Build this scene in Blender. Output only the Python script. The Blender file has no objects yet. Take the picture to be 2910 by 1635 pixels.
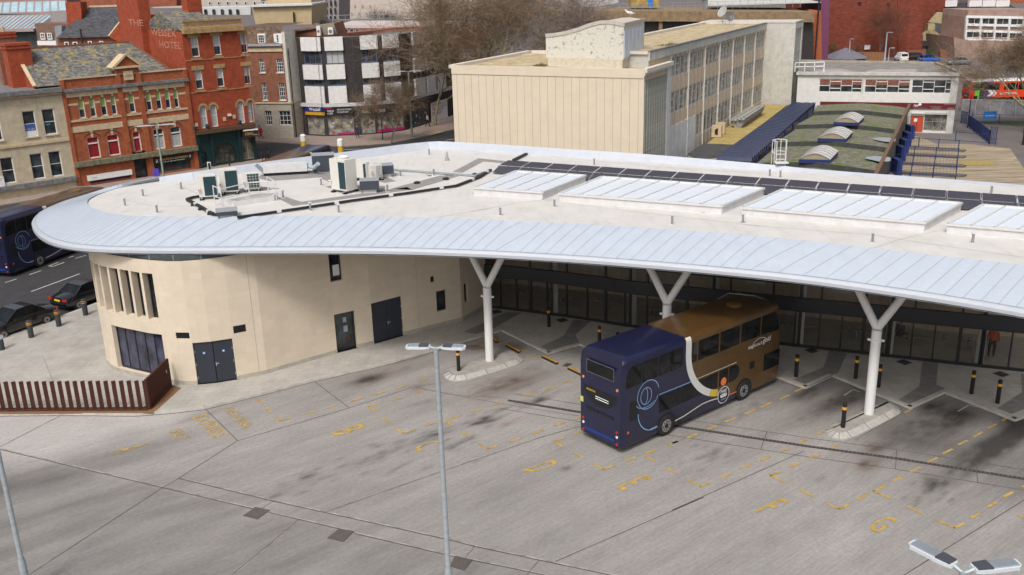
import bpy, bmesh, math, random
import numpy as np
from mathutils import Vector, Matrix, noise as mnoise
# ------------------------------------------------------------------ camera, world, sun, exposure
SC = bpy.context.scene
COL = SC.collection
FPX, PITCH, ROLL, CX, CY, H = 2714.2, math.radians(18.184), math.radians(-1.6187), 1455.0, 817.5, 19.5
_U = np.array([math.sin(ROLL)*math.cos(PITCH), -math.cos(ROLL)*math.cos(PITCH), -math.sin(PITCH)])
_F = np.array([0, 0, 1.0]) + _U*math.sin(PITCH); _F /= np.linalg.norm(_F)
_R = np.cross(_F, _U)
CAMM = np.array([_R, _F, _U])
cam_d = bpy.data.cameras.new('camera'); cam = bpy.data.objects.new('camera', cam_d); COL.objects.link(cam)
cx_, cy_, cz_ = CAMM@np.array([1., 0, 0]), CAMM@np.array([0, -1., 0]), CAMM@np.array([0, 0, -1.])
mw = Matrix.Identity(4)
for i in range(3):
 mw[i][0], mw[i][1], mw[i][2] = cx_[i], cy_[i], cz_[i]
mw[2][3] = H
cam.matrix_world = mw
cam_d.sensor_width = 36; cam_d.lens = FPX/2910*36; cam_d.clip_start = 0.5; cam_d.clip_end = 2000
SC.camera = cam
world = bpy.data.worlds.new('World'); SC.world = world; world.use_nodes = True
wn = world.node_tree.nodes; wl = world.node_tree.links; wn.clear()
SUN_EL, SUN_AZ = math.radians(52), math.radians(200)
sky = wn.new('ShaderNodeTexSky'); sky.sky_type = 'NISHITA'; sky.sun_disc = False
sky.sun_elevation = SUN_EL; sky.sun_rotation = SUN_AZ; sky.air_density = 1.0; sky.dust_density = 6.0; sky.ozone_density = 1.0
hs = wn.new('ShaderNodeHueSaturation'); hs.inputs['Saturation'].default_value = 0.45
bg = wn.new('ShaderNodeBackground'); bg.inputs['Strength'].default_value = 0.132
wo = wn.new('ShaderNodeOutputWorld')
wl.new(sky.outputs[0], hs.inputs['Color']); wl.new(hs.outputs[0], bg.inputs['Color']); wl.new(bg.outputs[0], wo.inputs['Surface'])
sun_d = bpy.data.lights.new('sun', 'SUN'); sun_d.energy = 1.65; sun_d.angle = math.radians(10); sun_d.color = (1, .955, .9)
sun = bpy.data.objects.new('sun', sun_d); COL.objects.link(sun)
_sd = Vector((math.sin(SUN_AZ)*math.cos(SUN_EL), math.cos(SUN_AZ)*math.cos(SUN_EL), math.sin(SUN_EL)))
sun.rotation_euler = _sd.to_track_quat('Z', 'Y').to_euler()
SC.view_settings.view_transform = 'Standard'; SC.view_settings.look = 'None'; SC.view_settings.gamma = 1
SC.view_settings.exposure = 0.07
SC.render.engine = 'CYCLES'
# ------------------------------------------------------------------ measuring helpers (photo pixel -> point of a real plane)
def ray(x, y): return CAMM@np.array([(x-CX)/FPX, (y-CY)/FPX, 1.0])
def G(x, y, z=0.0):
 d = ray(x, y); t = (z-H)/d[2]; return (d[0]*t, d[1]*t)
def G3(x, y, z=0.0):
 a = G(x, y, z); return (a[0], a[1], z)
def V(x, y, Y):
 d = ray(x, y); t = Y/d[1]; return (d[0]*t, H+d[2]*t)
def crop(ox, oy, s): return lambda x, y: (ox+x/s, oy+y/s)
cA = crop(0, 0, 2.584); cB = crop(700, 0, 3.3645); cC = crop(1200, 0, 2.342); cD = crop(2200, 0, 2.680)
cE = crop(0, 480, 2.009); cF = crop(500, 400, 2.862); cK = crop(700, 680, 2.576); cL = crop(1600, 820, 2.894)
cM = crop(2100, 700, 2.411); cN = crop(0, 1100, 2.576); cO = crop(1000, 1100, 2.576); cP = crop(1910, 1100, 2.576)
cS = crop(240, 680, 3.2875); cT = crop(1780, 40, 3.445); cQ = crop(1340, 380, 3.1415); cR = crop(2090, 460, 3.1415)
cW = crop(0, 520, 3.29); cX = crop(1640, 0, 3.578); cY = crop(2330, 0, 4.441); cZ = crop(2550, 180, 5.167); cH = crop(380, 330, 4.293)
cU = crop(0, 0, 6.576); cJ = crop(2260, 160, 4.256)
class Path:
 """a vertical surface standing on a plan polyline; s runs along it, left to right as the camera sees it"""
 def __init__(self, pts):
  self.p = [np.array(q[:2], float) for q in pts]
  self.s = [0.0]
  for a, b in zip(self.p, self.p[1:]): self.s.append(self.s[-1]+float(np.linalg.norm(b-a)))
  self.L = self.s[-1]
 def seg(self, s):
  i = 0
  while i < len(self.p)-2 and s > self.s[i+1]: i += 1
  return i
 def w(self, s, z, off=0.0):
  i = self.seg(s); e = self.p[i+1]-self.p[i]; e /= np.linalg.norm(e)
  q = self.p[i]+e*(s-self.s[i])+np.array([e[1], -e[0]])*off
  return (q[0], q[1], z)
 def dir(self, s):
  i = self.seg(s); e = self.p[i+1]-self.p[i]; return e/np.linalg.norm(e)
 def at(self, x, y, off=0.0):
  d = ray(x, y); best = None; n = len(self.p)-1
  for i in range(n):
   e = self.p[i+1]-self.p[i]; L = np.linalg.norm(e); e = e/L; p0 = self.p[i]+np.array([e[1], -e[0]])*off
   A = np.array([[e[0], -d[0]], [e[1], -d[1]]])
   if abs(np.linalg.det(A)) < 1e-6: continue
   s, t = np.linalg.solve(A, -p0)
   if t <= 0: continue
   over = (round(max(0, -s, s-L), 2), t)
   if best is None or over < best[0]: best = (over, self.s[i]+s, H+d[2]*t)
  return best[1], best[2]
# ------------------------------------------------------------------ materials
MATS = {}
def mat(name, col, rough=.7, var=.12, scale=3.0, metal=0.0, bump=0.0, spec=.5, kind=None, col2=None, b=(0.23, .075), stretch=None, extra=None, coat=0, grime=0.0):
 if name in MATS: return MATS[name]
 m = bpy.data.materials.new(name); m.use_nodes = True; MATS[name] = m
 nt = m.node_tree; N = nt.nodes; Lk = nt.links; P = N['Principled BSDF']
 P.inputs['Roughness'].default_value = rough; P.inputs['Metallic'].default_value = metal
 P.inputs['Specular IOR Level'].default_value = spec
 if coat: P.inputs['Coat Weight'].default_value = coat; P.inputs['Coat Roughness'].default_value = .05
 uv = N.new('ShaderNodeTexCoord')
 src = uv.outputs['UV']
 if stretch:
  mp = N.new('ShaderNodeMapping'); mp.inputs['Scale'].default_value = stretch; Lk.new(src, mp.inputs[0]); nsrc = mp.outputs[0]
 else: nsrc = src
 n1 = N.new('ShaderNodeTexNoise'); n1.inputs['Scale'].default_value = scale; n1.inputs['Detail'].default_value = 8; n1.inputs['Roughness'].default_value = .65
 Lk.new(nsrc, n1.inputs['Vector'])
 base = None
 c = (*col, 1)
 if kind == 'brick' or kind == 'block':
  bt = N.new('ShaderNodeTexBrick'); Lk.new(src, bt.inputs['Vector'])
  bt.inputs['Scale'].default_value = 1; bt.inputs['Brick Width'].default_value = b[0]; bt.inputs['Row Height'].default_value = b[1]
  bt.inputs['Mortar Size'].default_value = .008 if kind == 'brick' else .006; bt.inputs['Bias'].default_value = 0
  bt.inputs['Color1'].default_value = tuple(v*1.18 for v in col)+(1,); bt.inputs['Color2'].default_value = tuple(v*.8 for v in col)+(1,)
  bt.inputs['Mortar'].default_value = (*(col2 or tuple(v*.75 for v in col)), 1)
  base = bt.outputs['Color']
  if kind == 'block':
   bt.inputs['Color1'].default_value = tuple(v*1.03 for v in col)+(1,); bt.inputs['Color2'].default_value = tuple(v*.965 for v in col)+(1,)
 elif kind == 'slate':
  bt = N.new('ShaderNodeTexBrick'); Lk.new(src, bt.inputs['Vector'])
  bt.inputs['Scale'].default_value = 1; bt.inputs['Brick Width'].default_value = b[0]; bt.inputs['Row Height'].default_value = b[1]
  bt.inputs['Mortar Size'].default_value = .015; bt.inputs['Color1'].default_value = tuple(v*1.5 for v in col)+(1,); bt.inputs['Color2'].default_value = tuple(v*.6 for v in col)+(1,)
  bt.inputs['Mortar'].default_value = (*tuple(v*.4 for v in col), 1); base = bt.outputs['Color']
 elif kind == 'stripes':
  wv = N.new('ShaderNodeTexWave'); wv.wave_type = 'BANDS'; wv.bands_direction = 'X'; wv.inputs['Scale'].default_value = b[0]; wv.inputs['Distortion'].default_value = 0
  Lk.new(src, wv.inputs['Vector']); rr = N.new('ShaderNodeValToRGB'); rr.color_ramp.elements[0].position = .3; rr.color_ramp.elements[1].position = .6
  rr.color_ramp.elements[0].color = (*col2, 1); rr.color_ramp.elements[1].color = c; Lk.new(wv.outputs['Fac'], rr.inputs[0]); base = rr.outputs[0]
 ramp = N.new('ShaderNodeValToRGB'); e = ramp.color_ramp.elements
 e[0].position = .28; e[1].position = .72
 lo = 1-var*2.2; hi = 1+var*1.3
 e[0].color = (lo, lo, lo, 1); e[1].color = (hi, hi, hi, 1)
 Lk.new(n1.outputs['Fac'], ramp.inputs[0])
 mx = N.new('ShaderNodeMix'); mx.data_type = 'RGBA'; mx.blend_type = 'MULTIPLY'; mx.inputs[0].default_value = 1
 if base: Lk.new(base, mx.inputs[6])
 else: mx.inputs[6].default_value = c
 Lk.new(ramp.outputs[0], mx.inputs[7]); out = mx.outputs[2]
 if col2 and kind in ('patch', 'slate'):
  n2 = N.new('ShaderNodeTexNoise'); n2.inputs['Scale'].default_value = scale*.4; n2.inputs['Detail'].default_value = 10; n2.inputs['Roughness'].default_value = .7
  Lk.new(src, n2.inputs['Vector']); r2 = N.new('ShaderNodeValToRGB'); r2.color_ramp.elements[0].position = .48; r2.color_ramp.elements[1].position = .58
  if extra is not None: r2.color_ramp.elements[0].position = extra; r2.color_ramp.elements[1].position = extra+.1
  Lk.new(n2.outputs['Fac'], r2.inputs[0]); m2 = N.new('ShaderNodeMix'); m2.data_type = 'RGBA'; Lk.new(r2.outputs[0], m2.inputs[0]); Lk.new(out, m2.inputs[6]); m2.inputs[7].default_value = (*col2, 1); out = m2.outputs[2]
 if grime:
  n3 = N.new('ShaderNodeTexNoise'); n3.inputs['Scale'].default_value = 1.3; n3.inputs['Detail'].default_value = 9; n3.inputs['Roughness'].default_value = .75
  mp3 = N.new('ShaderNodeMapping'); mp3.inputs['Scale'].default_value = (1.6, .28, 1); Lk.new(src, mp3.inputs[0]); Lk.new(mp3.outputs[0], n3.inputs['Vector'])
  r3 = N.new('ShaderNodeValToRGB'); r3.color_ramp.elements[0].position = .5; r3.color_ramp.elements[1].position = .78
  r3.color_ramp.elements[0].color = (1, 1, 1, 1); r3.color_ramp.elements[1].color = (1-grime, 1-grime*1.02, 1-grime*1.1, 1)
  Lk.new(n3.outputs['Fac'], r3.inputs[0]); m3 = N.new('ShaderNodeMix'); m3.data_type = 'RGBA'; m3.blend_type = 'MULTIPLY'; m3.inputs[0].default_value = 1
  Lk.new(out, m3.inputs[6]); Lk.new(r3.outputs[0], m3.inputs[7]); out = m3.outputs[2]
 Lk.new(out, P.inputs['Base Color'])
 if bump:
  bp = N.new('ShaderNodeBump'); bp.inputs['Strength'].default_value = bump; bp.inputs['Distance'].default_value = .03
  Lk.new(n1.outputs['Fac'], bp.inputs['Height']); Lk.new(bp.outputs[0], P.inputs['Normal'])
 return m
def glass(name, tint=(.02, .025, .03), rough=.04, trans=0.0, spec=.6):
 if name in MATS: return MATS[name]
 m = bpy.data.materials.new(name); m.use_nodes = True; MATS[name] = m
 nt = m.node_tree; N = nt.nodes; Lk = nt.links; P = N['Principled BSDF']
 P.inputs['Base Color'].default_value = (*tint, 1); P.inputs['Roughness'].default_value = rough; P.inputs['Specular IOR Level'].default_value = spec
 if trans:
  T = N.new('ShaderNodeBsdfTransparent'); T.inputs[0].default_value = (.95, .95, .93, 1); Mx = N.new('ShaderNodeMixShader'); Mx.inputs[0].default_value = trans
  Lk.new(P.outputs[0], Mx.inputs[1]); Lk.new(T.outputs[0], Mx.inputs[2]); Lk.new(Mx.outputs[0], N['Material Output'].inputs[0])
 else:
  uv = N.new('ShaderNodeTexCoord'); n1 = N.new('ShaderNodeTexNoise'); n1.inputs['Scale'].default_value = 1.1; n1.inputs['Detail'].default_value = 3
  Lk.new(uv.outputs['UV'], n1.inputs['Vector']); rp = N.new('ShaderNodeValToRGB'); rp.color_ramp.elements[0].position = .35; rp.color_ramp.elements[1].position = .7
  rp.color_ramp.elements[0].color = tuple(v*.5 for v in tint)+(1,); rp.color_ramp.elements[1].color = tuple(v*2.2 for v in tint)+(1,)
  Lk.new(n1.outputs['Fac'], rp.inputs[0]); Lk.new(rp.outputs[0], P.inputs['Base Color'])
 return m
# ------------------------------------------------------------------ mesh helpers
class MB:
 def __init__(self): self.v = []; self.f = []; self.mi = []; self.cur = 0
 def quad(self, *p):
  n = len(self.v); self.v += [tuple(map(float, q)) for q in p]; self.f.append(tuple(range(n, n+len(p)))); self.mi.append(self.cur); return self
 def box(self, c, size, rz=0.0, taper=1.0):
  x, y, z = c; a, b_, h = size[0]/2, size[1]/2, size[2]
  co, si = math.cos(rz), math.sin(rz); P = []
  for zz, k in ((0, 1), (h, taper)):
   for u, w in ((-a, -b_), (a, -b_), (a, b_), (-a, b_)):
    u *= k; w *= k; P.append((x+u*co-w*si, y+u*si+w*co, z+zz))
  return self._hex(P)
 def _hex(self, P):
  n = len(self.v); self.v += [tuple(map(float, q)) for q in P]
  for f in ((3, 2, 1, 0), (4, 5, 6, 7), (0, 1, 5, 4), (1, 2, 6, 5), (2, 3, 7, 6), (3, 0, 4, 7)):
   self.f.append(tuple(n+i for i in f)); self.mi.append(self.cur)
  return self
 def bar(self, p, q, w=.05, h=None):
  h = h or w; p = Vector(p); q = Vector(q); d = (q-p).normalized()
  s = d.cross(Vector((0, 0, 1)))
  s = Vector((1, 0, 0)) if s.length < 1e-3 else s.normalized()
  u = s.cross(d); P = []
  for o in (p, q):
   for a, b_ in ((-1, -1), (1, -1), (1, 1), (-1, 1)): P.append(o+s*(a*w/2)+u*(b_*h/2))
  return self._hex(P)
 def tube(self, pts, r, n=8, cap=True):
  pts = [Vector(p) for p in pts]; rs = r if isinstance(r, (list, tuple)) else [r]*len(pts)
  base = len(self.v); prev = None
  for i, p in enumerate(pts):
   d = (pts[min(i+1, len(pts)-1)]-pts[max(i-1, 0)]).normalized()
   if prev is None: s = d.orthogonal().normalized()
   else:
    s = prev-d*prev.dot(d); s = s.normalized() if s.length > 1e-4 else d.orthogonal().normalized()
   prev = s; u = d.cross(s)
   for k in range(n):
    a = 2*math.pi*k/n; self.v.append(tuple(p+(s*math.cos(a)+u*math.sin(a))*rs[i]))
  for i in range(len(pts)-1):
   for k in range(n):
    a = base+i*n+k; b_ = base+i*n+(k+1) % n; self.f.append((a, b_, b_+n, a+n)); self.mi.append(self.cur)
  if cap:
   self.f.append(tuple(base+k for k in reversed(range(n)))); self.mi.append(self.cur)
   self.f.append(tuple(base+(len(pts)-1)*n+k for k in range(n))); self.mi.append(self.cur)
  return self
 def cyl(self, c, r, h, n=16, r2=None):
  x, y, z = c; return self.tube([(x, y, z), (x, y, z+h)], [r, r if r2 is None else r2], n)
 def prism(self, poly, z0, z1, sides=True):
  n = len(self.v); k = len(poly)
  for z in (z0, z1): self.v += [(float(p[0]), float(p[1]), z) for p in poly]
  self.f.append(tuple(n+k+i for i in range(k))); self.mi.append(self.cur)
  if sides:
   self.f.append(tuple(n+i for i in reversed(range(k)))); self.mi.append(self.cur)
   for i in range(k):
    j = (i+1) % k; self.f.append((n+i, n+j, n+k+j, n+k+i)); self.mi.append(self.cur)
  return self
 def revolve(self, c, prof, n=20):
  x, y, z = c; b0 = len(self.v)
  for r, h in prof:
   for k in range(n):
    a = 2*math.pi*k/n; self.v.append((x+r*math.cos(a), y+r*math.sin(a), z+h))
  for i in range(len(prof)-1):
   for k in range(n):
    a = b0+i*n+k; b_ = b0+i*n+(k+1) % n; self.f.append((a, b_, b_+n, a+n)); self.mi.append(self.cur)
  self.f.append(tuple(b0+(len(prof)-1)*n+k for k in range(n))); self.mi.append(self.cur)
  return self
 def split(self, name, m, parent=None, **k):
  par = list(range(len(self.v)))
  def fd(i):
   while par[i] != i: par[i] = par[par[i]]; i = par[i]
   return i
  for f in self.f:
   for i in f[1:]: par[fd(i)] = fd(f[0])
  g = {}
  for f in self.f: g.setdefault(fd(f[0]), []).append(f)
  for fs in g.values():
   mp = {}; q = MB()
   for f in fs:
    for i in f:
     if i not in mp: mp[i] = len(q.v); q.v.append(self.v[i])
    q.f.append(tuple(mp[i] for i in f)); q.mi.append(0)
   q.build(name, m, parent, **k)
 def build(self, name, m, parent=None, world_coords=True, smooth=False, bevel=0, fix=True):
  me = bpy.data.meshes.new(name)
  o = bpy.data.objects.new(name, me)
  off = Vector((0, 0, 0))
  if parent is not None:
   o.parent = parent
   if world_coords:
    r = parent
    while r is not None: off += r.location; r = r.parent
  vs = [(a[0]-off.x, a[1]-off.y, a[2]-off.z) for a in self.v]
  me.from_pydata(vs, [], self.f)
  ms = m if isinstance(m, (list, tuple)) else [m]
  for q in ms: me.materials.append(q)
  me.polygons.foreach_set('material_index', self.mi)
  me.update()
  if fix or bevel:
   bm = bmesh.new(); bm.from_mesh(me)
   if smooth or bevel: bmesh.ops.remove_doubles(bm, verts=bm.verts, dist=1e-4)
   if fix: bmesh.ops.recalc_face_normals(bm, faces=bm.faces)
   if bevel: bmesh.ops.bevel(bm, geom=[e for e in bm.edges if e.is_manifold and e.calc_face_angle(0) > .6], offset=bevel, segments=2, profile=.6, affect='EDGES', clamp_overlap=True)
   bm.to_mesh(me); bm.free()
  autouv(me)
  if smooth:
   me.polygons.foreach_set('use_smooth', [True]*len(me.polygons))
   try: me.set_sharp_from_angle(angle=math.radians(40))
   except Exception: pass
  COL.objects.link(o)
  return o
def autouv(me):
 if not len(me.polygons): return
 uvl = me.uv_layers.new(name='UVMap'); n = len(me.loops)
 li = np.empty(n, np.int32); me.loops.foreach_get('vertex_index', li)
 co = np.empty(len(me.vertices)*3, np.float32); me.vertices.foreach_get('co', co); co = co.reshape(-1, 3)[li]
 nr = np.empty(len(me.polygons)*3, np.float32); me.polygons.foreach_get('normal', nr); nr = nr.reshape(-1, 3)
 lt = np.empty(len(me.polygons), np.int32); me.polygons.foreach_get('loop_total', lt)
 nn = np.repeat(nr, lt, axis=0)
 if len(nn) != n: return
 hz = np.hypot(nn[:, 0], nn[:, 1]); flat = hz < .02
 t = np.zeros((n, 3), np.float32); hs_ = np.where(flat, 1, hz)
 t[:, 0] = np.where(flat, 1, -nn[:, 1]/hs_); t[:, 1] = np.where(flat, 0, nn[:, 0]/hs_)
 bt = np.cross(nn, t)
 uv = np.stack([(co*t).sum(1), (co*bt).sum(1)], 1).astype(np.float32)
 uvl.data.foreach_set('uv', uv.ravel())
def tag(o, label=None, cat=None, group=None, kind=None):
 if label: o['label'] = label
 if cat: o['category'] = cat
 if group: o['group'] = group
 if kind: o['kind'] = kind
 return o
def thing(name, loc, label, cat, group=None, rz=0.0):
 o = bpy.data.objects.new(name, None); o.location = loc; o.rotation_euler = (0, 0, rz); o.empty_display_size = .2
 COL.objects.link(o); return tag(o, label, cat, group)
def struct(mb, name, m, **k):
 o = mb.build(name, m, **k); o['kind'] = 'structure'; return o
def dup(o, parent=None):
 c = o.copy(); COL.objects.link(c); c.parent = parent
 for ch in o.children: dup(ch, c)
 return c
def text_mesh(body, name, m, parent, to_world, width=None, height=None, bold=False, align='LEFT', shear=0, extrude=.004, raw=False):
 """flat lettering: to_world(u, v, w) places the glyph plane, u right, v up (metres)"""
 cu = bpy.data.curves.new(name, 'FONT'); cu.body = body; cu.size = 1; cu.resolution_u = 2; cu.shear = shear
 if bold: cu.offset = .012
 o = bpy.data.objects.new(name, cu); COL.objects.link(o)
 dg = bpy.context.evaluated_depsgraph_get(); me0 = bpy.data.meshes.new_from_object(o.evaluated_get(dg))
 vs = [tuple(v.co) for v in me0.vertices]; fs = [tuple(p.vertices) for p in me0.polygons]
 bpy.data.objects.remove(o); bpy.data.curves.remove(cu); bpy.data.meshes.remove(me0)
 if not vs: return None
 x0 = min(v[0] for v in vs); x1 = max(v[0] for v in vs); y0 = min(v[1] for v in vs); y1 = max(v[1] for v in vs)
 sx = (width/(x1-x0)) if width else None; sy = (height/(y1-y0)) if height else None
 sx = sx or sy; sy = sy or sx
 mb = MB(); mb.v = [tuple(to_world((v[0]-x0)*sx, (v[1]-y0)*sy)) for v in vs]; mb.f = fs; mb.mi = [0]*len(fs)
 return mb.build(name, m, parent, fix=False, world_coords=not raw)
# ---- walls with real openings
def wall(root, name, path, s0, s1, z0, z1, holes, m, depth=.15, label=None, off=0.0, top=None):
 mb = MB()
 S = {s0, s1}; Z = {z0, z1}
 for s in path.s:
  if s0 < s < s1: S.add(s)
 for h in holes:
  for s in (h[0], h[2]):
   if s0 < s < s1: S.add(s)
  for z in (h[1], h[3]):
   if z0 < z < z1: Z.add(z)
 S = sorted(S); Z = sorted(Z)
 for a, b_ in zip(S, S[1:]):
  for c, d in zip(Z, Z[1:]):
   ms, mz = (a+b_)/2, (c+d)/2
   if any(h[0] < ms < h[2] and h[1] < mz < h[3] for h in holes): continue
   mb.quad(path.w(a+1e-5, c, off), path.w(b_-1e-5, c, off), path.w(b_-1e-5, d, off), path.w(a+1e-5, d, off))
 for h in holes:
  a, c, b_, d = h[:4]; dp = off-(h[4] if len(h) > 4 else depth)
  mb.quad(path.w(a, c, off), path.w(a, d, off), path.w(a, d, dp), path.w(a, c, dp))
  mb.quad(path.w(b_, c, off), path.w(b_, c, dp), path.w(b_, d, dp), path.w(b_, d, off))
  ss = [a]+[s for s in path.s if a < s < b_]+[b_]
  for u, v in zip(ss, ss[1:]):
   mb.quad(path.w(u, d, off), path.w(v, d, off), path.w(v, d, dp), path.w(u, d, dp))
   mb.quad(path.w(u, c, off), path.w(u, c, dp), path.w(v, c, dp), path.w(v, c, off))
 o = mb.build(name, m, root, fix=False)
 if label: o['label'] = label
 return o
def pbox(mb, path, a, b_, c, d, o0, o1):
 """box on a path between s=a..b, z=c..d, offsets o0..o1 (outwards)"""
 ss = [a]+[s for s in path.s if a < s < b_]+[b_]
 for u, v in zip(ss, ss[1:]):
  i = path.seg((u+v)/2)
  P = [path.w(u+1e-5, c, o1), path.w(v-1e-5, c, o1), path.w(v-1e-5, c, o0), path.w(u+1e-5, c, o0)]
  P += [(p[0], p[1], d) for p in P]
  mb._hex(P)
 return mb
def window(root, path, r, frame_m, pane_m, depth=.12, bars=(0, 1), fw=.07, sill=None, name='window', blind=None, arch=None, sill_m=None, label=None, off=0.0):
 a, c, b_, d = r; mb = MB(); dp = off-depth
 for (u, v, p, q) in ((a, a+fw, c, d), (b_-fw, b_, c, d), (a+fw, b_-fw, c, c+fw*1.2), (a+fw, b_-fw, d-fw, d)):
  pbox(mb, path, u, v, p, q, dp-.04, dp+.03)
 nv, nh = bars
 for i in range(1, nv+1):
  s = a+(b_-a)*i/(nv+1); pbox(mb, path, s-fw*.3, s+fw*.3, c+fw*1.2, d-fw, dp-.03, dp+.02)
 for i in range(1, nh+1):
  z = c+(d-c)*i/(nh+1); pbox(mb, path, a+fw, b_-fw, z-fw*.35, z+fw*.35, dp-.03, dp+.025)
 f = mb.build(name, frame_m, root)
 if label: f['label'] = label
 mb = MB(); ss = [a]+[s for s in path.s if a < s < b_]+[b_]
 for u, v in zip(ss, ss[1:]): mb.quad(path.w(u+1e-5, c, dp-.01), path.w(v-1e-5, c, dp-.01), path.w(v-1e-5, d, dp-.01), path.w(u+1e-5, d, dp-.01))
 mb.build('pane', pane_m, f, fix=False)
 if blind:
  mb = MB(); z0 = c+(d-c)*blind[0]; z1 = c+(d-c)*blind[1]
  mb.quad(path.w(a+fw, z0, dp-.004), path.w(b_-fw, z0, dp-.004), path.w(b_-fw, z1, dp-.004), path.w(a+fw, z1, dp-.004)); mb.build(blind[3] if len(blind) > 3 else 'blind', blind[2], f, fix=False)
 if sill:
  mb = MB(); pbox(mb, path, a-.08, b_+.08, c-.12, c-.001, off-.1, off+.1); mb.build('sill', sill_m or frame_m, f)
 if arch:
  # brick corner fillers that turn the square opening into an arch
  mb = MB(); rr = (b_-a)/2; cs = (a+b_)/2; rise = min(rr, arch[1]) ; n = 8
  for i in range(n):
   t0 = math.pi*i/n; t1 = math.pi*(i+1)/n
   p0 = (cs-rr*math.cos(t0), d-rise+rise*math.sin(t0)); p1 = (cs-rr*math.cos(t1), d-rise+rise*math.sin(t1))
   mb.quad(path.w(p0[0], p0[1], off+.004), path.w(p1[0], p1[1], off+.004), path.w(p1[0], d+.01, off+.004), path.w(p0[0], d+.01, off+.004))
   mb.quad(path.w(p0[0], p0[1], off+.004), path.w(p0[0], p0[1], off-depth), path.w(p1[0], p1[1], off-depth), path.w(p1[0], p1[1], off+.004))
  mb.build('arch', arch[0], f, fix=False)
 return f
def rect3(path, c, bl, br, tl, off=0.0):
 """opening from three measured corners"""
 s0, z0 = path.at(*c(*bl), off); s1, z0b = path.at(*c(*br), off); _, z1 = path.at(*c(*tl), off)
 return (s0, (z0+z0b)/2, s1, z1)
def ridge_tex(): pass
# ------------------------------------------------------------------ palette
ROOFW = mat('roof_membrane', (.63, .61, .58), .6, .05, .7, grime=.16, bump=.03)
CLAD = mat('cladding_metal', (.47, .525, .60), .4, .035, 1.5, metal=.0, spec=.5)
LIP = mat('lip_metal', (.45, .48, .53), .3, .03, 2, spec=.6)
SEAM = mat('seam_grey', (.34, .365, .41), .5, .05)
STONE = mat('buff_stone', (.66, .57, .45), .8, .035, .9, kind='block', b=(.75, .3), col2=(.62, .53, .41), bump=.05, grime=.06)
PLINTH = mat('plinth_stone', (.42, .39, .33), .8, .12, 2)
PAVE = mat('paving', (.42, .395, .36), .8, .1, .7, kind='block', b=(.6, .4), col2=(.28, .26, .235), grime=.2)
PAVED = mat('paving_dark', (.21, .205, .195), .8, .12, 2, kind='block', b=(.4, .2), col2=(.1, .1, .1))
KERB = mat('kerb_stone', (.43, .41, .375), .8, .12, 2)
ASPH = mat('asphalt', (.042, .041, .044), .85, .14, 1.2, bump=.05)
ASPH2 = mat('asphalt_far', (.15, .13, .125), .85, .12, .4)
YEL = mat('yellow_paint', (.48, .32, .085), .75, .2, 3, kind='patch', col2=(.34, .28, .2), extra=.55)
WHTP = mat('white_road_paint', (.62, .62, .60), .7, .15, 3)
JOINT = mat('joint_dark', (.115, .09, .08), .9, .3, 1.2)
DARKMET = mat('dark_steel', (.018, .02, .024), .4, .1)
ALU = mat('galvanised', (.42, .47, .50), .42, .1, 6, metal=.35)
WHITE = mat('white_paint', (.78, .78, .77), .5, .04, 3)
WHITEC = mat('column_white', (.72, .72, .71), .45, .03, 3)
BLACK = mat('black_rubber', (.012, .012, .013), .6, .1)
GLD = glass('dark_glass', (.018, .022, .026))
GLB = glass('bus_glass', (.006, .007, .008), .05, spec=.35)
GLS = glass('station_glass', (.08, .072, .062), .03, trans=.72, spec=1.0)
BRICKR = mat('red_brick', (.36, .062, .022), .85, .14, 1.5, kind='brick', col2=(.27, .065, .03), b=(.23, .075), grime=.25)
BRICKO = mat('orange_brick', (.40, .10, .034), .85, .16, 1.5, kind='brick', col2=(.28, .11, .06), grime=.3)
BRICKB = mat('brown_brick', (.26, .085, .045), .85, .14, 1.5, kind='brick', col2=(.28, .17, .12), grime=.3)
BRICKD = mat('black_brick', (.045, .036, .034), .8, .2, 2, kind='brick', col2=(.03, .03, .03))
SANDST = mat('sand_stone', (.60, .47, .30), .8, .12, 2, grime=.25)
BATH = mat('bath_stone', (.54, .46, .33), .85, .1, 1.2, grime=.25, kind='block', b=(1.1, .4), col2=(.47, .41, .31))
LEADG = mat('lead_grey', (.20, .20, .21), .7, .3, 2.5)
SLATEM = mat('mossy_slate', (.17, .165, .155), .8, .3, 3, kind='slate', b=(.4, .22), col2=(.33, .25, .06), extra=.53)
SLATED = mat('dark_slate', (.065, .065, .075), .7, .1, 2, kind='slate', b=(.4, .22))
CORTEN = mat('corten', (.075, .021, .010), .8, .25, 3)
GRAVEL = mat('brown_gravel', (.24, .13, .062), .95, .3, 14, bump=.3)
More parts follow.
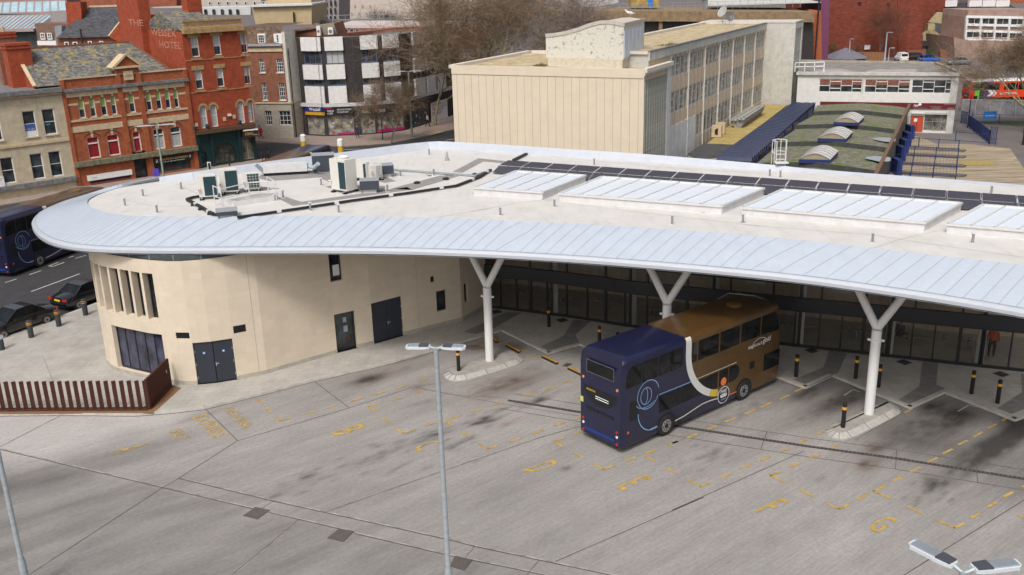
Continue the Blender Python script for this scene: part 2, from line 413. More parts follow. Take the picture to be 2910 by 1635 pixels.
# ------------------------------------------------------------------ ground
mb = MB(); mb.quad((-500, -60, -.01), (600, -60, -.01), (600, 900, -.01), (-500, 900, -.01))
struct(mb, 'ground', ASPH2)
BAYD = np.array([.777, .63]); BAYN = np.array([.63, -.777])
def vnoise(x, y, seed=0):
 r = np.random.RandomState(seed).rand(256, 256)
 xi = np.floor(x).astype(int); yi = np.floor(y).astype(int); fx = x-xi; fy = y-yi
 fx = fx*fx*(3-2*fx); fy = fy*fy*(3-2*fy)
 g = lambda a, b_: r[a % 256, b_ % 256]
 return (g(xi, yi)*(1-fx)+g(xi+1, yi)*fx)*(1-fy)+(g(xi, yi+1)*(1-fx)+g(xi+1, yi+1)*fx)*fy
def yard():
 st = .17; xs = np.arange(-46, 46, st); ys = np.arange(8, 57, st); nx, ny = len(xs), len(ys)
 X, Y = np.meshgrid(xs, ys); co = np.stack([X, Y, np.full_like(X, .008)], -1).reshape(-1, 3)
 idx = np.arange(nx*ny).reshape(ny, nx)
 q = np.stack([idx[:-1, :-1], idx[:-1, 1:], idx[1:, 1:], idx[1:, :-1]], -1).reshape(-1, 4)
 cxy = co[q].mean(1); keep = (cxy[:, 1] < 42.6) | (cxy[:, 0] > -14); q = q[keep]
 me = bpy.data.meshes.new('yard'); me.vertices.add(len(co)); me.vertices.foreach_set('co', co.ravel().astype(np.float32))
 me.loops.add(q.size); me.loops.foreach_set('vertex_index', q.ravel().astype(np.int32)); me.polygons.add(len(q))
 me.polygons.foreach_set('loop_start', (np.arange(len(q))*4).astype(np.int32)); me.polygons.foreach_set('loop_total', np.full(len(q), 4, np.int32)); me.update(); me.validate()
 x, y = co[:, 0], co[:, 1]; a = x*BAYD[0]+y*BAYD[1]; p = x*BAYN[0]+y*BAYN[1]
 d = np.zeros(len(co))
 d += .16*(vnoise(a*.14, p*1.3, 1)-.45)+.13*(vnoise(a*.4, p*3.1, 2)-.5)+.14*(vnoise(x*.16, y*.16, 3)-.5)+.08*(vnoise(x*1.1, y*1.1, 4)-.5)
 # sweeping tyre arcs at the lower left where buses swing round
 cx0, cy0 = -6.0, 12.0; r = np.hypot(x-cx0, y-cy0); wl_ = np.clip((-3-x)/10, 0, 1)*np.clip((40-y)/6, 0, 1)
 d += wl_*(.26*(vnoise(r*1.4, r*0+1, 5)-.45)+.24*(vnoise(r*.42, np.arctan2(y-cy0, x-cx0)*2, 6)-.35)+.10)
 # clean concrete beside the kerb on the left
 bp_ = sorted([G(-400, 1440), G(0, 1362), G(200, 1300), G(400, 1245), G(560, 1200), G(680, 1165)]); yb_ = np.interp(x, [q[0] for q in bp_], [q[1] for q in bp_])
 rim_ = np.clip((-14.2-x)/2.0, 0, 1); sft = y-yb_+1.2*(vnoise(x*.5, y*.5, 21)-.5); dk = np.clip(sft/1.6, 0, 1)*rim_; d = d*(1-.7*dk)-.40*dk
 d += .20*np.exp(-((sft+1.3)/1.5)**2)*rim_*(.5+vnoise(r*2.2, r*0, 22))
 ja, jb = np.array(G(*cN(0, 460))), np.array(G(*cO(1400, 1378))); sd = ((jb[0]-ja[0])*(y-ja[1])-(jb[1]-ja[1])*(x-ja[0]))/np.linalg.norm(jb-ja)
 d += .11*np.clip(-sd/.3, 0, 1)+.06*np.clip(-sd/8, 0, 1)
 col = np.ones(len(co))
 red = np.zeros(len(co))
 def blob(px, py, la, lp, s, ang=0, rd=0, rag=.5, seed=7):
  nonlocal d, red
  gx, gy = G(px, py); dx, dy = x-gx, y-gy
  u = dx*BAYD[0]+dy*BAYD[1]; v = dx*BAYN[0]+dy*BAYN[1]
  if ang: c, s_ = math.cos(ang), math.sin(ang); u, v = u*c+v*s_, -u*s_+v*c
  rr = (u/la)**2+(v/lp)**2; w = np.exp(-rr*1.6)*(1-rag+rag*2*vnoise(u*2.2+9, v*5+3, seed))
  d += s*w; red += rd*w
 for q_ in [(cK(905, 1030), 1.0, .6, .55, .06), (cK(860, 1020), 2.2, .8, .2, .03), (cK(1860, 1065), 2.6, 1.2, .5, .09), (cK(2050, 1040), 2.5, .7, .2, .05), (cK(1230, 862), 1.6, .5, .34, .03), (cK(1100, 950), 3, 1., .2, .04),
   (cO(985, 245), .7, .4, .45, 0), (cO(1170, 255), .9, .3, .16, .08), (cO(560, 365), .7, .35, .25, 0), (cO(730, 430), .8, .3, .16, 0), (cO(150, 520), 1.4, .35, .13, 0), (cO(1350, 108), 1.1, .35, .5, .03),
   (cO(1570, 598), .35, .25, .4, 0), (cO(1240, 580), .3, .15, .1, 0), (cP(1450, 572), .95, .42, .45, .1), (cP(1390, 570), .3, .25, .3, .2), (cP(1500, 452), 1.0, .42, .3, .08), (cP(1085, 682), .35, .16, .45, .06), (cP(1930, 715), .8, .5, .28, 0), (cP(290, 500), .6, .4, .14, 0),
   (cK(1800, 725), .6, .9, .4, .16), (cK(1960, 790), .7, 1.2, .45, .1), (cK(2110, 945), .8, .6, .22, 0), (cK(1690, 780), 1.2, .8, .3, .08), (cK(1250, 1090), .5, .4, .3, 0), (cK(1300, 1195), .7, .25, .2, .02),
   (cM(1330, 1100), 1.1, .7, .4, .03), (cM(1500, 1190), 1.7, .8, .36, .04), (cM(480, 1000), 1.3, .7, .34, .04), (cM(735, 1060), 1.2, .6, .34, .03), (cM(1900, 1180), 1.2, .6, .4, .02), (cM(930, 1385), .6, .5, .12, .08),
   (cN(1420, 230), 1.4, .25, .22, .03), (cN(2230, 670), .7, .5, .14, 0), (cK(640, 1190), 3, .4, .14, 0), (cK(1330, 1190), 2.0, .6, .15, 0), (cP(520, 170), 6, .9, .32, .01), (cP(1050, 200), 5, .9, .26, .02), (cP(600, 320), 3.5, .6, .12, .01),
   (cP(1850, 300), 6, 1.0, .34, .01), (cP(2010, 640), 5, .9, .2, .01), (cP(2350, 470), 5, .8, .38, .01), (cP(2500, 350), 4, .9, .38, .01), (cP(1550, 340), 4, .6, .12, .01), (cK(1500, 1000), 4, .7, .14, .02)]:
  blob(*q_[0], q_[1], q_[2], q_[3], rd=q_[4], seed=int(q_[0][0]) % 50)
 # splatter of small dark drips
 rs = random.Random(4)
 for c_, n_, sp in (((cO(985, 245)), 26, .8), (cO(560, 370), 18, .7), (cO(720, 430), 18, 1.), (cO(160, 520), 22, 1.3), (cO(1350, 110), 14, 1.), (cN(2230, 680), 18, .9), (cP(1930, 715), 20, .9), (cP(290, 500), 14, .7)):
  gx, gy = G(*c_)
  for _ in range(n_):
   u0, v0 = rs.gauss(0, sp), rs.gauss(0, sp*.55); X0 = gx+u0*BAYD[0]+v0*BAYN[0]; Y0 = gy+u0*BAYD[1]+v0*BAYN[1]
   m_ = (abs(x-X0) < .6) & (abs(y-Y0) < .6); dx, dy = x[m_]-X0, y[m_]-Y0; u = dx*BAYD[0]+dy*BAYD[1]; v = dx*BAYN[0]+dy*BAYN[1]
   d[m_] += .26*np.exp(-((u/.26)**2+(v/.09)**2))
 # shade under the roof edge painted into the colour, mixed with tyre grime
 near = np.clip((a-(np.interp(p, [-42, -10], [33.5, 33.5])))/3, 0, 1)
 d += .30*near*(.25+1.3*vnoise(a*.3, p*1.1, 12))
 d = np.clip(d, -.42, .82)
 f = (1-d); red = np.clip(red, 0, .3)
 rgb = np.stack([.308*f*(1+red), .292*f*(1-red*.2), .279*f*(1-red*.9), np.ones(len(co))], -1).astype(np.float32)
 at_ = me.color_attributes.new('wear_and_shade', 'FLOAT_COLOR', 'POINT'); at_.data.foreach_set('color', rgb.ravel())  # stains plus the painted shade under the roof edge
 o = bpy.data.objects.new('yard', me); COL.objects.link(o); o['kind'] = 'structure'
 m = bpy.data.materials.new('worn_concrete'); m.use_nodes = True; nt = m.node_tree; N = nt.nodes; Lk = nt.links; P = N['Principled BSDF']; P.inputs['Roughness'].default_value = .8; P.inputs['Specular IOR Level'].default_value = .35
 at2 = N.new('ShaderNodeAttribute'); at2.attribute_name = 'wear_and_shade'; tc = N.new('ShaderNodeTexCoord')
 mp = N.new('ShaderNodeMapping'); mp.vector_type = 'POINT'; mp.inputs['Rotation'].default_value = (0, 0, -math.radians(39)); mp2 = N.new('ShaderNodeMapping'); mp2.inputs['Scale'].default_value = (.5, 7, 1)
 Lk.new(tc.outputs['Object'], mp.inputs[0]); Lk.new(mp.outputs[0], mp2.inputs[0])
 n1 = N.new('ShaderNodeTexNoise'); n1.inputs['Scale'].default_value = 1.6; n1.inputs['Detail'].default_value = 9; n1.inputs['Roughness'].default_value = .7; Lk.new(mp2.outputs[0], n1.inputs['Vector'])
 n2 = N.new('ShaderNodeTexNoise'); n2.inputs['Scale'].default_value = 6; n2.inputs['Detail'].default_value = 9; n2.inputs['Roughness'].default_value = .75; Lk.new(tc.outputs['Object'], n2.inputs['Vector'])
 def rmp(src, lo, hi):
  r_ = N.new('ShaderNodeValToRGB'); r_.color_ramp.elements[0].position = .3; r_.color_ramp.elements[1].position = .7
  r_.color_ramp.elements[0].color = (lo, lo, lo, 1); r_.color_ramp.elements[1].color = (hi, hi, hi, 1); Lk.new(src, r_.inputs[0]); return r_.outputs[0]
 def mul(a_, b_):
  q = N.new('ShaderNodeMix'); q.data_type = 'RGBA'; q.blend_type = 'MULTIPLY'; q.inputs[0].default_value = 1; Lk.new(a_, q.inputs[6]); Lk.new(b_, q.inputs[7]); return q.outputs[2]
 n3 = N.new('ShaderNodeTexNoise'); n3.inputs['Scale'].default_value = 1.1; n3.inputs['Detail'].default_value = 12; n3.inputs['Roughness'].default_value = .82; mp3 = N.new('ShaderNodeMapping'); mp3.inputs['Scale'].default_value = (1, 3, 1); Lk.new(mp.outputs[0], mp3.inputs[0]); Lk.new(mp3.outputs[0], n3.inputs['Vector'])
 r3 = N.new('ShaderNodeValToRGB'); r3.color_ramp.elements[0].position = .60; r3.color_ramp.elements[1].position = .70; r3.color_ramp.elements[0].color = (1, 1, 1, 1); r3.color_ramp.elements[1].color = (.66, .63, .61, 1); Lk.new(n3.outputs['Fac'], r3.inputs[0])
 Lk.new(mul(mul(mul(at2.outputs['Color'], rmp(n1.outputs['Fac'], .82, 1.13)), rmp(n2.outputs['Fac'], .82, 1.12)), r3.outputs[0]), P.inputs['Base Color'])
 bp = N.new('ShaderNodeBump'); bp.inputs['Strength'].default_value = .15; bp.inputs['Distance'].default_value = .02; Lk.new(n2.outputs['Fac'], bp.inputs['Height']); Lk.new(bp.outputs[0], P.inputs['Normal'])
 me.materials.append(m)
yard()
def ribbon(mb, pts, w, z):
 P = [np.array(p[:2]) for p in pts]
 for a, b_ in zip(P, P[1:]):
  d = b_-a; L = np.linalg.norm(d)
  if L < 1e-6: continue
  n = np.array([-d[1], d[0]])/L*w/2
  mb.quad((*(a-n), z), (*(b_-n), z), (*(b_+n), z), (*(a+n), z))
 return mb
def gp(c, *pts): return [G(*c(*p)) for p in pts]
mb = MB(); mb2 = MB()
J = [gp(cN, (-200, 410), (0, 460), (1190, 740), (1810, 885), (2480, 1040), (2596, 1065)), gp(cO, (20, 1075), (750, 1245), (1290, 1355), (2100, 1530)),
 gp(cN, (1310, 672), (2000, 838), (2576, 965)), gp(cO, (0, 965), (680, 1115), (900, 1170), (1370, 1270), (1880, 1378), (2400, 1490)),
 gp(cN, (-100, 1580), (210, 1378), (1190, 740), (1310, 670), (1740, 395)), gp(cN, (1740, 395), (1510, 170)),
 [G(*cN(1740, 395)), G(*cO(0, 150)), G(*cO(440, 5)), G(*cK(1440, 1050))], gp(cK, (500, 1045), (750, 1235)), gp(cN, (0, 440), (440, 215)),
 gp(cN, (1500, 1540), (1700, 1378), (2190, 975)), [G(*cN(2390, 915)), G(*cO(0, 850)), G(*cO(680, 612)), G(*cO(1370, 375)), G(*cO(1670, 290))],
 [G(*cO(1490, 1280)), G(*cO(2576, 810)), G(*cP(0, 905)), G(*cP(970, 470))], gp(cP, (1550, 1470), (1700, 1378), (2576, 830), (2800, 690)),
 gp(cO, (900, 1170), (830, 1250)), gp(cO, (1370, 1270), (1280, 1378)), gp(cN, (2000, 838), (1920, 890)),
 gp(cP, (1340, 390), (1690, 190)), gp(cO, (510, 10), (740, 60), (1140, 85)), gp(cO, (500, 15), (830, 75), (1070, 120), (1660, 215))]
Jw = [.055, .055, .06, .06, .045, .05, .045, .05, .045, .045, .045, .045, .045, .035, .035, .035, .03, .025, .03]
for j, w_ in zip(J, Jw): ribbon(mb, j, w_*.8, .016)
me_ = MB()
for j in (J[0], J[1], J[2], J[3], J[10], J[9]): ribbon(me_, [(p[0]+.05, p[1]+.05) for p in j], .07, .0135)
struct(me_, 'joint_edges', mat('pale_arris', (.335, .32, .31), .85, .3, 1.5))
dr = [G(*cO(1142, 100)), G(*cO(1660, 185)), G(*cP(40, 290)), G(*cP(980, 435)), G(*cP(1640, 525)), G(*cP(2576, 675)), G(*cP(3200, 780))]
dv = np.array(dr[-2])-np.array(dr[2]); dn = np.array([-dv[1], dv[0]])/np.linalg.norm(dv)
for k in (-.95, .8): ribbon(mb, [(p[0]+dn[0]*k, p[1]+dn[1]*k) for p in dr], .035, .016)
for px in ((1640, 525), (675, 385), (2230, 620)):
 c0 = np.array(G(*cP(*px))); ribbon(mb, [c0-dn*.95, c0+dn*.8], .03, .0165)
struct(mb, 'slab_joints', JOINT)
t = thing('drain_channel', (*dr[3], .01), 'long grey slotted drain channel crossing the concrete bays under the bus', 'drain')
mb = MB(); ribbon(mb, dr, .2, .02); mb.build('channel', mat('channel_dark', (.055, .053, .05), .8, .2), t)
mb = MB()
for a, b_ in zip(dr[:-1], dr[1:]):
 a = np.array(a); b_ = np.array(b_); n = int(np.linalg.norm(b_-a)/.16); e = (b_-a)/n
 for i in range(n):
  c0 = a+e*(i+.2); c1 = a+e*(i+.75); ribbon(mb, [c0, c1], .17, .027)
mb.build('grating', mat('grate_grey', (.095, .095, .098), .6, .2, 3), t)
# ---- painted bay marks
mb = MB()
def seg(c, *pts): ribbon(mb, gp(c, *pts), .115, .0215)
for s_ in [((80, 1178), (120, 1208)), ((143, 1240), (185, 1270)), ((218, 1303), (245, 1335), (333, 1308)), ((425, 1283), (515, 1260)), ((592, 1240), (680, 1215)), ((765, 1190), (855, 1162)), ((922, 1142), (1018, 1117)), ((1095, 1095), (1190, 1068)), ((1255, 1047), (1335, 1025)),
  ((950, 1262), (893, 1228), (975, 1208)), ((1060, 1185), (1142, 1162)), ((1222, 1137), (1305, 1110)), ((998, 1310), (1050, 1350)), ((1102, 1388), (1150, 1422), (1233, 1397)), ((1310, 1368), (1395, 1345)), ((1475, 1320), (1572, 1292)), ((1640, 1270), (1725, 1245)), ((1800, 1222), (1885, 1197)), ((2025, 1155), (2115, 1125)), ((2180, 1103), (2258, 1080)), ((2320, 1055), (2400, 1032)), ((2075, 885), (2150, 862)), ((1995, 835), (2060, 815)), ((1455, 1330), (1510, 1367))]: seg(cK, *s_)
for s_ in [((808, 332), (862, 370)), ((925, 415), (990, 455), (1065, 430)), ((1142, 405), (1235, 378)), ((1315, 348), (1398, 320)), ((1480, 290), (1560, 262)), ((1630, 240), (1700, 216)), ((1545, 440), (1478, 400), (1550, 375)), ((1630, 345), (1692, 325)), ((1620, 485), (1695, 520)), ((1768, 567), (1838, 605), (1925, 577)), ((2000, 545), (2080, 517)), ((2235, 457), (2150, 485)), ((2215, 543), (2140, 505)), ((2308, 430), (2390, 398)), ((2452, 378), (2530, 343)), ((2300, 597), (2380, 637))]: seg(cO, *s_)
for s_ in [((110, 680), (208, 733), (275, 703)), ((345, 668), (437, 635)), ((498, 602), (582, 570)), ((640, 543), (720, 512)), ((778, 480), (850, 453)), ((932, 412), (1003, 380)), ((1060, 350), (1115, 325)), ((0, 415), (45, 400)), ((255, 312), (330, 285)), ((385, 258), (475, 227)), ((535, 200), (607, 170)), ((650, 152), (728, 115)), ((790, 92), (860, 60)), ((900, 35), (970, 8)), ((830, 705), (715, 650), (795, 625)), ((860, 590), (937, 558)), ((1000, 525), (1075, 495)), ((1170, 452), (1220, 425)), ((935, 757), (1035, 805)), ((1130, 853), (1222, 898), (1297, 862)), ((1352, 825), (1432, 790)), ((1603, 823), (1470, 765), (1570, 722)), ((1620, 690), (1692, 652)), ((1745, 625), (1817, 588)), ((1868, 555), (1942, 520)), ((1980, 493), (2053, 457)), ((2095, 427), (2162, 393)), ((2205, 368), (2272, 332)), ((2310, 307), (2375, 272)), ((2415, 252), (2462, 222)), ((1705, 190), (1752, 165)), ((1717, 875), (1830, 930)), ((1937, 977), (2068, 1037), (2137, 998)), ((2185, 963), (2260, 925)), ((2310, 885), (2375, 845)), ((2430, 808), (2495, 770)), ((2560, 735), (2630, 700)), ((2530, 940), (2600, 975), (2680, 930))]: seg(cP, *s_)
struct(mb, 'bay_markings', YEL)
mb = MB()
for s_ in [((1500, 1135), (1575, 1090), (1630, 1105)), ((720, 1025), (780, 985), (825, 1000))]: ribbon(mb, gp(cM, *s_), .07, .0215)
ribbon(mb, gp(cK, (1820, 780), (1945, 745)), .07, .0215)
struct(mb, 'chalk_lines', mat('faded_white', (.45, .43, .40), .8, .2, 4))
def ground_text(body, name, c, bl, br, tl, bold=False):
 p = np.array(G(*c(*bl))); u = np.array(G(*c(*br)))-p; v = np.array(G(*c(*tl)))-p; lu, lv = np.linalg.norm(u), np.linalg.norm(v); u /= lu; v /= lv
 o = text_mesh(body, name, YEL, None, lambda a, b_: (p[0]+u[0]*a+v[0]*b_, p[1]+u[1]*a+v[1]*b_, .0225), width=lu, height=lv, bold=len(body) < 2); o['kind'] = 'structure'
ground_text('A', 'bay_letter', cN, (808, 478), (828, 500), (1083, 405))
ground_text('B', 'bay_letter', cK, (612, 1425), (680, 1447), (835, 1352))
ground_text('C', 'bay_letter', cO, (425, 455), (490, 478), (625, 385))
ground_text('D', 'bay_letter', cO, (1250, 612), (1305, 642), (1478, 532))
ground_text('E', 'bay_letter', cO, (1935, 735), (1985, 762), (2150, 645))
ground_text('F', 'bay_letter', cP, (600, 912), (655, 940), (803, 815))
ground_text('G', 'bay_letter', cP, (1410, 1035), (1500, 1075), (1575, 940))
ground_text('NATIONAL', 'road_lettering', cN, (1635, 178), (1795, 322), (1700, 138))
ground_text('EXPRESS', 'road_lettering', cN, (1405, 228), (1570, 382), (1510, 200))
ground_text('ONLY', 'road_lettering', cN, (1218, 325), (1300, 400), (1312, 298))
# ---- covers in the yard
def cover(c, quad, name, label, group=None, m=None, lines=True):
 P = [np.array(G(*c(*q))) for q in quad]; ct = sum(P)/4
 t = thing(name, (*ct, .01), label, 'manhole cover', group)
 mb = MB(); mb.prism([tuple(p) for p in P], .009, .026); mb.build('frame', mat('cover_frame', (.10, .09, .085), .7, .2), t)
 mb = MB()
 if lines:
  for i in range(14):
   k0, k1 = (i+.15)/14, (i+.8)/14; a0 = P[0]*(1-k0)+P[3]*k0; a1 = P[1]*(1-k0)+P[2]*k0; b0 = P[0]*(1-k1)+P[3]*k1; b1 = P[1]*(1-k1)+P[2]*k1
   sh = lambda a, f: ct+(a-ct)*f
   mb.quad(*[(*sh(q, .93), .03) for q in (a0, a1, b1, b0)])
 else: mb.quad(*[(*(ct+(p-ct)*.85), .03) for p in P])
 mb.build('cover', m or mat('cover_steel', (.135, .115, .105), .6, .2, 8), t)
cover(cN, [(1870, 882), (1978, 905), (1885, 972), (1778, 945)], 'manhole_cover', 'ribbed steel cover, leftmost on the lower joint of the concrete yard', 'ribbed covers in the yard')
P2 = [(2480, 1040), (2590, 1064), (2515, 1137), (2395, 1110)]
cover(cN, P2, 'manhole_cover', 'ribbed steel cover, middle one along the lower yard joint', 'ribbed covers in the yard')
cover(cO, [(755, 1240), (888, 1268), (822, 1348), (715, 1315)], 'manhole_cover', 'ribbed steel cover at the foot of the central lamp post', 'ribbed covers in the yard')
for c_, q, lb in [(cM, [(630, 1044), (672, 1050), (640, 1075), (598, 1066)], 'small rusty drain lid in the bay left of the right-hand white column'),
   (cM, [(1452, 1158), (1495, 1165), (1462, 1190), (1420, 1178)], 'small rusty drain lid in the bay right of the right-hand white column'),
   (cK, [(2345, 908), (2388, 915), (2350, 937), (2312, 930)], 'small dark drain lid on the concrete just left of the blue bus')]:
 cover(c_, q, 'manhole_cover', lb, 'small drain lids in the bays', mat('rust_lid', (.10, .06, .045), .8, .3, 6), lines=False)
tag(MB().prism([G(*cK(*q)) for q in [(1520, 775+0), (1520, 775)]]+[G(*cK(1620, 780)), G(*cK(1700, 772)), G(*cK(1745, 805)), G(*cK(1650, 815))], .008, .0105).build('concrete_patch', mat('patch_brown', (.2, .155, .13), .9, .2, 3)), None, None, None, 'structure')
# ---- pavement with kerbs
I1 = [(-.65, 51.26), (3.61, 48.75), (7.75, 47.1), (11.8, 45.35), (15.8, 43.63), (20.38, 41.3), (24.6, 39.5), (29, 37.5)]
O1 = [(1.84, 47.55), (6.0, 45.75), (10.05, 44.0), (14.06, 42.28), (18.11, 39.75), (22.14, 38.64-.4), (26.5, 36.6), (31, 35)]
kp = [(-34.5, 42.0), (-28, 42.0), G(*cN(0, 213)), G(*cN(440, 209)), G(*cN(740, 211)), G(*cN(1000, 214)), G(*cN(1250, 195)), G(*cN(1500, 165)), G(*cK(0, 1172)), G(*cK(490, 1045)), G(*cK(1000, 928)), G(*cK(1500, 788))]
for a, b_ in zip(I1, O1): kp += [a, b_]
back = [(40, 40), (40, 58), (20, 63), (-4, 74), (-19, 66), (-24.2, 62.6), (-26.6, 58.4), (-29.85, 52.05), (-34, 43.5)]
struct(MB().prism(kp+back, -.01, .12), 'pavement', PAVE)
kin = []
mb = MB()
for a, b_ in zip(kp, kp[1:]):
 a = np.array(a); b_ = np.array(b_); d = (b_-a)/np.linalg.norm(b_-a); n = np.array([-d[1], d[0]]); L = np.linalg.norm(b_-a); k = max(1, int(L/.95))
 for i in range(k):
  u0 = a+d*(L*i/k+.008); u1 = a+d*(L*(i+1)/k-.008)
  mb._hex([(*(u0-n*.03), .0), (*(u1-n*.03), .0), (*(u1+n*.2), .0), (*(u0+n*.2), .0), (*(u0-n*.0), .135), (*(u1-n*.0), .135), (*(u1+n*.2), .135), (*(u0+n*.2), .135)])
struct(mb, 'kerb', KERB)
struct(ribbon(MB(), [(p[0], p[1]-.05) for p in kp], .06, .018), 'kerb_line', JOINT)
mb = MB()
for a, b_ in zip(back[5:], back[6:]+[(-34.5, 42.)]): ribbon(mb, [a, b_], .25, .127)
struct(mb, 'street_kerb', mat('pale_kerb', (.5, .48, .45), .8, .1))
mb = MB()
for q in [[cM(620, 705), cM(745, 720), cM(680, 870), cM(480, 958), cM(370, 915), cM(580, 830)], [cM(1258, 785), cM(1365, 792), cM(1352, 950), cM(1415, 975), cM(1190, 1088), cM(1090, 1055), cM(1235, 960)], [cM(1930, 870), cM(2020, 880), cM(1990, 1100), cM(1870, 1150), cM(1770, 1110), cM(1940, 1000)],
  [cK(1900, 535), cK(2010, 540), cK(1800, 660), cK(1690, 695), cK(1590, 680)], [cK(2395, 590), cK(2520, 600), cK(2410, 700), cK(2440, 765), cK(2220, 828), cK(2150, 790), cK(2320, 710)]]:
 mb.prism([G(*p, .12) for p in q], .11, .126)
struct(mb, 'paving_bands', PAVED)
mb = MB(); mb.quad((-140, 30, .0), (-34.5, 42.1, .0), (-29.7, 52, .0), (-24, 62.7, .0)); mb.quad((-24, 62.7, .0), (-18.8, 66.2, .0), (-4, 74.2, .0), (-2, 96, .0))
mb = MB().prism([(-34.6, 30), (-34.6, 42), (-29.95, 52.1), (-24.3, 62.7), (-19, 66.2), (-4, 74.2), (8, 69), (20, 63), (21, 75), (11, 84), (-4, 96), (-3, 118), (6, 126), (10, 138), (4, 146), (-8, 146), (-13, 128.5), (-20, 121.5), (-32, 120.5), (-43, 140), (-50, 130), (-33, 110), (-52, 92), (-90, 60), (-90, 30)], -.008, .004)
struct(mb, 'road', ASPH)
mb = MB()
for s_ in [((45, 935), (155, 900)), ((275, 860), (385, 822)), ((455, 778), (545, 745)), ((500, 782), (600, 745)), ((290, 1018), (745, 852)), ((705, 708), (805, 678)), ((455, 778), (500, 782)), ((640, 700), (690, 685))]: ribbon(mb, gp(cW, *s_), .1, .012)
ribbon(mb, gp(cB, (950, 1395), (1180, 1388)), .25, .012); ribbon(mb, gp(cB, (880, 1435), (1230, 1425)), .15, .012); ribbon(mb, gp(cB, (1900, 1345), (2016, 1325)), .15, .012)
struct(mb, 'road_markings', WHTP)
# ------------------------------------------------------------------ bus station
DK = 8.0
st = thing('bus_station', (0, 55, 0), 'curved buff stone and glass bus station under a white swooping metal-edged roof', 'bus station')
rim_near = [cF(-1000, 0)]
def D2(x, y): return (x*1.12966, y*1.12966)
rimpx = [((452, 503), 8.3), ((370, 519), 8.22), ((305, 534), 8.1), ((243, 556), 7.85), ((190, 573), 7.6), ((147, 592), 7.4), ((113, 609), 7.22), ((96, 626), 7.08), (D2(78, 572), 7.0), (D2(95, 597), 7.0), (D2(130, 617), 7), (D2(180, 628), 7), (D2(250, 635), 7), (D2(400, 638), 7), (D2(620, 637), 7), (D2(900, 637), 7), (D2(1150, 643), 7), (D2(1400, 656), 7), (D2(1700, 679), 7), (D2(2000, 708), 7), (D2(2200, 736), 7), (D2(2400, 766), 7), (D2(2575, 797), 7), (D2(2750, 832), 7)]
rim1 = [G3(*p, z) for p, z in rimpx]
farpx = [((3080, 540), 8.0), ((2910, 525), 8.05), ((2700, 509), 8.1), ((2300, 480), 8.15), ((2200, 468), 8.35), ((1830, 437), 8.45), ((1640, 425), 8.5), ((1303, 403), 8.5), ((1214, 401), 8.5), ((971, 433), 8.5), ((723, 463), 8.5), ((565, 486), 8.45), ((510, 494), 8.38), ((452, 503), 8.3)]
rim2 = [G3(*p, z) for p, z in farpx]
innpx = [(455, 514), (400, 522), (345, 533), (300, 546), (262, 562), (247, 575),  (252, 590), (292, 606), (362, 617), (460, 619), (565, 619), (730, 618), (904, 617), (1243, 621), (1400, 629), (1582, 637), (1920, 655), (2259, 683), (2598, 723), (2910, 757), (3100, 780)]
inner_near = [G(*p, DK) for p in innpx]
def resample(pts, step):
 P = [np.array(p, float) for p in pts]; out = [P[0]]
 for a, b_ in zip(P, P[1:]):
  n = max(1, int(round(np.linalg.norm(b_-a)/step)))
  for i in range(1, n+1): out.append(a+(b_-a)*i/n)
 return out
def smooth(pts, it=2):
 P = [np.array(p, float) for p in pts]
 for _ in range(it):
  Q = [P[0]]
  for a, b_ in zip(P, P[1:]): Q += [a*.75+b_*.25, a*.25+b_*.75]
  Q.append(P[-1]); P = Q
 return P
def nearest(q, line):
 best = None
 for a, b_ in zip(line, line[1:]):
  d = b_-a; t = np.clip(np.dot(q[:2]-a[:2], d[:2])/max(np.dot(d[:2], d[:2]), 1e-9), 0, 1); p = a+d*t; D = np.linalg.norm(p[:2]-q[:2])
  if best is None or D < best[0]: best = (D, p)
 return best[1]
R1 = resample(smooth(rim1), .8)
INN = smooth([np.array(p) for p in inner_near])
LH = lambda z: .19-.15*min(1, max(0, (z-7.1)/.9))
far_in = []
R2 = resample(smooth(rim2), 1.5)
def offset_in(P, k):
 out = []
 for i, p in enumerate(P):
  d = P[min(i+1, len(P)-1)]-P[max(i-1, 0)]; d = d[:2]/np.linalg.norm(d[:2]); n = np.array([d[1], -d[0]])
  out.append(p[:2]+n*k)
 return out
# orientation test: inside of the loop is toward (0,56)
F2 = offset_in(R2, .45)
if np.linalg.norm(F2[5]-np.array([5, 52])) > np.linalg.norm(R2[5][:2]-np.array([5, 52])): F2 = offset_in(R2, -.45)
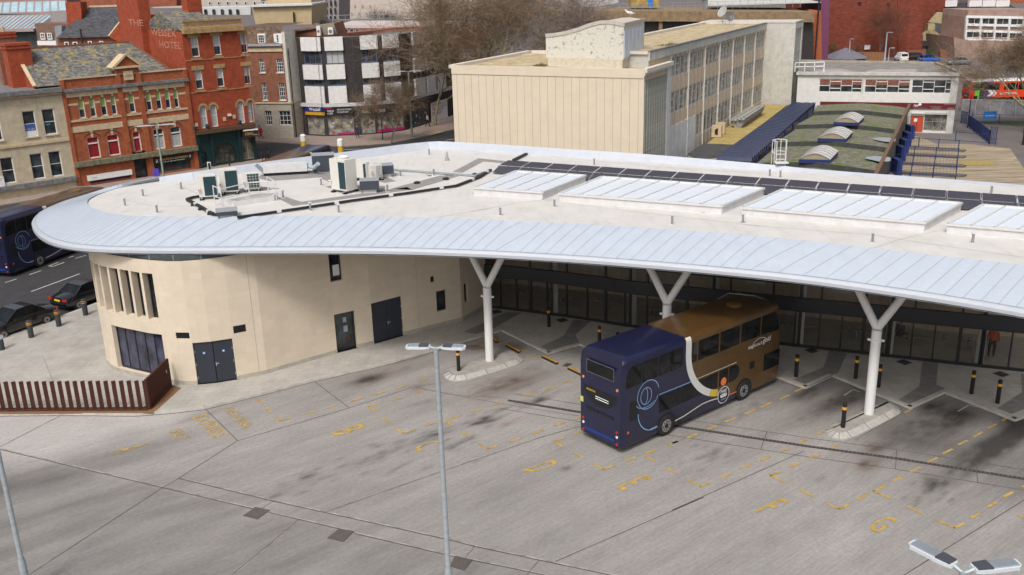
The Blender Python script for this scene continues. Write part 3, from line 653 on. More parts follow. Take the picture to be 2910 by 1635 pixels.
# metal cladding skin on the near side: rim -> deck edge, slightly convex
inn1 = []
for p in R1:
 q = nearest(p, INN); inn1.append(q)
NB = 7
TL0 = .065
mb = MB(); sm = MB(); lip = MB()
def blend(p, q, t):
 x = p[0]+(q[0]-p[0])*t; y = p[1]+(q[1]-p[1])*t; z0 = p[2]+LH(p[2]); z = z0+(DK+.02+.04*min(1, max(0, 8-p[2]))-z0)*t+.03*math.sin(math.pi*t)*min(1, max(0, 8-p[2]))
 return (x, y, z)
for i in range(len(R1)-1):
 p, q, a, b_ = R1[i], R1[i+1], inn1[i], inn1[i+1]
 for k in range(NB):
  t0 = TL0+(1-TL0)*k/NB; t1 = TL0+(1-TL0)*(k+1)/NB
  mb.quad(blend(p, a, t0), blend(q, b_, t0), blend(q, b_, t1), blend(p, a, t1))
 lip.quad((p[0], p[1], p[2]-.02), (q[0], q[1], q[2]-.02), (q[0], q[1], q[2]+LH(q[2])*.64), (p[0], p[1], p[2]+LH(p[2])*.64))
 o0 = np.array(blend(p, a, .0)); o1 = np.array(blend(q, b_, .0)); lip.quad((p[0], p[1], p[2]+LH(p[2])*.64), (q[0], q[1], q[2]+LH(q[2])*.64), tuple(np.array(blend(q, b_, .035))), tuple(np.array(blend(p, a, .035))))
 lip.quad(tuple(np.array(blend(p, a, .035))), tuple(np.array(blend(q, b_, .035))), tuple(np.array(blend(q, b_, TL0))+(0, 0, .006)), tuple(np.array(blend(p, a, TL0))+(0, 0, .006)))
 in0 = nearest(p, INN); ip = p[:2]+(in0[:2]-p[:2])*.12; iq = q[:2]+(nearest(q, INN)[:2]-q[:2])*.12
 lip.quad((p[0], p[1], p[2]-.02), (ip[0], ip[1], p[2]-.03), (iq[0], iq[1], q[2]-.03), (q[0], q[1], q[2]-.02))
def surf(p, a, t, dz=.008): v = blend(p, a, t); return np.array((v[0], v[1], v[2]+dz))
def seamline(P, w=.013):
 for u, v in zip(P, P[1:]):
  d = v-u; n = np.cross(d, (0, 0, 1)); n = n/np.linalg.norm(n)*w; sm.quad(tuple(u-n), tuple(v-n), tuple(v+n), tuple(u+n))
def sk(i, t):
 j = i+1.5*t*min(1, max(0, (i-8)/14)); a = min(int(j), len(R1)-2); f = min(j-a, 1); tt = TL0+(1-TL0)*t
 return surf(R1[a], inn1[a], tt)*(1-f)+surf(R1[a+1], inn1[a+1], tt)*f
for i in range(0, len(R1), 1):
 p, a = R1[i], inn1[i]
 if np.linalg.norm(p[:2]-a[:2]) > 1.2: seamline([sk(i, k/NB) for k in range(NB+1)])
for i in range(len(R1)-1): seamline([surf(R1[i], inn1[i], TL0, .018), surf(R1[i+1], inn1[i+1], TL0, .018)], .018)
mb.build('eave_cladding', CLAD, st, fix=False, smooth=True)
sm.build('cladding_seams', SEAM, st, fix=False)
# far parapet: outer fascia, cap, inner face
par = MB()
RR = list(R2)
for i in range(len(R2)-1):
 p, q = R2[i], R2[i+1]; a, b_ = F2[i], F2[i+1]
 c0 = p[:2]+(a-p[:2])*.35; c1 = q[:2]+(b_-q[:2])*.35
 lip.quad((p[0], p[1], p[2]-.02), (q[0], q[1], q[2]-.02), (c1[0], c1[1], q[2]+.02), (c0[0], c0[1], p[2]+.02))
 lip.quad((p[0], p[1], p[2]-.02), (q[0], q[1], q[2]-.02), (q[0], q[1], 6.9), (p[0], p[1], 6.9))
 par.quad((c0[0], c0[1], p[2]+.02), (c1[0], c1[1], q[2]+.02), (b_[0], b_[1], DK), (a[0], a[1], DK))
 if i % 6 == 0: par.bar((c0[0], c0[1], p[2]+.025), (a[0], a[1], DK+.01), .03)
par.build('parapet', mat('parapet_metal', (.46, .49, .55), .45, .04, 1.5, spec=.5), st, fix=False)
lip.build('roof_lip', LIP, st, fix=False, smooth=True)
deck = [tuple(p[:2]) for p in INN]+[tuple(p) for p in F2]
# close the left gap with the inner edge of the nose
mb = MB(); n0 = 0
mb.prism(deck, DK-.3, DK+.001, sides=False); mb.build('roof_deck', ROOFW, st, fix=False)
soff = [tuple(p[:2]) for p in R1]+[tuple(p[:2]) for p in R2]
mb = MB(); mb.prism(soff, 0, 6.93, sides=False); so = mb.build('soffit', mat('soffit_grey', (.35, .355, .36), .6, .05), st, fix=False)
# membrane seams and walkway mats on the deck
mb = MB()
def dpt(c, x, y): return G(*c(x, y), DK)
for c_, pts in [(cF, ((2130, 625), (2576, 545))), (cQ, ((0, 700), (400, 620), (740, 580))), (cR, ((1240, 770), (1480, 690), (1800, 620))), (cQ, ((1640, 318), (1735, 262))), (cR, ((0, 560), (1200, 650), (1700, 730), (2576, 855))), (cF, ((0, 350), (190, 440))), (cE, ((720, 180), (880, 215), (1180, 215))),
    (cQ, ((0, 535), (640, 590), (1300, 680), (2000, 760), (2576, 825))), (cQ, ((0, 130), (900, 225), (1700, 300), (2576, 355)))]:
 ribbon(mb, [dpt(c_, *p) for p in pts], .035, DK+.006)
mb.split('membrane_seam', mat('seam_tan', (.42, .39, .35), .7, .1), st, fix=False)
mb = MB(); MAT_ = mat('walkway_mat', (.27, .26, .25), .8, .08, 2)
for c_, pts in [(cF, ((830, 470), (900, 460), (1020, 500), (950, 533))), (cF, ((1020, 500), (1880, 380), (1920, 400), (950, 533))), (cF, ((1740, 395), (2150, 285), (2300, 290), (1920, 402))), (cF, ((2250, 255), (2460, 145), (2900, 190), (2850, 205), (2500, 170), (2330, 262))),
    (cF, ((640, 300), (840, 250), (1260, 240), (1300, 265), (1170, 300), (760, 330))), (cF, ((1160, 300), (1300, 270), (1420, 330), (1300, 360))), (cF, ((1215, 375), (1290, 360), (1700, 370), (1700, 410), (1370, 425))), (cF, ((1640, 330), (1690, 290), (1790, 330), (1700, 345))), (cF, ((190, 460), (640, 370), (850, 390), (720, 410), (270, 470)))]:
 mb.prism([dpt(c_, *p) for p in pts], DK-.01, DK+.012)
mb.split('walkway_mat', MAT_, st)
mb = MB()
for c_, pts in [(cR, ((830, 528), (925, 535), (880, 545))), (cR, ((1080, 552), (1140, 558), (1100, 567))), (cR, ((1550, 592), (1670, 602), (1580, 604))), (cQ, ((1460, 635), (1560, 645), (1480, 650))), (cQ, ((2040, 690), (2200, 700), (2060, 710))), (cR, ((320, 487), (430, 505), (360, 505))), (cF, ((2030, 275), (2100, 285), (2060, 292))), (cF, ((2170, 275), (2260, 282), (2240, 300))), (cQ, ((560, 570), (640, 575), (600, 583)))]:
 mb.prism([dpt(c_, *p) for p in pts], DK-.01, DK+.009)
mb.split('puddle_stain', mat('stain_brown', (.30, .22, .17), .8, .25, 2), st)
# stone wall
wp = [(-18, 57), (-20.4, 54.6), (-21.7, 52.3), (-22.3, 50.3), (-22.3, 48.8), (-21.95, 47.9), (-21.34, 47.12), (-20.77, 46.6), (-20.0, 46.15), (-19.19, 45.72), (-18.4, 45.28), (-17.48, 44.93), (-16.8, 44.72), (-16.09, 44.65), (-15.2, 44.8), (-14.18, 45.18), (-12.84, 45.87), (-11.2, 47.2), (-9.67, 48.4), (-8.58, 49.12), (-7.77, 49.6), (-6.19, 50.85), (-3.0, 53.02), (-1.62, 55.3)]
WP = Path(wp)
thin = [rect3(WP, cS, (607, 718), (692, 722), (556, 300)), rect3(WP, cS, (492, 705), (566, 712), (445, 292)), rect3(WP, cS, (393, 686), (451, 698), (345, 278)), rect3(WP, cS, (308, 662), (351, 675), (259, 260)), rect3(WP, cS, (237, 636), (269, 646), (190, 237)), rect3(WP, cS, (172, 606), (200, 612), (140, 205))]
zb = 3.5; zt = 5.95
thinh = []; last = None
for i, r in enumerate(thin):
 wd = .72; thinh.append((r[2]-wd-.35*(i < 9), zb, r[2], zt, .42))
gap = thinh[0][0]-thinh[1][0]
s_r = thin[0][2]; pit = (thin[0][2]-thin[4][2])/4; print('PIT', pit)
thinh = [(s_r-k*pit-min(.92, pit*.8), zb, s_r-k*pit, zt, .42) for k in range(11)]
cafe = (WP.at(*cS(262, 800))[0]-.15, .35, WP.at(*cS(718, 870))[0], 2.75, .3)
lv1 = rect3(WP, cS, (858, 932), (985, 928), (853, 872)); lv2 = rect3(WP, cE, (1335, 942), (1407, 930), (1330, 900))
dd = (WP.at(*cS(1063, 1370))[0], .12, WP.at(*cE(1356, 1213))[0], 2.38)
w_up = rect3(WP, cK, (618, 318), (706, 296), (600, 100)); w_up = (w_up[0], w_up[1], w_up[2], 6.2)
d2 = (WP.at(*cK(668, 850))[0], .12, WP.at(*cK(817, 812))[0], 2.32); d3 = (WP.at(*cK(936, 780))[0], .12, WP.at(*cK(1156, 728))[0], 2.5)
sq = rect3(WP, cK, (1349, 318), (1376, 313), (1345, 276)); w1 = rect3(WP, cK, (1397, 533), (1470, 513), (1388, 385)); w2 = rect3(WP, cK, (1598, 470), (1626, 450), (1592, 330))
holes = thinh+[cafe, (*lv1, .08), (*lv2, .08), (*dd, .14), (*w_up, .22), (*d2, .25), (*d3, .22), (*sq, .1), (*w1, .2), (*w2, .2)]
wall(st, 'stone_wall', WP, 0, WP.L, .12, 6.66, holes, STONE, off=0)
mb = MB(); doors = [(dd[0], dd[2]), (d2[0], d2[2]), (d3[0], d3[2])]; cur = WP.at(*cS(330, 1250))[0]-8
for a, b_ in sorted(doors+[(cafe[0], cafe[2])])+[(WP.L, WP.L)]:
 if a > cur: pbox(mb, WP, cur, a, .1, .33, .0, .035)
 cur = b_
mb.split('plinth', PLINTH, st)
mb = MB(); pbox(mb, WP, cafe[0], cafe[2], .1, .34, -.3, .02); mb.build('window_sill', PLINTH, st)
mb = MB(); pbox(mb, WP, 6.0, WP.L-9, 6.66, 6.95, -.2, -.06); mb.build('clerestory', mat('dark_band', (.07, .085, .09), .35, .1), st)
mb = MB()
for k in range(12):
 s_ = 9+k*1.35; pbox(mb, WP, s_, s_+.03, 6.66, 6.94, -.07, -.045)
mb.build('band_joints', SEAM, st)
for r in thinh: window(st, WP, (r[0]+.02, zb, r[2], zt), DARKMET, GLD, depth=.38, bars=(0, 0), fw=.07)
f = window(st, WP, cafe[:4], DARKMET, glass('cafe_glass', (.03, .032, .055), .04), depth=.25, bars=(4, 0), fw=.08)  # bluish reflection put into the tint of the cafe glass
for r in (lv1, lv2):
 mb = MB(); pbox(mb, WP, r[0], r[2], r[1], r[3], -.09, -.07)
 for k in range(6): z = r[1]+(r[3]-r[1])*(k+.3)/6; pbox(mb, WP, r[0]+.02, r[2]-.02, z, z+.03, -.07, -.03)
 mb.build('louvre', DARKMET, st)
DNAVY = mat('door_navy', (.028, .033, .048), .5, .06, 2)
SAFE = mat('blue_disc', (.05, .15, .5), .5, .02)
def leafdoor(r, leaves, label, handle=True, disc=False, m=DNAVY):
 mb = MB(); wd = (r[2]-r[0])/leaves
 for k in range(leaves): pbox(mb, WP, r[0]+wd*k+.02, r[0]+wd*(k+1)-.02, r[1]+.02, r[3]-.03, -.13, -.085)
 d = mb.build('door', m, st); d['label'] = label
 h = MB(); sm_ = r[0]+wd*leaves/2 if leaves > 1 else r[0]+.12
 pbox(h, WP, sm_+.05, sm_+.2, 1.12, 1.15, -.085, -.03); pbox(h, WP, sm_+.03, sm_+.08, 1.02, 1.2, -.085, -.06); h.build('handle', ALU, d)
 if disc:
  for k in range(2):
   q = MB(); pbox(q, WP, r[0]+wd*(k+.5)-.07, r[0]+wd*(k+.5)+.07, 1.7, 1.84, -.085, -.078); q.build('notice', SAFE, d)
   q = MB(); pbox(q, WP, r[0]+wd*(k+.5)-.035, r[0]+wd*(k+.5)+.035, 1.735, 1.8, -.078, -.074); q.build('notice_mark', WHITE, d)
 h = MB()
 for z in (.4, 1.1, 1.8): pbox(h, WP, r[2]-.06, r[2]-.03, z, z+.12, -.085, -.07); pbox(h, WP, r[0]+.03, r[0]+.06, z, z+.12, -.085, -.07)
 h.build('hinges', ALU, d)
leafdoor(dd, 2, 'double navy steel door nearest the rusty fence', disc=True)
leafdoor(d3, 2, 'wide dark double door beside the glazed one')
gd = window(st, WP, d2, DARKMET, glass('door_glass', (.03, .04, .042)), depth=.2, bars=(0, 0), fw=.1, name='door', label='narrow glazed door with notices'); gd.name = 'door'
mb = MB(); sc_ = (d2[0]+d2[2])/2
for z, hh_, w_ in ((1.7, .28, .2), (1.15, .35, .24)): pbox(mb, WP, sc_-.05, sc_+w_-.05, z, z+hh_, -.19, -.185)
mb.build('notice', mat('paper_blue', (.3, .34, .4), .6, .05), gd)
mb = MB(); pbox(mb, WP, sc_+.13, sc_+.24, .6, 1.0, -.19, -.18); mb.build('sticker', mat('faded_red', (.12, .03, .03), .6, .1), gd)
f = window(st, WP, w_up, DARKMET, GLD, depth=.2, bars=(0, 0), fw=.08)
mb = MB(); pbox(mb, WP, w_up[0]+.25, w_up[0]+.7, w_up[1]+.25, w_up[1]+.85, -.2, -.19); mb.build('notice', WHITE, f)
for r in (w1, w2): window(st, WP, r, DARKMET, GLD, depth=.18, bars=(0, 0), fw=.08)
window(st, WP, sq, DARKMET, GLD, depth=.09, bars=(0, 0), fw=.03)
mb = MB()
for px in (cE(1425, 700), cK(1265, 600), cK(40, 500)):
 s_ = WP.at(*px)[0]; pbox(mb, WP, s_, s_+.015, .34, 6.65, 0, .004)
mb.split('movement_joint', PLINTH, st)
# glazing
GPp = [(-1.62, 55.3), (-1.28, 55.14), (.32, 54.49), (3.3, 53.06), (5.29, 52.0), (6.35, 51.3), (10.2, 49.6), (14.48, 47.76), (18.21, 46.25), (20.15, 45.41), (23.3, 44.12), (25.22, 43.4), (32, 40.6)]
GPp = [tuple(p) for p in smooth([np.array(p) for p in GPp], 2)]
GP = Path(GPp)
def sg(px, py): return GP.at(px, py)[0]
mx_ = [1424, 1470, 1509, 1557, 1612, 1670, 1721, 1776, 1838, 1893, 1950, 2011, 2070, 2130, 2190, 2255, 2324, 2386, 2448, 2515, 2585, 2647, 2718, 2788, 2863]
by = np.interp(mx_, [1397, 1472, 1616, 1717, 1773, 2224, 2448, 2573, 2780, 2910], [876, 884, 903, 918, 929, 982, 1005, 1021, 1044, 1057])
ms_ = [sg(x, y) for x, y in zip(mx_, by)]; dstep = ms_[-1]-ms_[-2]
for k in range(1, 5): ms_.append(ms_[-1]+dstep)
mull = MB(); allm = [.15]+ms_
for i, s_ in enumerate(allm):
 w_ = .16 if i % 4 == 3 else .07
 pbox(mull, GP, s_-w_/2, s_+w_/2, .12, 2.2, -.06, .09);
 if i % 2 == 1: pbox(mull, GP, s_-.05, s_+.05, 2.9, 6.6, -.06, .07)
pbox(mull, GP, .05, GP.L-.1, .12, .26, -.05, .06); pbox(mull, GP, .05, GP.L-.1, 2.12, 2.2, -.05, .06)
pbox(mull, GP, .05, GP.L-.1, 3.6, 3.72, -.05, .06); pbox(mull, GP, .05, GP.L-.1, 5.2, 5.3, -.05, .06)
mull.build('glazing_frame', DARKMET, st)
mb = MB(); pbox(mb, GP, .02, GP.L, 2.2, 2.9, -.05, .12); mb.build('fascia_band', mat('navy_band', (.022, .024, .032), .4, .08), st)
for i in range(0, len(allm)-1):
 a, b_ = allm[i], allm[i+1]
 mb = MB(); ss = [a+.03]+[s for s in GP.s if a+.03 < s < b_-.03]+[b_-.03]
 for u, v in zip(ss, ss[1:]): mb.quad(GP.w(u, .26, .02), GP.w(v, .26, .02), GP.w(v, 2.12, .02), GP.w(u, 2.12, .02))
 pn = mb.build('glass_panel', GLS, st, fix=False)
mb = MB(); ss = [0.02]+[s for s in GP.s if .02 < s < GP.L]+[GP.L]
for u, v in zip(ss, ss[1:]): mb.quad(GP.w(u, 2.9, .015), GP.w(v, 2.9, .015), GP.w(v, 6.7, .015), GP.w(u, 6.7, .015))
mb.build('upper_glazing', GLS, st, fix=False)
LET = mat('etched_letter', (.045, .05, .052), .7, .1)
for i, ch in ((0, 'A'), (1, 'A'), (5, 'B'), (6, 'B'), (9, 'C'), (10, 'C'), (13, 'D'), (14, 'D'), (17, 'E'), (18, 'E'), (21, 'F'), (22, 'F')):
 a, b_ = allm[i+1], allm[i+2]; c0 = (a+b_)/2-.2
 text_mesh(ch, 'bay_letter', LET, st, lambda u, v, c0=c0: GP.w(c0+u, 1.25+v, .03), height=.42)
# interior: far wall, floor strip, seats row, columns
bk = Path([(-1.6, 60.5), (6.5, 57.0), (14.5, 53.2), (24, 49), (33, 46)])
mb = MB(); pbox(mb, bk, 0, bk.L, .12, 6.9, -.2, 0); mb.build('rear_wall', mat('inner_wall', (.62, .50, .38), .7, .1), st)
mb = MB(); pbox(mb, bk, 1, bk.L-2, 2.3, 3.1, .0, .06)
mb.build('rear_fascia', DARKMET, st)
mb = MB(); mb.quad((-1.6, 55.3, .12), (-1.6, 60.6, .12), (-1.6, 60.6, 6.9), (-1.6, 55.3, 6.9)); mb.quad((32, 40.7, .12), (33, 46, .12), (33, 46, 6.9), (32, 40.7, 6.9)); mb.build('end_wall', mat('inner_wall2', (.4, .34, .28), .7, .1), st, fix=False)
for x in (1567.6, 1790, 2023, 2268, 2523, 2784):
 yb = float(np.interp(x, [1397, 1472, 1616, 1717, 1773, 2224, 2448, 2573, 2780, 2910], [876, 884, 903, 918, 929, 982, 1005, 1021, 1044, 1057]))
 p = GP.w(GP.at(x, yb-8)[0], 0, -.55); MB().cyl((p[0], p[1], .12), .21, 6.8, 20).build('inner_column', WHITEC, st, smooth=True)
 p2 = GP.w(GP.at(x, yb-8)[0], 0, -.05); q = MB().box((p2[0], p2[1], .12), (.14, .14, 6.7)); q.build('glazing_post', DARKMET, st)
BM = mat('bench_metal', (.35, .35, .36), .4, .1, metal=.5)
for k in range(9):
 s_ = 4+k*2.9; p = GP.w(s_, 0, -2.4); d_ = GP.dir(s_); a_ = math.atan2(d_[1], d_[0]); t = thing('waiting_bench', (p[0], p[1], .12), 'grey metal bench inside the glazed concourse', 'bench', 'benches inside the concourse')
 MB().box((p[0], p[1], .5), (1.5, .4, .06), a_).build('seat', BM, t); MB().box((p[0], p[1], .12), (.08, .35, .38), a_).build('leg', BM, t)
# departure sign boxes high in the clerestory
mb = MB()
for px in (cK(2010, 163), cK(2520, 215), cM(105, 270), cM(700, 335), cM(1360, 400)):
 s_, z_ = GP.at(*px); pbox(mb, GP, s_-.55, s_+.55, max(3.0, z_-.12), max(3.0, z_-.12)+.22, -.8, -.6)
mb.split('light_fitting', mat('fitting_grey', (.45, .45, .46), .5, .05), st)
# Y columns (part of the building)
eav = np.array([14.2-(-2.2), 34.7-42.7]); eav = np.array([.86, -.5])
for (bx, by_) in ((-1.28, 46.6), (7.42, 43.2), (15.96, 39.1), (24.6, 34.6)):
 mb = MB(); mb.cyl((bx, by_, .14), .22, 4.1, 24)
 c_ = mb.build('column', WHITEC, st, smooth=True)
 mb = MB()
 for s_ in (-1, 1): mb.tube([(bx, by_, 4.32), (bx+eav[0]*.09*s_, by_+eav[1]*.09*s_, 4.45), (bx+eav[0]*1.5*s_, by_+eav[1]*1.5*s_, 6.95)], [.2, .18, .165], 16)
 mb.build('arm', WHITEC, c_, smooth=True)
 mb = MB(); mb.cyl((bx, by_, 4.22), .2, .12, 20); mb.build('collar', SEAM, c_, smooth=True)
 mb = MB(); mb.bar((bx-.33, by_+.12, 3.75), (bx+.33, by_-.12, 3.75), .1, .08); mb.cyl((bx, by_, 3.7), .25, .1, 20); mb.build('camera_bracket', WHITEC, c_)
# rooflights
GLR = mat('rooflight_glass', (.74, .79, .86), .12, .02, 1, spec=.5)
CURB = mat('curb_white', (.62, .62, .63), .55, .05, 2, grime=.15)
def rooflight(cs, n, label):
 P = [np.array(G(*c_, DK+.42)) for c_ in cs]   # front-left, back-left, back-right, front-right
 r = MB(); r.prism([tuple(p) for p in P], DK, DK+.36); o = r.build('roof_light', CURB, st); o['label'] = label
 g = MB(); ct = sum(P)/4
 Q = [ct+(p-ct)*.99 for p in P]
 g.quad(*[(*q, DK+.40) for q in Q]); g.build('glass', GLR, o, fix=False)
 fr = MB()
 for a, b_ in zip(P, P[1:]+P[:1]): fr.bar((*a, DK+.4), (*b_, DK+.4), .14, .1)
 for i in range(1, n):
  a = P[0]+(P[3]-P[0])*i/n; b_ = P[1]+(P[2]-P[1])*i/n; fr.bar((*a, DK+.42), (*b_, DK+.42), .075, .06)
 fr.build('frame', mat('frame_grey', (.60, .60, .59), .5, .04), o)
rooflight([cQ(20, 480), cQ(400, 332), cQ(1020, 372), cQ(632, 522)], 4, 'smallest white roof light at the left end of the row')
rooflight([cQ(782, 535), cQ(1165, 383), cR(255, 235), cQ(2235, 645)], 8, 'second long roof light from the left')
rooflight([cR(62, 408), cR(420, 246), cR(2020, 366), cR(1692, 542)], 8, 'third long roof light from the left')
rooflight([cR(1892, 555), cR(2212, 382), cR(3900, 510), cR(3650, 700)], 8, 'roof light cut by the right edge of the view')
# solar panels
SOL = mat('solar_cell', (.045, .038, .05), .22, .1, 1, spec=.6); SOLF = mat('solar_frame', (.5, .5, .53), .4, .05, metal=.4)
tA = np.array(G(*cQ(325, 238), DK+.45)); tB = np.array(G(*cR(2510, 300), DK+.45)); mA = np.array(G(*cQ(242, 281), DK+.3)); mB_ = np.array(G(*cR(2520, 366), DK+.3)); fA = np.array(G(*cQ(180, 345), DK+.12)); fB = mB_+(fA-mA)*1.0
NP = 18
first = None
rowname = ('upper', 'lower'); k_ = 0
for r_, (a0, a1, z1, b0, b1, z0) in enumerate(((tA, tB, DK+.45, mA, mB_, DK+.29), (mA, mB_, DK+.26, fA, fB, DK+.1))):
 for i in range(NP+1):
  k0, k1 = (i+.012)/NP, (i+.988)/NP
  A_, B_, C_, D_ = b0+(b1-b0)*k0, b0+(b1-b0)*k1, a0+(a1-a0)*k1, a0+(a1-a0)*k0
  loc = (A_+B_+C_+D_)/4
  o = thing('solar_panel', (*loc, (z0+z1)/2), 'dark solar panel in the two long rows behind the roof lights', 'solar panel', 'solar panels on the station roof')
  m1 = MB(); P = [(*A_, z0), (*B_, z0), (*C_, z1), (*D_, z1)]; c3 = sum(np.array(p) for p in P)/4
  m1.quad(*P); m1.build('frame', SOLF, o, fix=False)
  m2 = MB(); m2.quad(*[tuple(c3+(np.array(p)-c3)*.965+np.array((0, 0, .012))) for p in P]); m2.build('cells', SOL, o, fix=False)
mb = MB()
for i in range(NP+2):
 for (a0, b0) in ((tA+(tB-tA)*i/NP, DK+.43), (mA+(mB_-mA)*i/NP, DK+.26)): mb.box((a0[0], a0[1], DK), (.06, .06, b0-DK))
mb.build('panel_supports', DARKMET, st)
# ------------------------------------------------------------------ double-decker buses
def livery_mat():
 m = bpy.data.materials.new('blue_gold_livery'); m.use_nodes = True; nt = m.node_tree; N = nt.nodes; Lk = nt.links; P = N['Principled BSDF']
 P.inputs['Roughness'].default_value = .32; P.inputs['Specular IOR Level'].default_value = .6; P.inputs['Coat Weight'].default_value = .45; P.inputs['Coat Roughness'].default_value = .08
 tc = N.new('ShaderNodeTexCoord'); sp = N.new('ShaderNodeSeparateXYZ'); Lk.new(tc.outputs['Object'], sp.inputs[0])
 def M(op, a, b_=None):
  q = N.new('ShaderNodeMath'); q.operation = op
  for i, v in enumerate((a, b_)):
   if v is None: continue
   if isinstance(v, (int, float)): q.inputs[i].default_value = v
   else: Lk.new(v, q.inputs[i])
  return q.outputs[0]
 y = M('DIVIDE', M('MINIMUM', M('SUBTRACT', sp.outputs[1], 6.9), 0.0), 2.9); z = M('DIVIDE', M('MINIMUM', M('SUBTRACT', sp.outputs[2], 3.5), 0.0), 2.75)
 r = M('SQRT', M('ADD', M('MULTIPLY', y, y), M('MULTIPLY', z, z)))
 front = M('GREATER_THAN', sp.outputs[1], 8.0)
 low = M('MULTIPLY', M('GREATER_THAN', sp.outputs[1], 6.35), M('GREATER_THAN', sp.outputs[2], .62))
 inner = M('MAXIMUM', M('MAXIMUM', M('LESS_THAN', r, .88), front), low)
 band = M('MAXIMUM', M('MULTIPLY', M('LESS_THAN', r, 1.0), M('LESS_THAN', sp.outputs[1], 6.35)), front)
 side = M('GREATER_THAN', M('ABSOLUTE', sp.outputs[0]), 1.16)
 def mixc(f, a, b_):
  q = N.new('ShaderNodeMix'); q.data_type = 'RGBA'; Lk.new(f, q.inputs[0])
  for i, v in ((6, a), (7, b_)):
   if isinstance(v, tuple): q.inputs[i].default_value = (*v, 1)
   else: Lk.new(v, q.inputs[i])
  return q.outputs[2]
 GO = (.085, .043, .011); BL = (.005, .007, .040); WH = (.66, .66, .60); YE = (.62, .43, .06)
 whiteyel = mixc(M('GREATER_THAN', sp.outputs[1], 5.75), WH, YE)
 edge = mixc(side, GO, whiteyel)
 c1 = mixc(band, BL, edge); c2 = mixc(inner, c1, GO)
 n1 = N.new('ShaderNodeTexNoise'); n1.inputs['Scale'].default_value = 1.5; n1.inputs['Detail'].default_value = 8; Lk.new(tc.outputs['Object'], n1.inputs['Vector'])
 rp = N.new('ShaderNodeValToRGB'); rp.color_ramp.elements[0].position = .3; rp.color_ramp.elements[1].position = .75; rp.color_ramp.elements[0].color = (.8, .8, .8, 1); rp.color_ramp.elements[1].color = (1.15, 1.13, 1.1, 1); Lk.new(n1.outputs['Fac'], rp.inputs[0])
 q = N.new('ShaderNodeMix'); q.data_type = 'RGBA'; q.blend_type = 'MULTIPLY'; q.inputs[0].default_value = 1; Lk.new(c2, q.inputs[6]); Lk.new(rp.outputs[0], q.inputs[7])
 Lk.new(q.outputs[2], P.inputs['Base Color']); return m
def red_livery():
 m = bpy.data.materials.new('red_livery'); m.use_nodes = True; nt = m.node_tree; N = nt.nodes; Lk = nt.links; P = N['Principled BSDF']; P.inputs['Roughness'].default_value = .35
 tc = N.new('ShaderNodeTexCoord'); sp = N.new('ShaderNodeSeparateXYZ'); Lk.new(tc.outputs['Object'], sp.inputs[0])
 rp = N.new('ShaderNodeValToRGB'); rp.color_ramp.interpolation = 'CONSTANT'; dv = N.new('ShaderNodeMath'); dv.operation = 'DIVIDE'; dv.inputs[1].default_value = 11; Lk.new(sp.outputs[1], dv.inputs[0]); Lk.new(dv.outputs[0], rp.inputs[0])
 e = rp.color_ramp.elements; e[0].position = 0; e[0].color = (.5, .03, .012, 1); e[1].position = .055; e[1].color = (.12, .55, .05, 1)
 for p, c in ((.11, (.02, .04, .05, 1)), (.17, (.05, .02, .12, 1)), (.22, (.22, .03, .25, 1)), (.27, (.70, .055, .012, 1))):
  q = e.new(p); q.color = c
 gt = N.new('ShaderNodeMath'); gt.operation = 'GREATER_THAN'; gt.inputs[1].default_value = 4.15; Lk.new(sp.outputs[2], gt.inputs[0])
 mx = N.new('ShaderNodeMix'); mx.data_type = 'RGBA'; Lk.new(gt.outputs[0], mx.inputs[0]); Lk.new(rp.outputs[0], mx.inputs[6]); mx.inputs[7].default_value = (.78, .76, .76, 1)
 Lk.new(mx.outputs[2], P.inputs['Base Color']); return m
LIV = livery_mat()
TYRE = mat('tyre', (.016, .016, .016), .85, .15, 5); RIM = mat('wheel_rim', (.36, .36, .37), .4, .15, 6, metal=.6)
REDL = mat('red_lens', (.45, .02, .015), .3, .05); AMB = mat('amber_lens', (.7, .25, .12), .3, .05); WHL = mat('white_lens', (.7, .7, .68), .3, .05)
LBLUE = mat('pale_blue_line', (.22, .38, .62), .5, .02); NAVYD = mat('navy_disc', (.012, .016, .05), .5, .02); ORNG = mat('orange_disc', (.75, .17, .05), .5, .05); PILL = mat('pillar_black', (.008, .009, .012), .4, .05)
def loftbody(mb, L, prof, yf, yr, stations, shrink):
 n = len(prof); base = len(mb.v)
 for t in stations:
  k = shrink(t)
  for x, z in prof:
   y = yr(z)+(yf(z)-yr(z))*t; zz = 2.2+(z-2.2)*(1-(1-k)*.55) ; mb.v.append((x*k, y, zz))
 for i in range(len(stations)-1):
  for j in range(n):
   a = base+i*n+j; b_ = base+i*n+(j+1) % n; mb.f.append((a, b_, b_+n, a+n)); mb.mi.append(0)
 mb.f.append(tuple(base+j for j in range(n))); mb.mi.append(0)
 mb.f.append(tuple(base+(len(stations)-1)*n+j for j in reversed(range(n)))); mb.mi.append(0)
def wheel(root, x, y, r=.5, w=.3, side=1, name='wheel'):
 mb = MB(); mb.tube([(x-side*w, y, r), (x-side*w+side*.03, y, r), (x-side*.04, y, r), (x, y, r)], [r*.93, r, r, r*.93], 24); o = mb.build(name, TYRE, root, world_coords=False, smooth=True)
 q = MB(); q.tube([(x-side*.02, y, r), (x+side*.004, y, r)], [r*.62, r*.6], 20); q.build('rim', RIM, o, world_coords=False, smooth=True)
 q = MB(); q.tube([(x+side*.003, y, r), (x+side*.03, y, r)], [r*.24, r*.18], 14)
 for k in range(8):
  a = 2*math.pi*k/8; q.tube([(x+side*.003, y+math.cos(a)*r*.42, r+math.sin(a)*r*.42), (x+side*.008, y+math.cos(a)*r*.42, r+math.sin(a)*r*.42)], r*.075, 8)
 q.build('hub', PILL, o, world_coords=False); return o
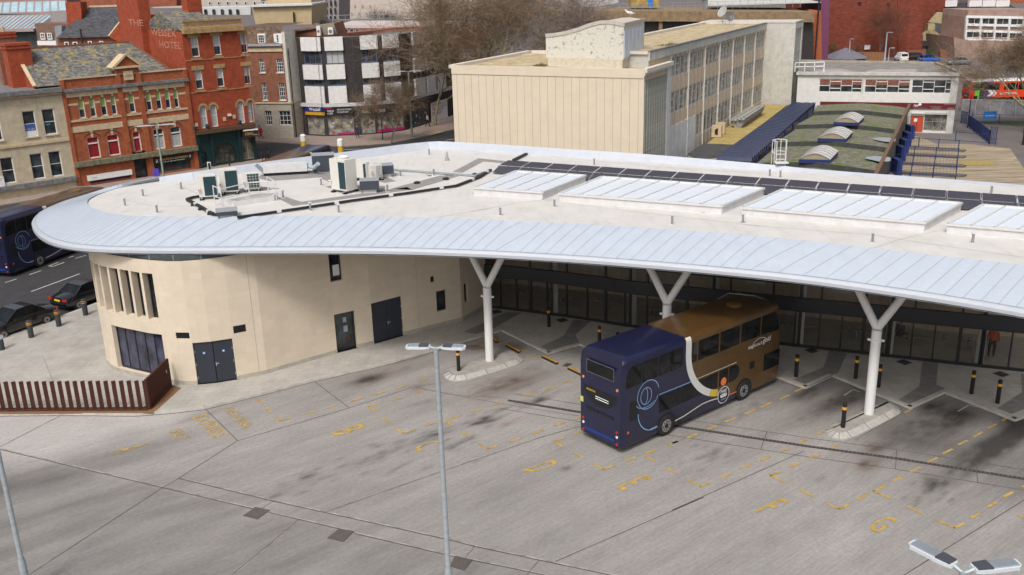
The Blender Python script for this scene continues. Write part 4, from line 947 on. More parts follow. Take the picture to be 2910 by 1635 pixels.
def arcline(mb, x, cy, cz, ry, rz, a0, a1, w=.035, n=28):
 pts = [(cy+ry*math.cos(math.radians(a0+(a1-a0)*i/n)), cz+rz*math.sin(math.radians(a0+(a1-a0)*i/n))) for i in range(n+1)]
 yzline(mb, x, pts, w)
def yzline(mb, x, pts, w=.035):
 for a, b_ in zip(pts, pts[1:]):
  d = np.array(b_)-np.array(a); L = np.linalg.norm(d)
  if L < 1e-6: continue
  nrm = np.array([-d[1], d[0]])/L*w/2; a = np.array(a); b_ = np.array(b_)
  mb.quad((x, *(a-nrm)), (x, *(b_-nrm)), (x, *(b_+nrm)), (x, *(a+nrm)))
def ypoly(mb, x, pts): mb.quad(*[(x, p[0], p[1]) for p in pts])
def disc(mb, x, cy, cz, r, n=24): mb.quad(*[(x, cy+r*math.cos(2*math.pi*k/n), cz+r*math.sin(2*math.pi*k/n)) for k in range(n)])
def make_bus(loc, rz, label, style='gold', full=True, group=None):
 r_ = thing('double_decker_bus', (*loc, 0.0), label, 'bus', group, rz)
 X = 1.25; LN = 11.0
 prof = []
 for (cx0, cz0, rad, a0) in ((X-.07, .35, .07, -90), (X-.24, 4.06, .24, 0), (-X+.24, 4.06, .24, 90), (-X+.07, .35, .07, 180)):
  for k in range(6):
   a = math.radians(a0+18*k); prof.append((cx0+rad*math.cos(a), cz0+rad*math.sin(a)))
 # extra points up the sides for a shaped front
 P2 = []
 for i, p in enumerate(prof):
  P2.append(p); q = prof[(i+1) % len(prof)]
  if abs(q[1]-p[1]) > 2:
   for k in range(1, 10): P2.append((p[0]+(q[0]-p[0])*k/10, p[1]+(q[1]-p[1])*k/10))
 yf = lambda z: LN-(.32*max(0, (z-2.5)/1.8)**1.6)-.05*max(0, (1-z))
 yr = lambda z: .22*max(0, (z-3.7)/.6)**2
 stn = [0, .006, .02, .05, .2, .4, .6, .8, .95, .978, .992, 1.0]
 def shrink(t):
  e = min(t, 1-t); k = {0: .955}.get(0)
  return 1-.045*max(0, 1-e/.02)**2
 mb = MB(); loftbody(mb, LN, P2, yf, yr, stn, shrink)
 body = mb.build('body', LIV if style == 'gold' else RLIV, r_, world_coords=False, smooth=True)
 xs = X+.008
 # upper-deck and lower-deck windows
 up = [(.25, 1.16, 1), (1.3, 2.15, 0), (2.32, 3.72, 0), (4.42, 4.74, 0), (4.82, 6.24, 0), (6.35, 7.74, 0), (7.86, 9.28, 0), (9.4, 10.62, 2)]
 low = [(2.34, 3.73, 0), (3.86, 4.72, 0), (4.84, 6.27, 0), (6.38, 7.02, 0), (7.08, 7.85, 3)]
 def win(y0, y1, z0, z1, kind, sgn):
  m_ = MB(); pts = [(y0, z0), (y1, z0), (y1, z1), (y0, z1)]
  if kind == 1: pts = [(y0, z0), (y1, z0), (y1, z1), (y0+.42, z1), (y0+.2, z1-.12), (y0+.06, z1-.34)]
  if kind == 2: pts = [(y0, z0), (y1+.12, z0-.1), (y1+.14, z0+.2), (y1, z1-.25), (y1-.2, z1), (y0, z1)]
  if kind == 3:
   pts = [(y0, z0)]+[(y1-(z1-z0)/2+(z1-z0)/2*math.cos(a), (z0+z1)/2+(z1-z0)/2*math.sin(a)) for a in np.linspace(-math.pi/2, math.pi/2, 9)]+[(y0, z1)]
  if sgn < 0: pts = pts[::-1]
  ypoly(m_, xs*sgn, pts); w_ = m_.build('window', GLB, r_, world_coords=False, fix=False)
 for sgn in ((1, -1) if full else (1,)):
  for y0, y1, k in up: win(y0, y1, 3.0, 3.93, k, sgn)
  for y0, y1, k in low: win(y0, y1, 1.24, 2.02, k, sgn)
  win(9.72, 10.95, 1.05, 1.9, 0, sgn)
 # dark pillar band between panes
 m_ = MB()
 for y0 in (1.18, 2.18, 3.74): ypoly(m_, xs-.003, [(y0, 3.02), (y0+.11, 3.02), (y0+.11, 3.9), (y0, 3.9)])
 for y0 in (3.75, 4.73): ypoly(m_, xs-.003, [(y0, 1.26), (y0+.1, 1.26), (y0+.1, 2.0), (y0, 2.0)])
 m_.split('pillar_strip', PILL, r_, world_coords=False, fix=False)
 # wheels and arches
 for y in (2.82, 8.24):
  for sgn in (1, -1):
   wheel(r_, sgn*(X+.035), y, .49, .3, sgn)
   m_ = MB(); m_.quad(*[((X+.006)*sgn, y+.62*math.cos(a), .49+.62*math.sin(a)) for a in np.linspace(-.32, math.pi+.32, 16)]); m_.build('wheel_arch', PILL, r_, world_coords=False, fix=False)
 m_ = MB(); m_.box((0, LN/2, .2), (2.2, LN-1.2, .15)); m_.build('underframe', BLACK, r_, world_coords=False)
 # front window
 m_ = MB(); m_.quad((-1.0, LN-.035, 1.1), (1.0, LN-.035, 1.1), (1.05, LN+.004, 2.3), (-1.05, LN+.004, 2.3)); m_.quad((-1.05, LN-.02, 2.9), (1.05, LN-.02, 2.9), (1.0, LN-.2, 3.85), (-1.0, LN-.2, 3.85)); m_.build('windscreen', GLB, r_, world_coords=False, fix=False)
 # rear
 yb = -.006
 m_ = MB(); m_.quad((-.78, yb, 3.3), (-.78, yb, 3.82), (.8, yb, 3.82), (.8, yb, 3.3)); w_ = m_.build('rear_window', GLB, r_, world_coords=False, fix=False)
 m_ = MB()
 for a, b_ in (((-.8, 3.28), (-.8, 3.84)), ((.82, 3.28), (.82, 3.84)), ((-.8, 3.28), (.82, 3.28)), ((-.8, 3.84), (.82, 3.84))): m_.bar((a[0], yb-.004, a[1]), (b_[0], yb-.004, b_[1]), .03, .02)
 m_.build('rim_seal', mat('seal_grey', (.10, .10, .11), .5, .05), w_, world_coords=False)
 m_ = MB(); m_.quad(*[(1.02*-math.cos(a)*1.0, yb, 2.62-.78*abs(math.sin(a))) for a in np.linspace(0, math.pi, 16)]); m_.build('rear_window', PILL, r_, world_coords=False, fix=False)
 for x in (-1.02, 1.02):
  for z, mm, nm in ((2.95, AMB, 'marker_lamp'), (1.02, REDL, 'tail_light'), (.80, WHL, 'reversing_light'), (.46, REDL, 'reflector')):
   m_ = MB(); m_.tube([(x, yb-.02, z), (x, .02, z)], .062, 12); m_.build(nm, mm, r_, world_coords=False)
 m_ = MB(); m_.box((-.45, -.01, 1.52), (.75, .03, .12)); m_.box((.42, -.01, 1.52), (.75, .03, .12)); m_.split('engine_vent', PILL, r_, world_coords=False)
 m_ = MB(); m_.quad((-.95, yb-.004, .5), (-.95, yb-.004, .66), (.85, yb-.004, .66), (.85, yb-.004, .5)); m_.build('advert_strip', mat('bright_blue', (.01, .035, .2), .4, .02), r_, world_coords=False, fix=False)
 m_ = MB(); m_.quad((-1.2, yb-.004, 1.75), (-1.2, yb-.004, 2.0), (-1.02, yb-.004, 2.0), (-1.02, yb-.004, 1.75)); m_.build('number_plate', mat('plate_yellow', (.65, .6, .1), .4, .05), r_, world_coords=False, fix=False)
 q = MB()
 for z in (2.26, 2.16): q.box((.12, yb-.006, z), (.78, .006, .035))
 q.build('slogan', WHITE, r_, world_coords=False)
 m_ = MB(); m_.box((-.55, yb-.004, 2.42), (.55, .004, .09)); m_.build('rear_number', mat('dull_amber', (.3, .22, .03), .5, .2), r_, world_coords=False)
 # offside details
 m_ = MB(); ypoly(m_, xs, [(.53, 1.42), (1.05, 1.42), (1.05, 2.3), (.53, 2.3)]); m_.build('engine_grille', PILL, r_, world_coords=False, fix=False)
 m_ = MB(); disc(m_, xs, .42, .95, .07); m_.build('side_marker', mat('orange_lamp', (.55, .12, .03), .4, .05), r_, world_coords=False, fix=False)
 if style == 'gold':
  m_ = MB()
  arcline(m_, xs+.002, 1.62, 2.38, .66, .62, 10, 205); arcline(m_, xs+.002, 1.62, 2.3, .62, .6, 200, 345)
  arcline(m_, xs+.002, 1.5, 2.32, .34, .38, 0, 360, .03); arcline(m_, xs+.002, 1.25, 2.35, .34, .5, -50, 50, .03); arcline(m_, xs+.002, 1.5, 2.1, .6, .3, 190, 330, .03)
  arcline(m_, xs+.002, 1.95, 1.62, .93, 1.0, 180, 262, .045); yzline(m_, xs+.002, [(1.82, .635), (2.24, .64)], .08); yzline(m_, xs+.002, [(2.32, 2.13), (4.6, 2.1)], .035)
  m_.build('line_emblem', LBLUE, r_, world_coords=False, fix=False)
  m_ = MB(); yzline(m_, xs+.002, [(3.4, .52), (4.0, .56), (4.6, .66), (5.3, .76), (5.9, .74), (6.4, .68)], .055); yzline(m_, xs+.002, [(4.7, 2.12), (7.6, 2.12)], .028)
  m_.build('side_stripe', mat('cream_stripe', (.6, .58, .45), .5, .03), r_, world_coords=False, fix=False)
  m_ = MB()
  sw = [(6.9-2.9*math.cos(a)*k, 3.5-2.75*math.sin(a)*k) for k in (1.0, .88) for a in [0]]
  A_ = [math.radians(v) for v in range(0, 66, 5)]
  pt = lambda a, k: (xs+.004, 6.9-2.9*math.cos(a)*k, 3.5-2.75*math.sin(a)*k)
  m_.quad((xs+.004, 4.0, 3.5), (xs+.004, 4.35, 3.5), (xs+.004, 4.35, 4.0), (xs+.004, 4.0, 4.0))
  for a, b_ in zip(A_, A_[1:]): m_.quad(pt(a, 1), pt(b_, 1), pt(b_, .88), pt(a, .88))
  m_.build('white_swoosh', mat('swoosh_white', (.60, .61, .60), .5, .03), r_, world_coords=False, fix=False)
  m_ = MB()
  A_ = [math.radians(v) for v in range(65, 80, 5)]
  for a, b_ in zip(A_, A_[1:]): m_.quad(pt(a, 1), pt(b_, 1), pt(b_, .88), pt(a, .88))
  m_.build('yellow_swoosh', mat('swoosh_yellow', (.62, .43, .06), .5, .03), r_, world_coords=False, fix=False)
  m_ = MB(); yzline(m_, xs+.001, [(6.3, .68), (7.0, .6), (7.7, .6)], .05); m_.build('orange_stripe', ORNG, r_, world_coords=False, fix=False)
  m_ = MB(); disc(m_, xs+.003, 6.74, .74, .42); d_ = m_.build('badge', WHITE, r_, world_coords=False, fix=False)
  m_ = MB(); disc(m_, xs+.006, 6.74, .74, .385); m_.build('badge_field', NAVYD, d_, world_coords=False, fix=False)
  def side_text(b_, y, z, w=None, h=None, m=WHITE, par=None, shear=0, bold=False): text_mesh(b_, 'lettering', m, par or r_, lambda u, v: (xs+.010, y+u, z+v), width=w, height=h, raw=True, shear=shear, bold=bold)
  side_text('FREE', 6.52, .86, w=.44, par=d_, bold=True)
  m_ = MB(); m_.quad(*[(xs+.009, 6.74+.25*math.copysign(1, math.cos(a))*.55+.1*math.cos(a), .72+.09*math.sin(a)) for a in np.linspace(0, 2*math.pi, 20, endpoint=False)]); m_.build('badge_pill', WHITE, d_, world_coords=False, fix=False)
  text_mesh('WI FI', 'lettering', NAVYD, d_, lambda u, v: (xs+.013, 6.56+u, .675+v), width=.36, raw=True)
  side_text('on board', 6.56, .50, w=.36, par=d_)
  m_ = MB(); disc(m_, xs+.004, 6.70, 1.42, .2); m_.build('sticker', ORNG, r_, world_coords=False, fix=False)
  side_text('stagecoach', 8.42, 2.46, w=1.05, h=.26, shear=.2); side_text('gold', 9.52, 2.46, w=.62, h=.34, shear=.2, bold=True)
  m_ = MB(); arcline(m_, xs+.006, 9.3, 2.45, .62, .42, 25, 150, .025); m_.build('emblem_arc', WHITE, r_, world_coords=False, fix=False)
  m_ = MB(); ypoly(m_, xs, [(8.62, 1.46), (8.98, 1.46), (8.98, 1.82), (8.62, 1.82)]); m_.build('vent_flap', PILL, r_, world_coords=False, fix=False)
  m_ = MB(); m_.revolve((0, 8.9, 4.3), [(.38, 0), (.38, .05), (.3, .09), (.05, .11)], 20); m_.build('roof_vent', mat('gold_dark', (.16, .085, .03), .5, .05), r_, world_coords=False)
  m_ = MB(); m_.tube([(-1.1, 9.0, 4.3), (-1.12, 9.9, 4.38), (-.2, 10.72, 4.28), (.9, 10.7, 4.2)], .018, 6); m_.build('branch_rail', ALU, r_, world_coords=False)
 else:
  text_mesh('EDUCATION', 'lettering', WHITE, r_, lambda u, v: (xs+.006, 4.0+u, 2.4+v), width=2.2, raw=True, bold=True)
  m_ = MB(); m_.quad((xs+.005, 2.3, 2.2), (xs+.005, 2.8, 2.2), (xs+.005, 3.2, 2.6), (xs+.005, 2.8, 3.0), (xs+.005, 2.3, 3.0), (xs+.005, 2.7, 2.6)); m_.quad((xs+.005, 2.95, 2.2), (xs+.005, 3.2, 2.2), (xs+.005, 3.6, 2.6), (xs+.005, 3.2, 3.0), (xs+.005, 2.95, 3.0), (xs+.005, 3.35, 2.6)); m_.build('arrow_emblem', WHITE, r_, world_coords=False, fix=False)
  m_ = MB(); m_.quad(*[(xs+.006, 8.0+(.72+.06*math.cos(8*a))*math.cos(a), 2.55+.42*math.sin(a)) for a in np.linspace(0, 6.2, 30)]); m_.build('white_badge', WHITE, r_, world_coords=False, fix=False)
  for nm, y_, z_, a_, b_, cc in (('advert_hair', 10.1, 2.75, .42, .6, (.3, .2, .1)), ('advert_face', 10.1, 2.7, .28, .4, (.55, .3, .2)), ('advert_shoulders', 10.1, 1.6, .6, .75, (.55, .2, .18))):
   m_ = MB(); m_.quad(*[(xs+(.014 if 'face' in nm else .01), y_+a_*math.cos(a), z_+b_*math.sin(a)) for a in np.linspace(0, 6.2, 20)]); m_.build(nm, mat(nm, cc, .5, .1), r_, world_coords=False, fix=False)
 return r_
RLIV = red_livery()
bdir = np.array([.7772, .6293])
def bus_at(wx, wy, az, label, style='gold', full=True, wheel_y=2.82):
 """rear offside wheel contact at (wx, wy), heading az degrees clockwise from +Y"""
 a = math.radians(az); f = np.array([math.sin(a), math.cos(a)]); r = np.array([math.cos(a), -math.sin(a)])
 o = np.array([wx, wy])-f*wheel_y-r*1.25
 return make_bus(o, -a, label, style, full)
bus_at(6.5866, 37.8755, 50.97, 'blue and gold double-decker parked in the bay under the white roof')
bus_at(-34.49, 67.36, 18, 'blue and gold double-decker on the street at the left edge', full=False)
make_bus((-18.3, 92.7), -math.radians(196.5), 'double-decker glimpsed behind the station roof, gold front and blue rear')
make_bus((62.0, 130.2), -math.radians(91), 'red double-decker with a green and purple striped tail behind the grey hoarding', 'red', False)
# ------------------------------------------------------------------ cars
def car(loc, rz, paint, label, kind='saloon', plate=True, group=None, L=4.55, name='parked_car'):
 r_ = thing(name, (*loc, .004), label, 'van' if kind == 'van' else 'car', group, rz)
 W = 1.8; X = W/2
 if kind == 'saloon': belt = [(0, .62), (.03, .9), (.75, 1.0), (1.2, 1.02), (2.9, .98), (3.2, .93), (4.2, .78), (4.5, .6), (4.55, .42)]; cab = [(.78, 1.0), (1.35, 1.4), (1.9, 1.46), (2.5, 1.43), (3.3, .94)]
 elif kind == 'hatch': belt = [(0, .6), (.02, .95), (.4, 1.0), (2.6, .98), (3.0, .93), (3.8, .8), (4.1, .6), (4.15, .42)]; cab = [(.08, 1.0), (.35, 1.42), (1.0, 1.5), (2.0, 1.46), (3.0, .94)]; L = 4.15
 else: belt = [(0, .6), (.02, 1.1), (.4, 1.12), (3.2, 1.08), (3.5, 1.0), (4.2, .9), (4.5, .65), (4.55, .42)]; cab = [(.02, 1.1), (.1, 1.85), (1.0, 1.92), (2.7, 1.9), (3.5, 1.0)]
 ys = [p[0] for p in belt]; zs = [p[1] for p in belt]
 stn = sorted(set([0, .03, .15, .4, .8, 1.2, 1.8, 2.4, 2.9, 3.3, 3.7, 4.0, L-.25, L-.08, L]))
 stn = [s for s in stn if s <= L]
 mb = MB(); base = 0; n = 0
 for y in stn:
  e = min(y, L-y); k = 1-.14*max(0, 1-e/.45)**2; z = float(np.interp(y, ys, zs)); lo = .24+.08*max(0, 1-e/.3)
  pr_ = [(X*.86*k, lo), (X*.97*k, lo+.1), (X*k, .5), (X*.99*k, z-.22), (X*.93*k, z-.06), (X*.8*k, z), (0, z+.025), (-X*.8*k, z), (-X*.93*k, z-.06), (-X*.99*k, z-.22), (-X*k, .5), (-X*.97*k, lo+.1), (-X*.86*k, lo)]
  n = len(pr_)
  for x, zz in pr_: mb.v.append((x, y, max(zz, lo)))
 for i in range(len(stn)-1):
  for j in range(n): a = i*n+j; b_ = i*n+(j+1) % n; mb.f.append((a, b_, b_+n, a+n)); mb.mi.append(0)
 mb.f.append(tuple(range(n))); mb.f.append(tuple((len(stn)-1)*n+j for j in reversed(range(n)))); mb.mi += [0, 0]
 mb.build('body', paint, r_, world_coords=False, smooth=True)
 m_ = MB(); P = cab; top = max(p[1] for p in P)
 def hw(z): return X*(.9-.30*max(0, (z-1.0))/(top-.95)*.75)
 for (y0, z0), (y1, z1) in zip(P, P[1:]):
  m_.quad((-hw(z0), y0, z0), (hw(z0), y0, z0), (hw(z1), y1, z1), (-hw(z1), y1, z1))
 low = [(p[0], .93) for p in P]
 for sgn in (1, -1):
  for (y0, z0), (y1, z1) in zip(P, P[1:]): m_.quad((sgn*hw(1.0), y0, .93), (sgn*hw(1.0), y1, .93), (sgn*hw(z1), y1, z1), (sgn*hw(z0), y0, z0))
 glz = m_.build('glasshouse', GLB if kind != 'van' else paint, r_, world_coords=False, fix=False)
 m_ = MB(); hi = [p for p in P if p[1] > top-.12]
 rp = [(hi[0][0]-.03, hi[0][1])]+hi[1:-1]+[(hi[-1][0]+.02, hi[-1][1])]
 for (y0, z0), (y1, z1) in zip(rp, rp[1:]): m_.quad((-hw(z0)*.98, y0, z0+.012), (hw(z0)*.98, y0, z0+.012), (hw(z1)*.98, y1, z1+.012), (-hw(z1)*.98, y1, z1+.012))
 m_.build('roof', paint, r_, world_coords=False, fix=False)
 m_ = MB()
 for sgn in (1, -1):
  for (y0, z0), (y1, z1) in ((P[0], hi[0]), (hi[-1], P[-1])): m_.bar((sgn*hw(z0)*1.0, y0, z0), (sgn*hw(z1), y1, z1), .07, .04)
  yb = (hi[0][0]+hi[-1][0])/2; m_.bar((sgn*(hw(1.0)+.004), yb, .97), (sgn*(hw(top)+.004), yb, top), .05, .02)
  m_.box((sgn*(X+.07), P[-1][0]-.35, .95), (.16, .1, .12))
 m_.build('pillars', paint, r_, world_coords=False)
 if kind == 'van':
  m_ = MB(); m_.quad((-.6, .015, 1.2), (-.6, .07, 1.7), (.6, .07, 1.7), (.6, .015, 1.2)); m_.quad((-.75, 3.46, 1.08), (.75, 3.46, 1.08), (.62, 2.82, 1.8), (-.62, 2.82, 1.8)); m_.build('window', GLB, r_, world_coords=False, fix=False)
 for y in (.85, L-.9):
  for sgn in (1, -1): wheel(r_, sgn*(X+.01), y, .32, .2, sgn)
 for sgn in (1, -1):
  m_ = MB(); m_.box((sgn*.68, .01, .72), (.36, .08, .14)); m_.build('tail_light', REDL, r_, world_coords=False)
  m_ = MB(); m_.box((sgn*.62, L-.09, .58), (.34, .1, .12)); m_.build('headlight', WHL, r_, world_coords=False)
 m_ = MB(); m_.box((0, -.012, .68), (.52, .02, .12)); m_.build('number_plate', mat('plate_amber', (.8, .52, .05), .4, .05), r_, world_coords=False)
 return r_
BLKP = mat('black_paint', (.008, .008, .009), .22, .05, 2, coat=.8); SILV = mat('grey_paint', (.16, .17, .18), .3, .05, 2, coat=.5); BLUP = mat('blue_paint', (.02, .12, .55), .3, .05, coat=.5); GRNP = mat('dark_green_paint', (.012, .02, .018), .3, .05, coat=.5); WHP = mat('van_white', (.75, .76, .78), .35, .03, coat=.3)
def azdir(a): a = math.radians(a); return np.array([math.sin(a), math.cos(a)]), np.array([math.cos(a), -math.sin(a)])
f_, r__ = azdir(30)
wr = np.array([-27.4, 57.37]); car(wr-r__*.92-f_*.85, -math.radians(30), BLKP, 'black saloon seen from behind with a yellow plate, nearer the round stone end')
f_, r__ = azdir(210)   # faces the other way
wr = np.array([-28.24, 54.69]); car(wr+r__*.92-f_*.85, -math.radians(210), BLKP, 'black saloon facing the lower left, beside the striped bollards')
car((-37.0, 57.0), -math.radians(210), mat('silver_paint', (.5, .52, .55), .3, .05, coat=.5), 'silver car just showing at the left edge on the street', 'hatch')
def far_car(c, x, y, az, paint, label, kind): p = G(*c(x, y)); car(p, -math.radians(az), paint, label, kind)
far_car(cY, 1065, 790, 5, WHP, 'white van parked beside the red brick wall', 'van')
far_car(cY, 1275, 755, -85, GRNP, 'dark green hatchback beyond the blue car', 'hatch')
far_car(cY, 1265, 790, 82, BLUP, 'bright blue hatchback in front of the cream pub', 'hatch')
far_car(cY, 1895, 815, -86, SILV, 'grey saloon half hidden by the right-hand tree', 'saloon')
# ------------------------------------------------------------------ left street: terrace, brick house of 1886, corner hotel
TL = Path([(-43.7-15*.7532, 95.5-15*.6578), G(731, 456)])   # s = 15 at the joint between terrace and brick house
PW = mat('window_white', (.75, .75, .73), .5, .04, 3)
def S(c, x, y): return TL.at(*c(x, y))
def w3(bl, br, ty, c=cA, path=TL, tx=None):
 s0, z0 = path.at(*c(*bl)); s1, z1 = path.at(*c(*br)); _, zt_ = path.at(*c(tx or bl[0]-25, ty)); return (s0, (z0+z1)/2, s1, zt_)
def inward(path, s): d = path.dir(s); return np.array([-d[1], d[0]])
def body(root, path, s0, s1, z1, depth, m, name='wall', z0=0.0):
 """side and rear walls behind a street front"""
 a = path.w(s0, 0, -.02); b_ = path.w(s1, 0, -.02); c = path.w(s1, 0, -depth); d = path.w(s0, 0, -depth); mb = MB()
 for p, q in ((b_, c), (c, d), (d, a)): mb.quad((p[0], p[1], z0), (q[0], q[1], z0), (q[0], q[1], z1), (p[0], p[1], z1))
 return mb.build(name, m, root, fix=False)
GLW = glass('house_glass', (.03, .035, .04), .06)
GREENB = mat('green_blind', (.28, .36, .10), .7, .05); REDC = mat('red_curtain', (.30, .012, .015), .8, .25, 4); GREYC = mat('pale_curtain', (.45, .45, .44), .8, .15, 4)
# stone terrace
s_end = 15.0
t = thing('stone_terrace', TL.w(4, 0), 'pale stone three-storey terrace with sash windows at the left edge', 'building')
U = [w3((-62, 1078), (30, 1058), 860), w3((195, 1025), (270, 1005), 825, tx=165), w3((335, 990), (405, 972), 800, tx=310)]
Lw = [w3((38, 1390), (112, 1372), 1190, tx=5), w3((250, 1335), (320, 1315), 1145, tx=222), w3((382, 1295), (452, 1280), 1105, tx=360)]
zu = (np.mean([r[1] for r in U[1:]]), np.mean([r[3] for r in U[1:]])); zl = (np.mean([r[1] for r in Lw[1:]]), np.mean([r[3] for r in Lw[1:]]))
def norm(rs, zz, wd): return [(r[0], zz[0], r[0]+wd, zz[1]) for r in rs]
U = norm(U, zu, 1.15); Lw = norm(Lw, zl, 1.15)
sp_ = U[2][0]-U[1][0]
U = [(U[1][0]-k*2.05 if k else U[1][0], zu[0], U[1][0]-k*2.05+1.15, zu[1]) for k in (3, 2)]+[U[0]]+U[1:]; U = U[2:]
ztop = S(cA, 475, 640)[1]
gl_ = []
wall(t, 'front_wall', TL, 0, s_end, 0, ztop, U+Lw+[(2+3.0*k, -1.6+3.2, 3.4+3.0*k, 3.2) for k in ()], BATH, .2)
body(t, TL, 0, s_end, ztop, 9, BRICKB, 'rear_wall')
for i, r in enumerate(U):
 f = window(t, TL, r, PW, GLW, depth=.16, bars=(0, 1), fw=.08, sill=True, sill_m=SANDST, blind=(.0, .48, mat('blue_poster', (.06, .12, .42), .5, .3, 6), 'poster') if i == 1 else ((.5, 1, GREYC, 'curtain') if i == 0 else None))
 if i == 1:
  text_mesh('TO LET', 'lettering', WHITE, f, lambda u, v, r=r: TL.w(r[0]+.15+u, r[1]+.62+v, -.145), width=.8)
  mb = MB(); pbox(mb, TL, r[0]+.1, r[2]-.1, r[1]+.12, r[1]+.55, -.165, -.15); mb.build('poster', WHITE, f)
 if i == 2: text_mesh('NHS', 'lettering', mat('sky_text', (.1, .45, .8), .5, .02), f, lambda u, v, r=r: TL.w(r[0]+.18+u, r[1]+.9+v, -.145), width=.45)
for i, r in enumerate(Lw): window(t, TL, r, PW, GLW, depth=.16, bars=(0, 1), fw=.08, sill=i < 0, sill_m=SANDST)
for nm, z0, z1, o1, m_ in (('cornice', ztop-.38, ztop+.05, .45, LEADG), ('frieze', ztop-.62, ztop-.38, .22, SANDST), ('string_course', S(cA, 500, 1030)[1]-.05, S(cA, 500, 1030)[1]+.22, .12, SANDST), ('lower_cornice', S(cA, 560, 1300)[1]-.3, S(cA, 560, 1300)[1]+.15, .4, LEADG), ('plinth_course', S(cA, 570, 1340)[1]-.5, S(cA, 570, 1340)[1]-.42, .08, SANDST)):
 mb = MB(); pbox(mb, TL, 0, s_end-.02, z0, z1, .0, o1); mb.build(nm, m_, t)
mb = MB(); P = [TL.w(0, ztop, -.3), TL.w(s_end, ztop, -.3), TL.w(s_end, ztop+.1, -9), TL.w(0, ztop+.1, -9)]; mb.quad(*P); mb.build('roof', LEADG, t, fix=False)
sgn = thing('wall_sign', TL.w(Lw[0][0]-.9, zl[0]), 'white board fixed beside the lower sash at the left edge', 'sign')
mb = MB(); pbox(mb, TL, Lw[0][0]-1.1, Lw[0][0]+.05, zl[0]-.35, zl[0]+.75, .03, .09); mb.build('board', WHITE, sgn)
text_mesh('TO LET', 'lettering', mat('ink', (.03, .03, .06), .6, .02), sgn, lambda u, v: TL.w(Lw[0][0]-1.0+u, zl[0]+.4+v, .095), width=.9)
# brick house of 1886
b = thing('brick_house', TL.w(21, 0), 'orange brick Victorian shop building dated 1886 with arched windows and a mossy slate roof', 'building')
s0 = 15.0; s1 = S(cA, 1370, 530)[0]; zp = S(cA, 1355, 478)[1]
zp0 = S(cA, 480, 622)[1]; zp = (zp+zp0)/2
rowU = [((598, 908), (638, 895), 757), ((678, 890), (715, 880), 742), ((757, 873), (795, 865), 728), ((832, 858), (865, 850), 710), ((960, 830), (998, 820), 685), ((1085, 805), (1120, 797), 668), ((1155, 790), (1190, 782), 655), ((1222, 778), (1255, 770), 645), ((1285, 765), (1315, 757), 633)]
Ru = [w3(*q) for q in rowU]; z0 = np.mean([r[1] for r in Ru]); z1 = np.mean([r[3] for r in Ru]); Ru = [(r[0]-.03, z0, r[2]+.03, z1) for r in Ru]
rowL = [((665, 1210), (752, 1190), 1045), ((808, 1168), (893, 1150), 1010), ((993, 1125), (1047, 1112), 975), ((1140, 1085), (1215, 1065), 930), ((1262, 1055), (1338, 1038), 905)]
Rl = [w3(*q) for q in rowL]; z0l = np.mean([r[1] for r in Rl]); z1l = np.mean([r[3] for r in Rl]); Rl = [(r[0], z0l, r[2], z1l) for r in Rl]
zshop = S(cA, 1000, 1150)[1]
shop1 = (S(cA, 665, 1345)[0], .3, S(cA, 960, 1270)[0], S(cA, 960, 1265)[1]); door1 = (S(cA, 1005, 1330)[0], .0, S(cA, 1095, 1300)[0], 2.9); shop2 = (S(cA, 1135, 1290)[0], .3, S(cA, 1410, 1250)[0], S(cA, 1410, 1165)[1])
wall(b, 'front_wall', TL, s0, s1, 0, zp, Ru+Rl+[(*shop1, .3), (*door1, .4), (*shop2, .3)], BRICKO, .2)
body(b, TL, s0, s1, zp-.6, 10, BRICKR, 'rear_wall')
for i, r in enumerate(Ru): window(b, TL, r, PW, GLW, depth=.15, bars=(0, 1), fw=.08, arch=(BRICKO, .5), blind=(.5 if i not in (0, 1) else .42, .98, GREENB), sill=True, sill_m=SANDST)
for i, r in enumerate(Rl): window(b, TL, r, PW, GLW, depth=.15, bars=(0, 0), fw=.1, arch=(BRICKO, .32), blind=(.04, .98, REDC if i < 3 else GREYC, 'curtain') if i < 3 else (.05, .6, GREYC, 'curtain'))
mb = MB()
for r in Rl: pbox(mb, TL, r[0]+.1, r[2]-.1, z1l-.72, z1l-.58, -.13, -.08)
mb.split('transom_bar', PW, b)
for i, r in enumerate(Ru):
 mb = MB(); sc = (r[0]+r[2])/2; P = [TL.w(sc-.1, z1-.02, .03), TL.w(sc+.1, z1-.02, .03), TL.w(sc+.2, z1+.62, .03), TL.w(sc-.2, z1+.62, .03)]; mb.quad(*P); mb.build('keystone', SANDST, b, fix=False)
for i, r in enumerate(Rl):
 mb = MB(); sc = (r[0]+r[2])/2; P = [TL.w(sc-.1, z1l-.02, .03), TL.w(sc+.1, z1l-.02, .03), TL.w(sc+.16, z1l+.62, .03), TL.w(sc-.16, z1l+.62, .03)]; mb.quad(*P); mb.build('keystone', SANDST, b, fix=False)
 mb = MB(); n = 10; rr = (r[2]-r[0])/2+.28
 for k in range(n):
  t0, t1 = math.pi*(.1+.8*k/n), math.pi*(.1+.8*(k+1)/n); f0 = lambda t_, q: TL.w(sc-rr*math.cos(t_), z1l-.42+.78*math.sin(t_)+q, .035)
  mb.quad(f0(t0, 0), f0(t1, 0), f0(t1, .09), f0(t0, .09))
 mb.build('hood_mould', mat('blue_brick', (.04, .04, .05), .7, .1), b, fix=False)
zz = S(cA, 900, 590)[1]
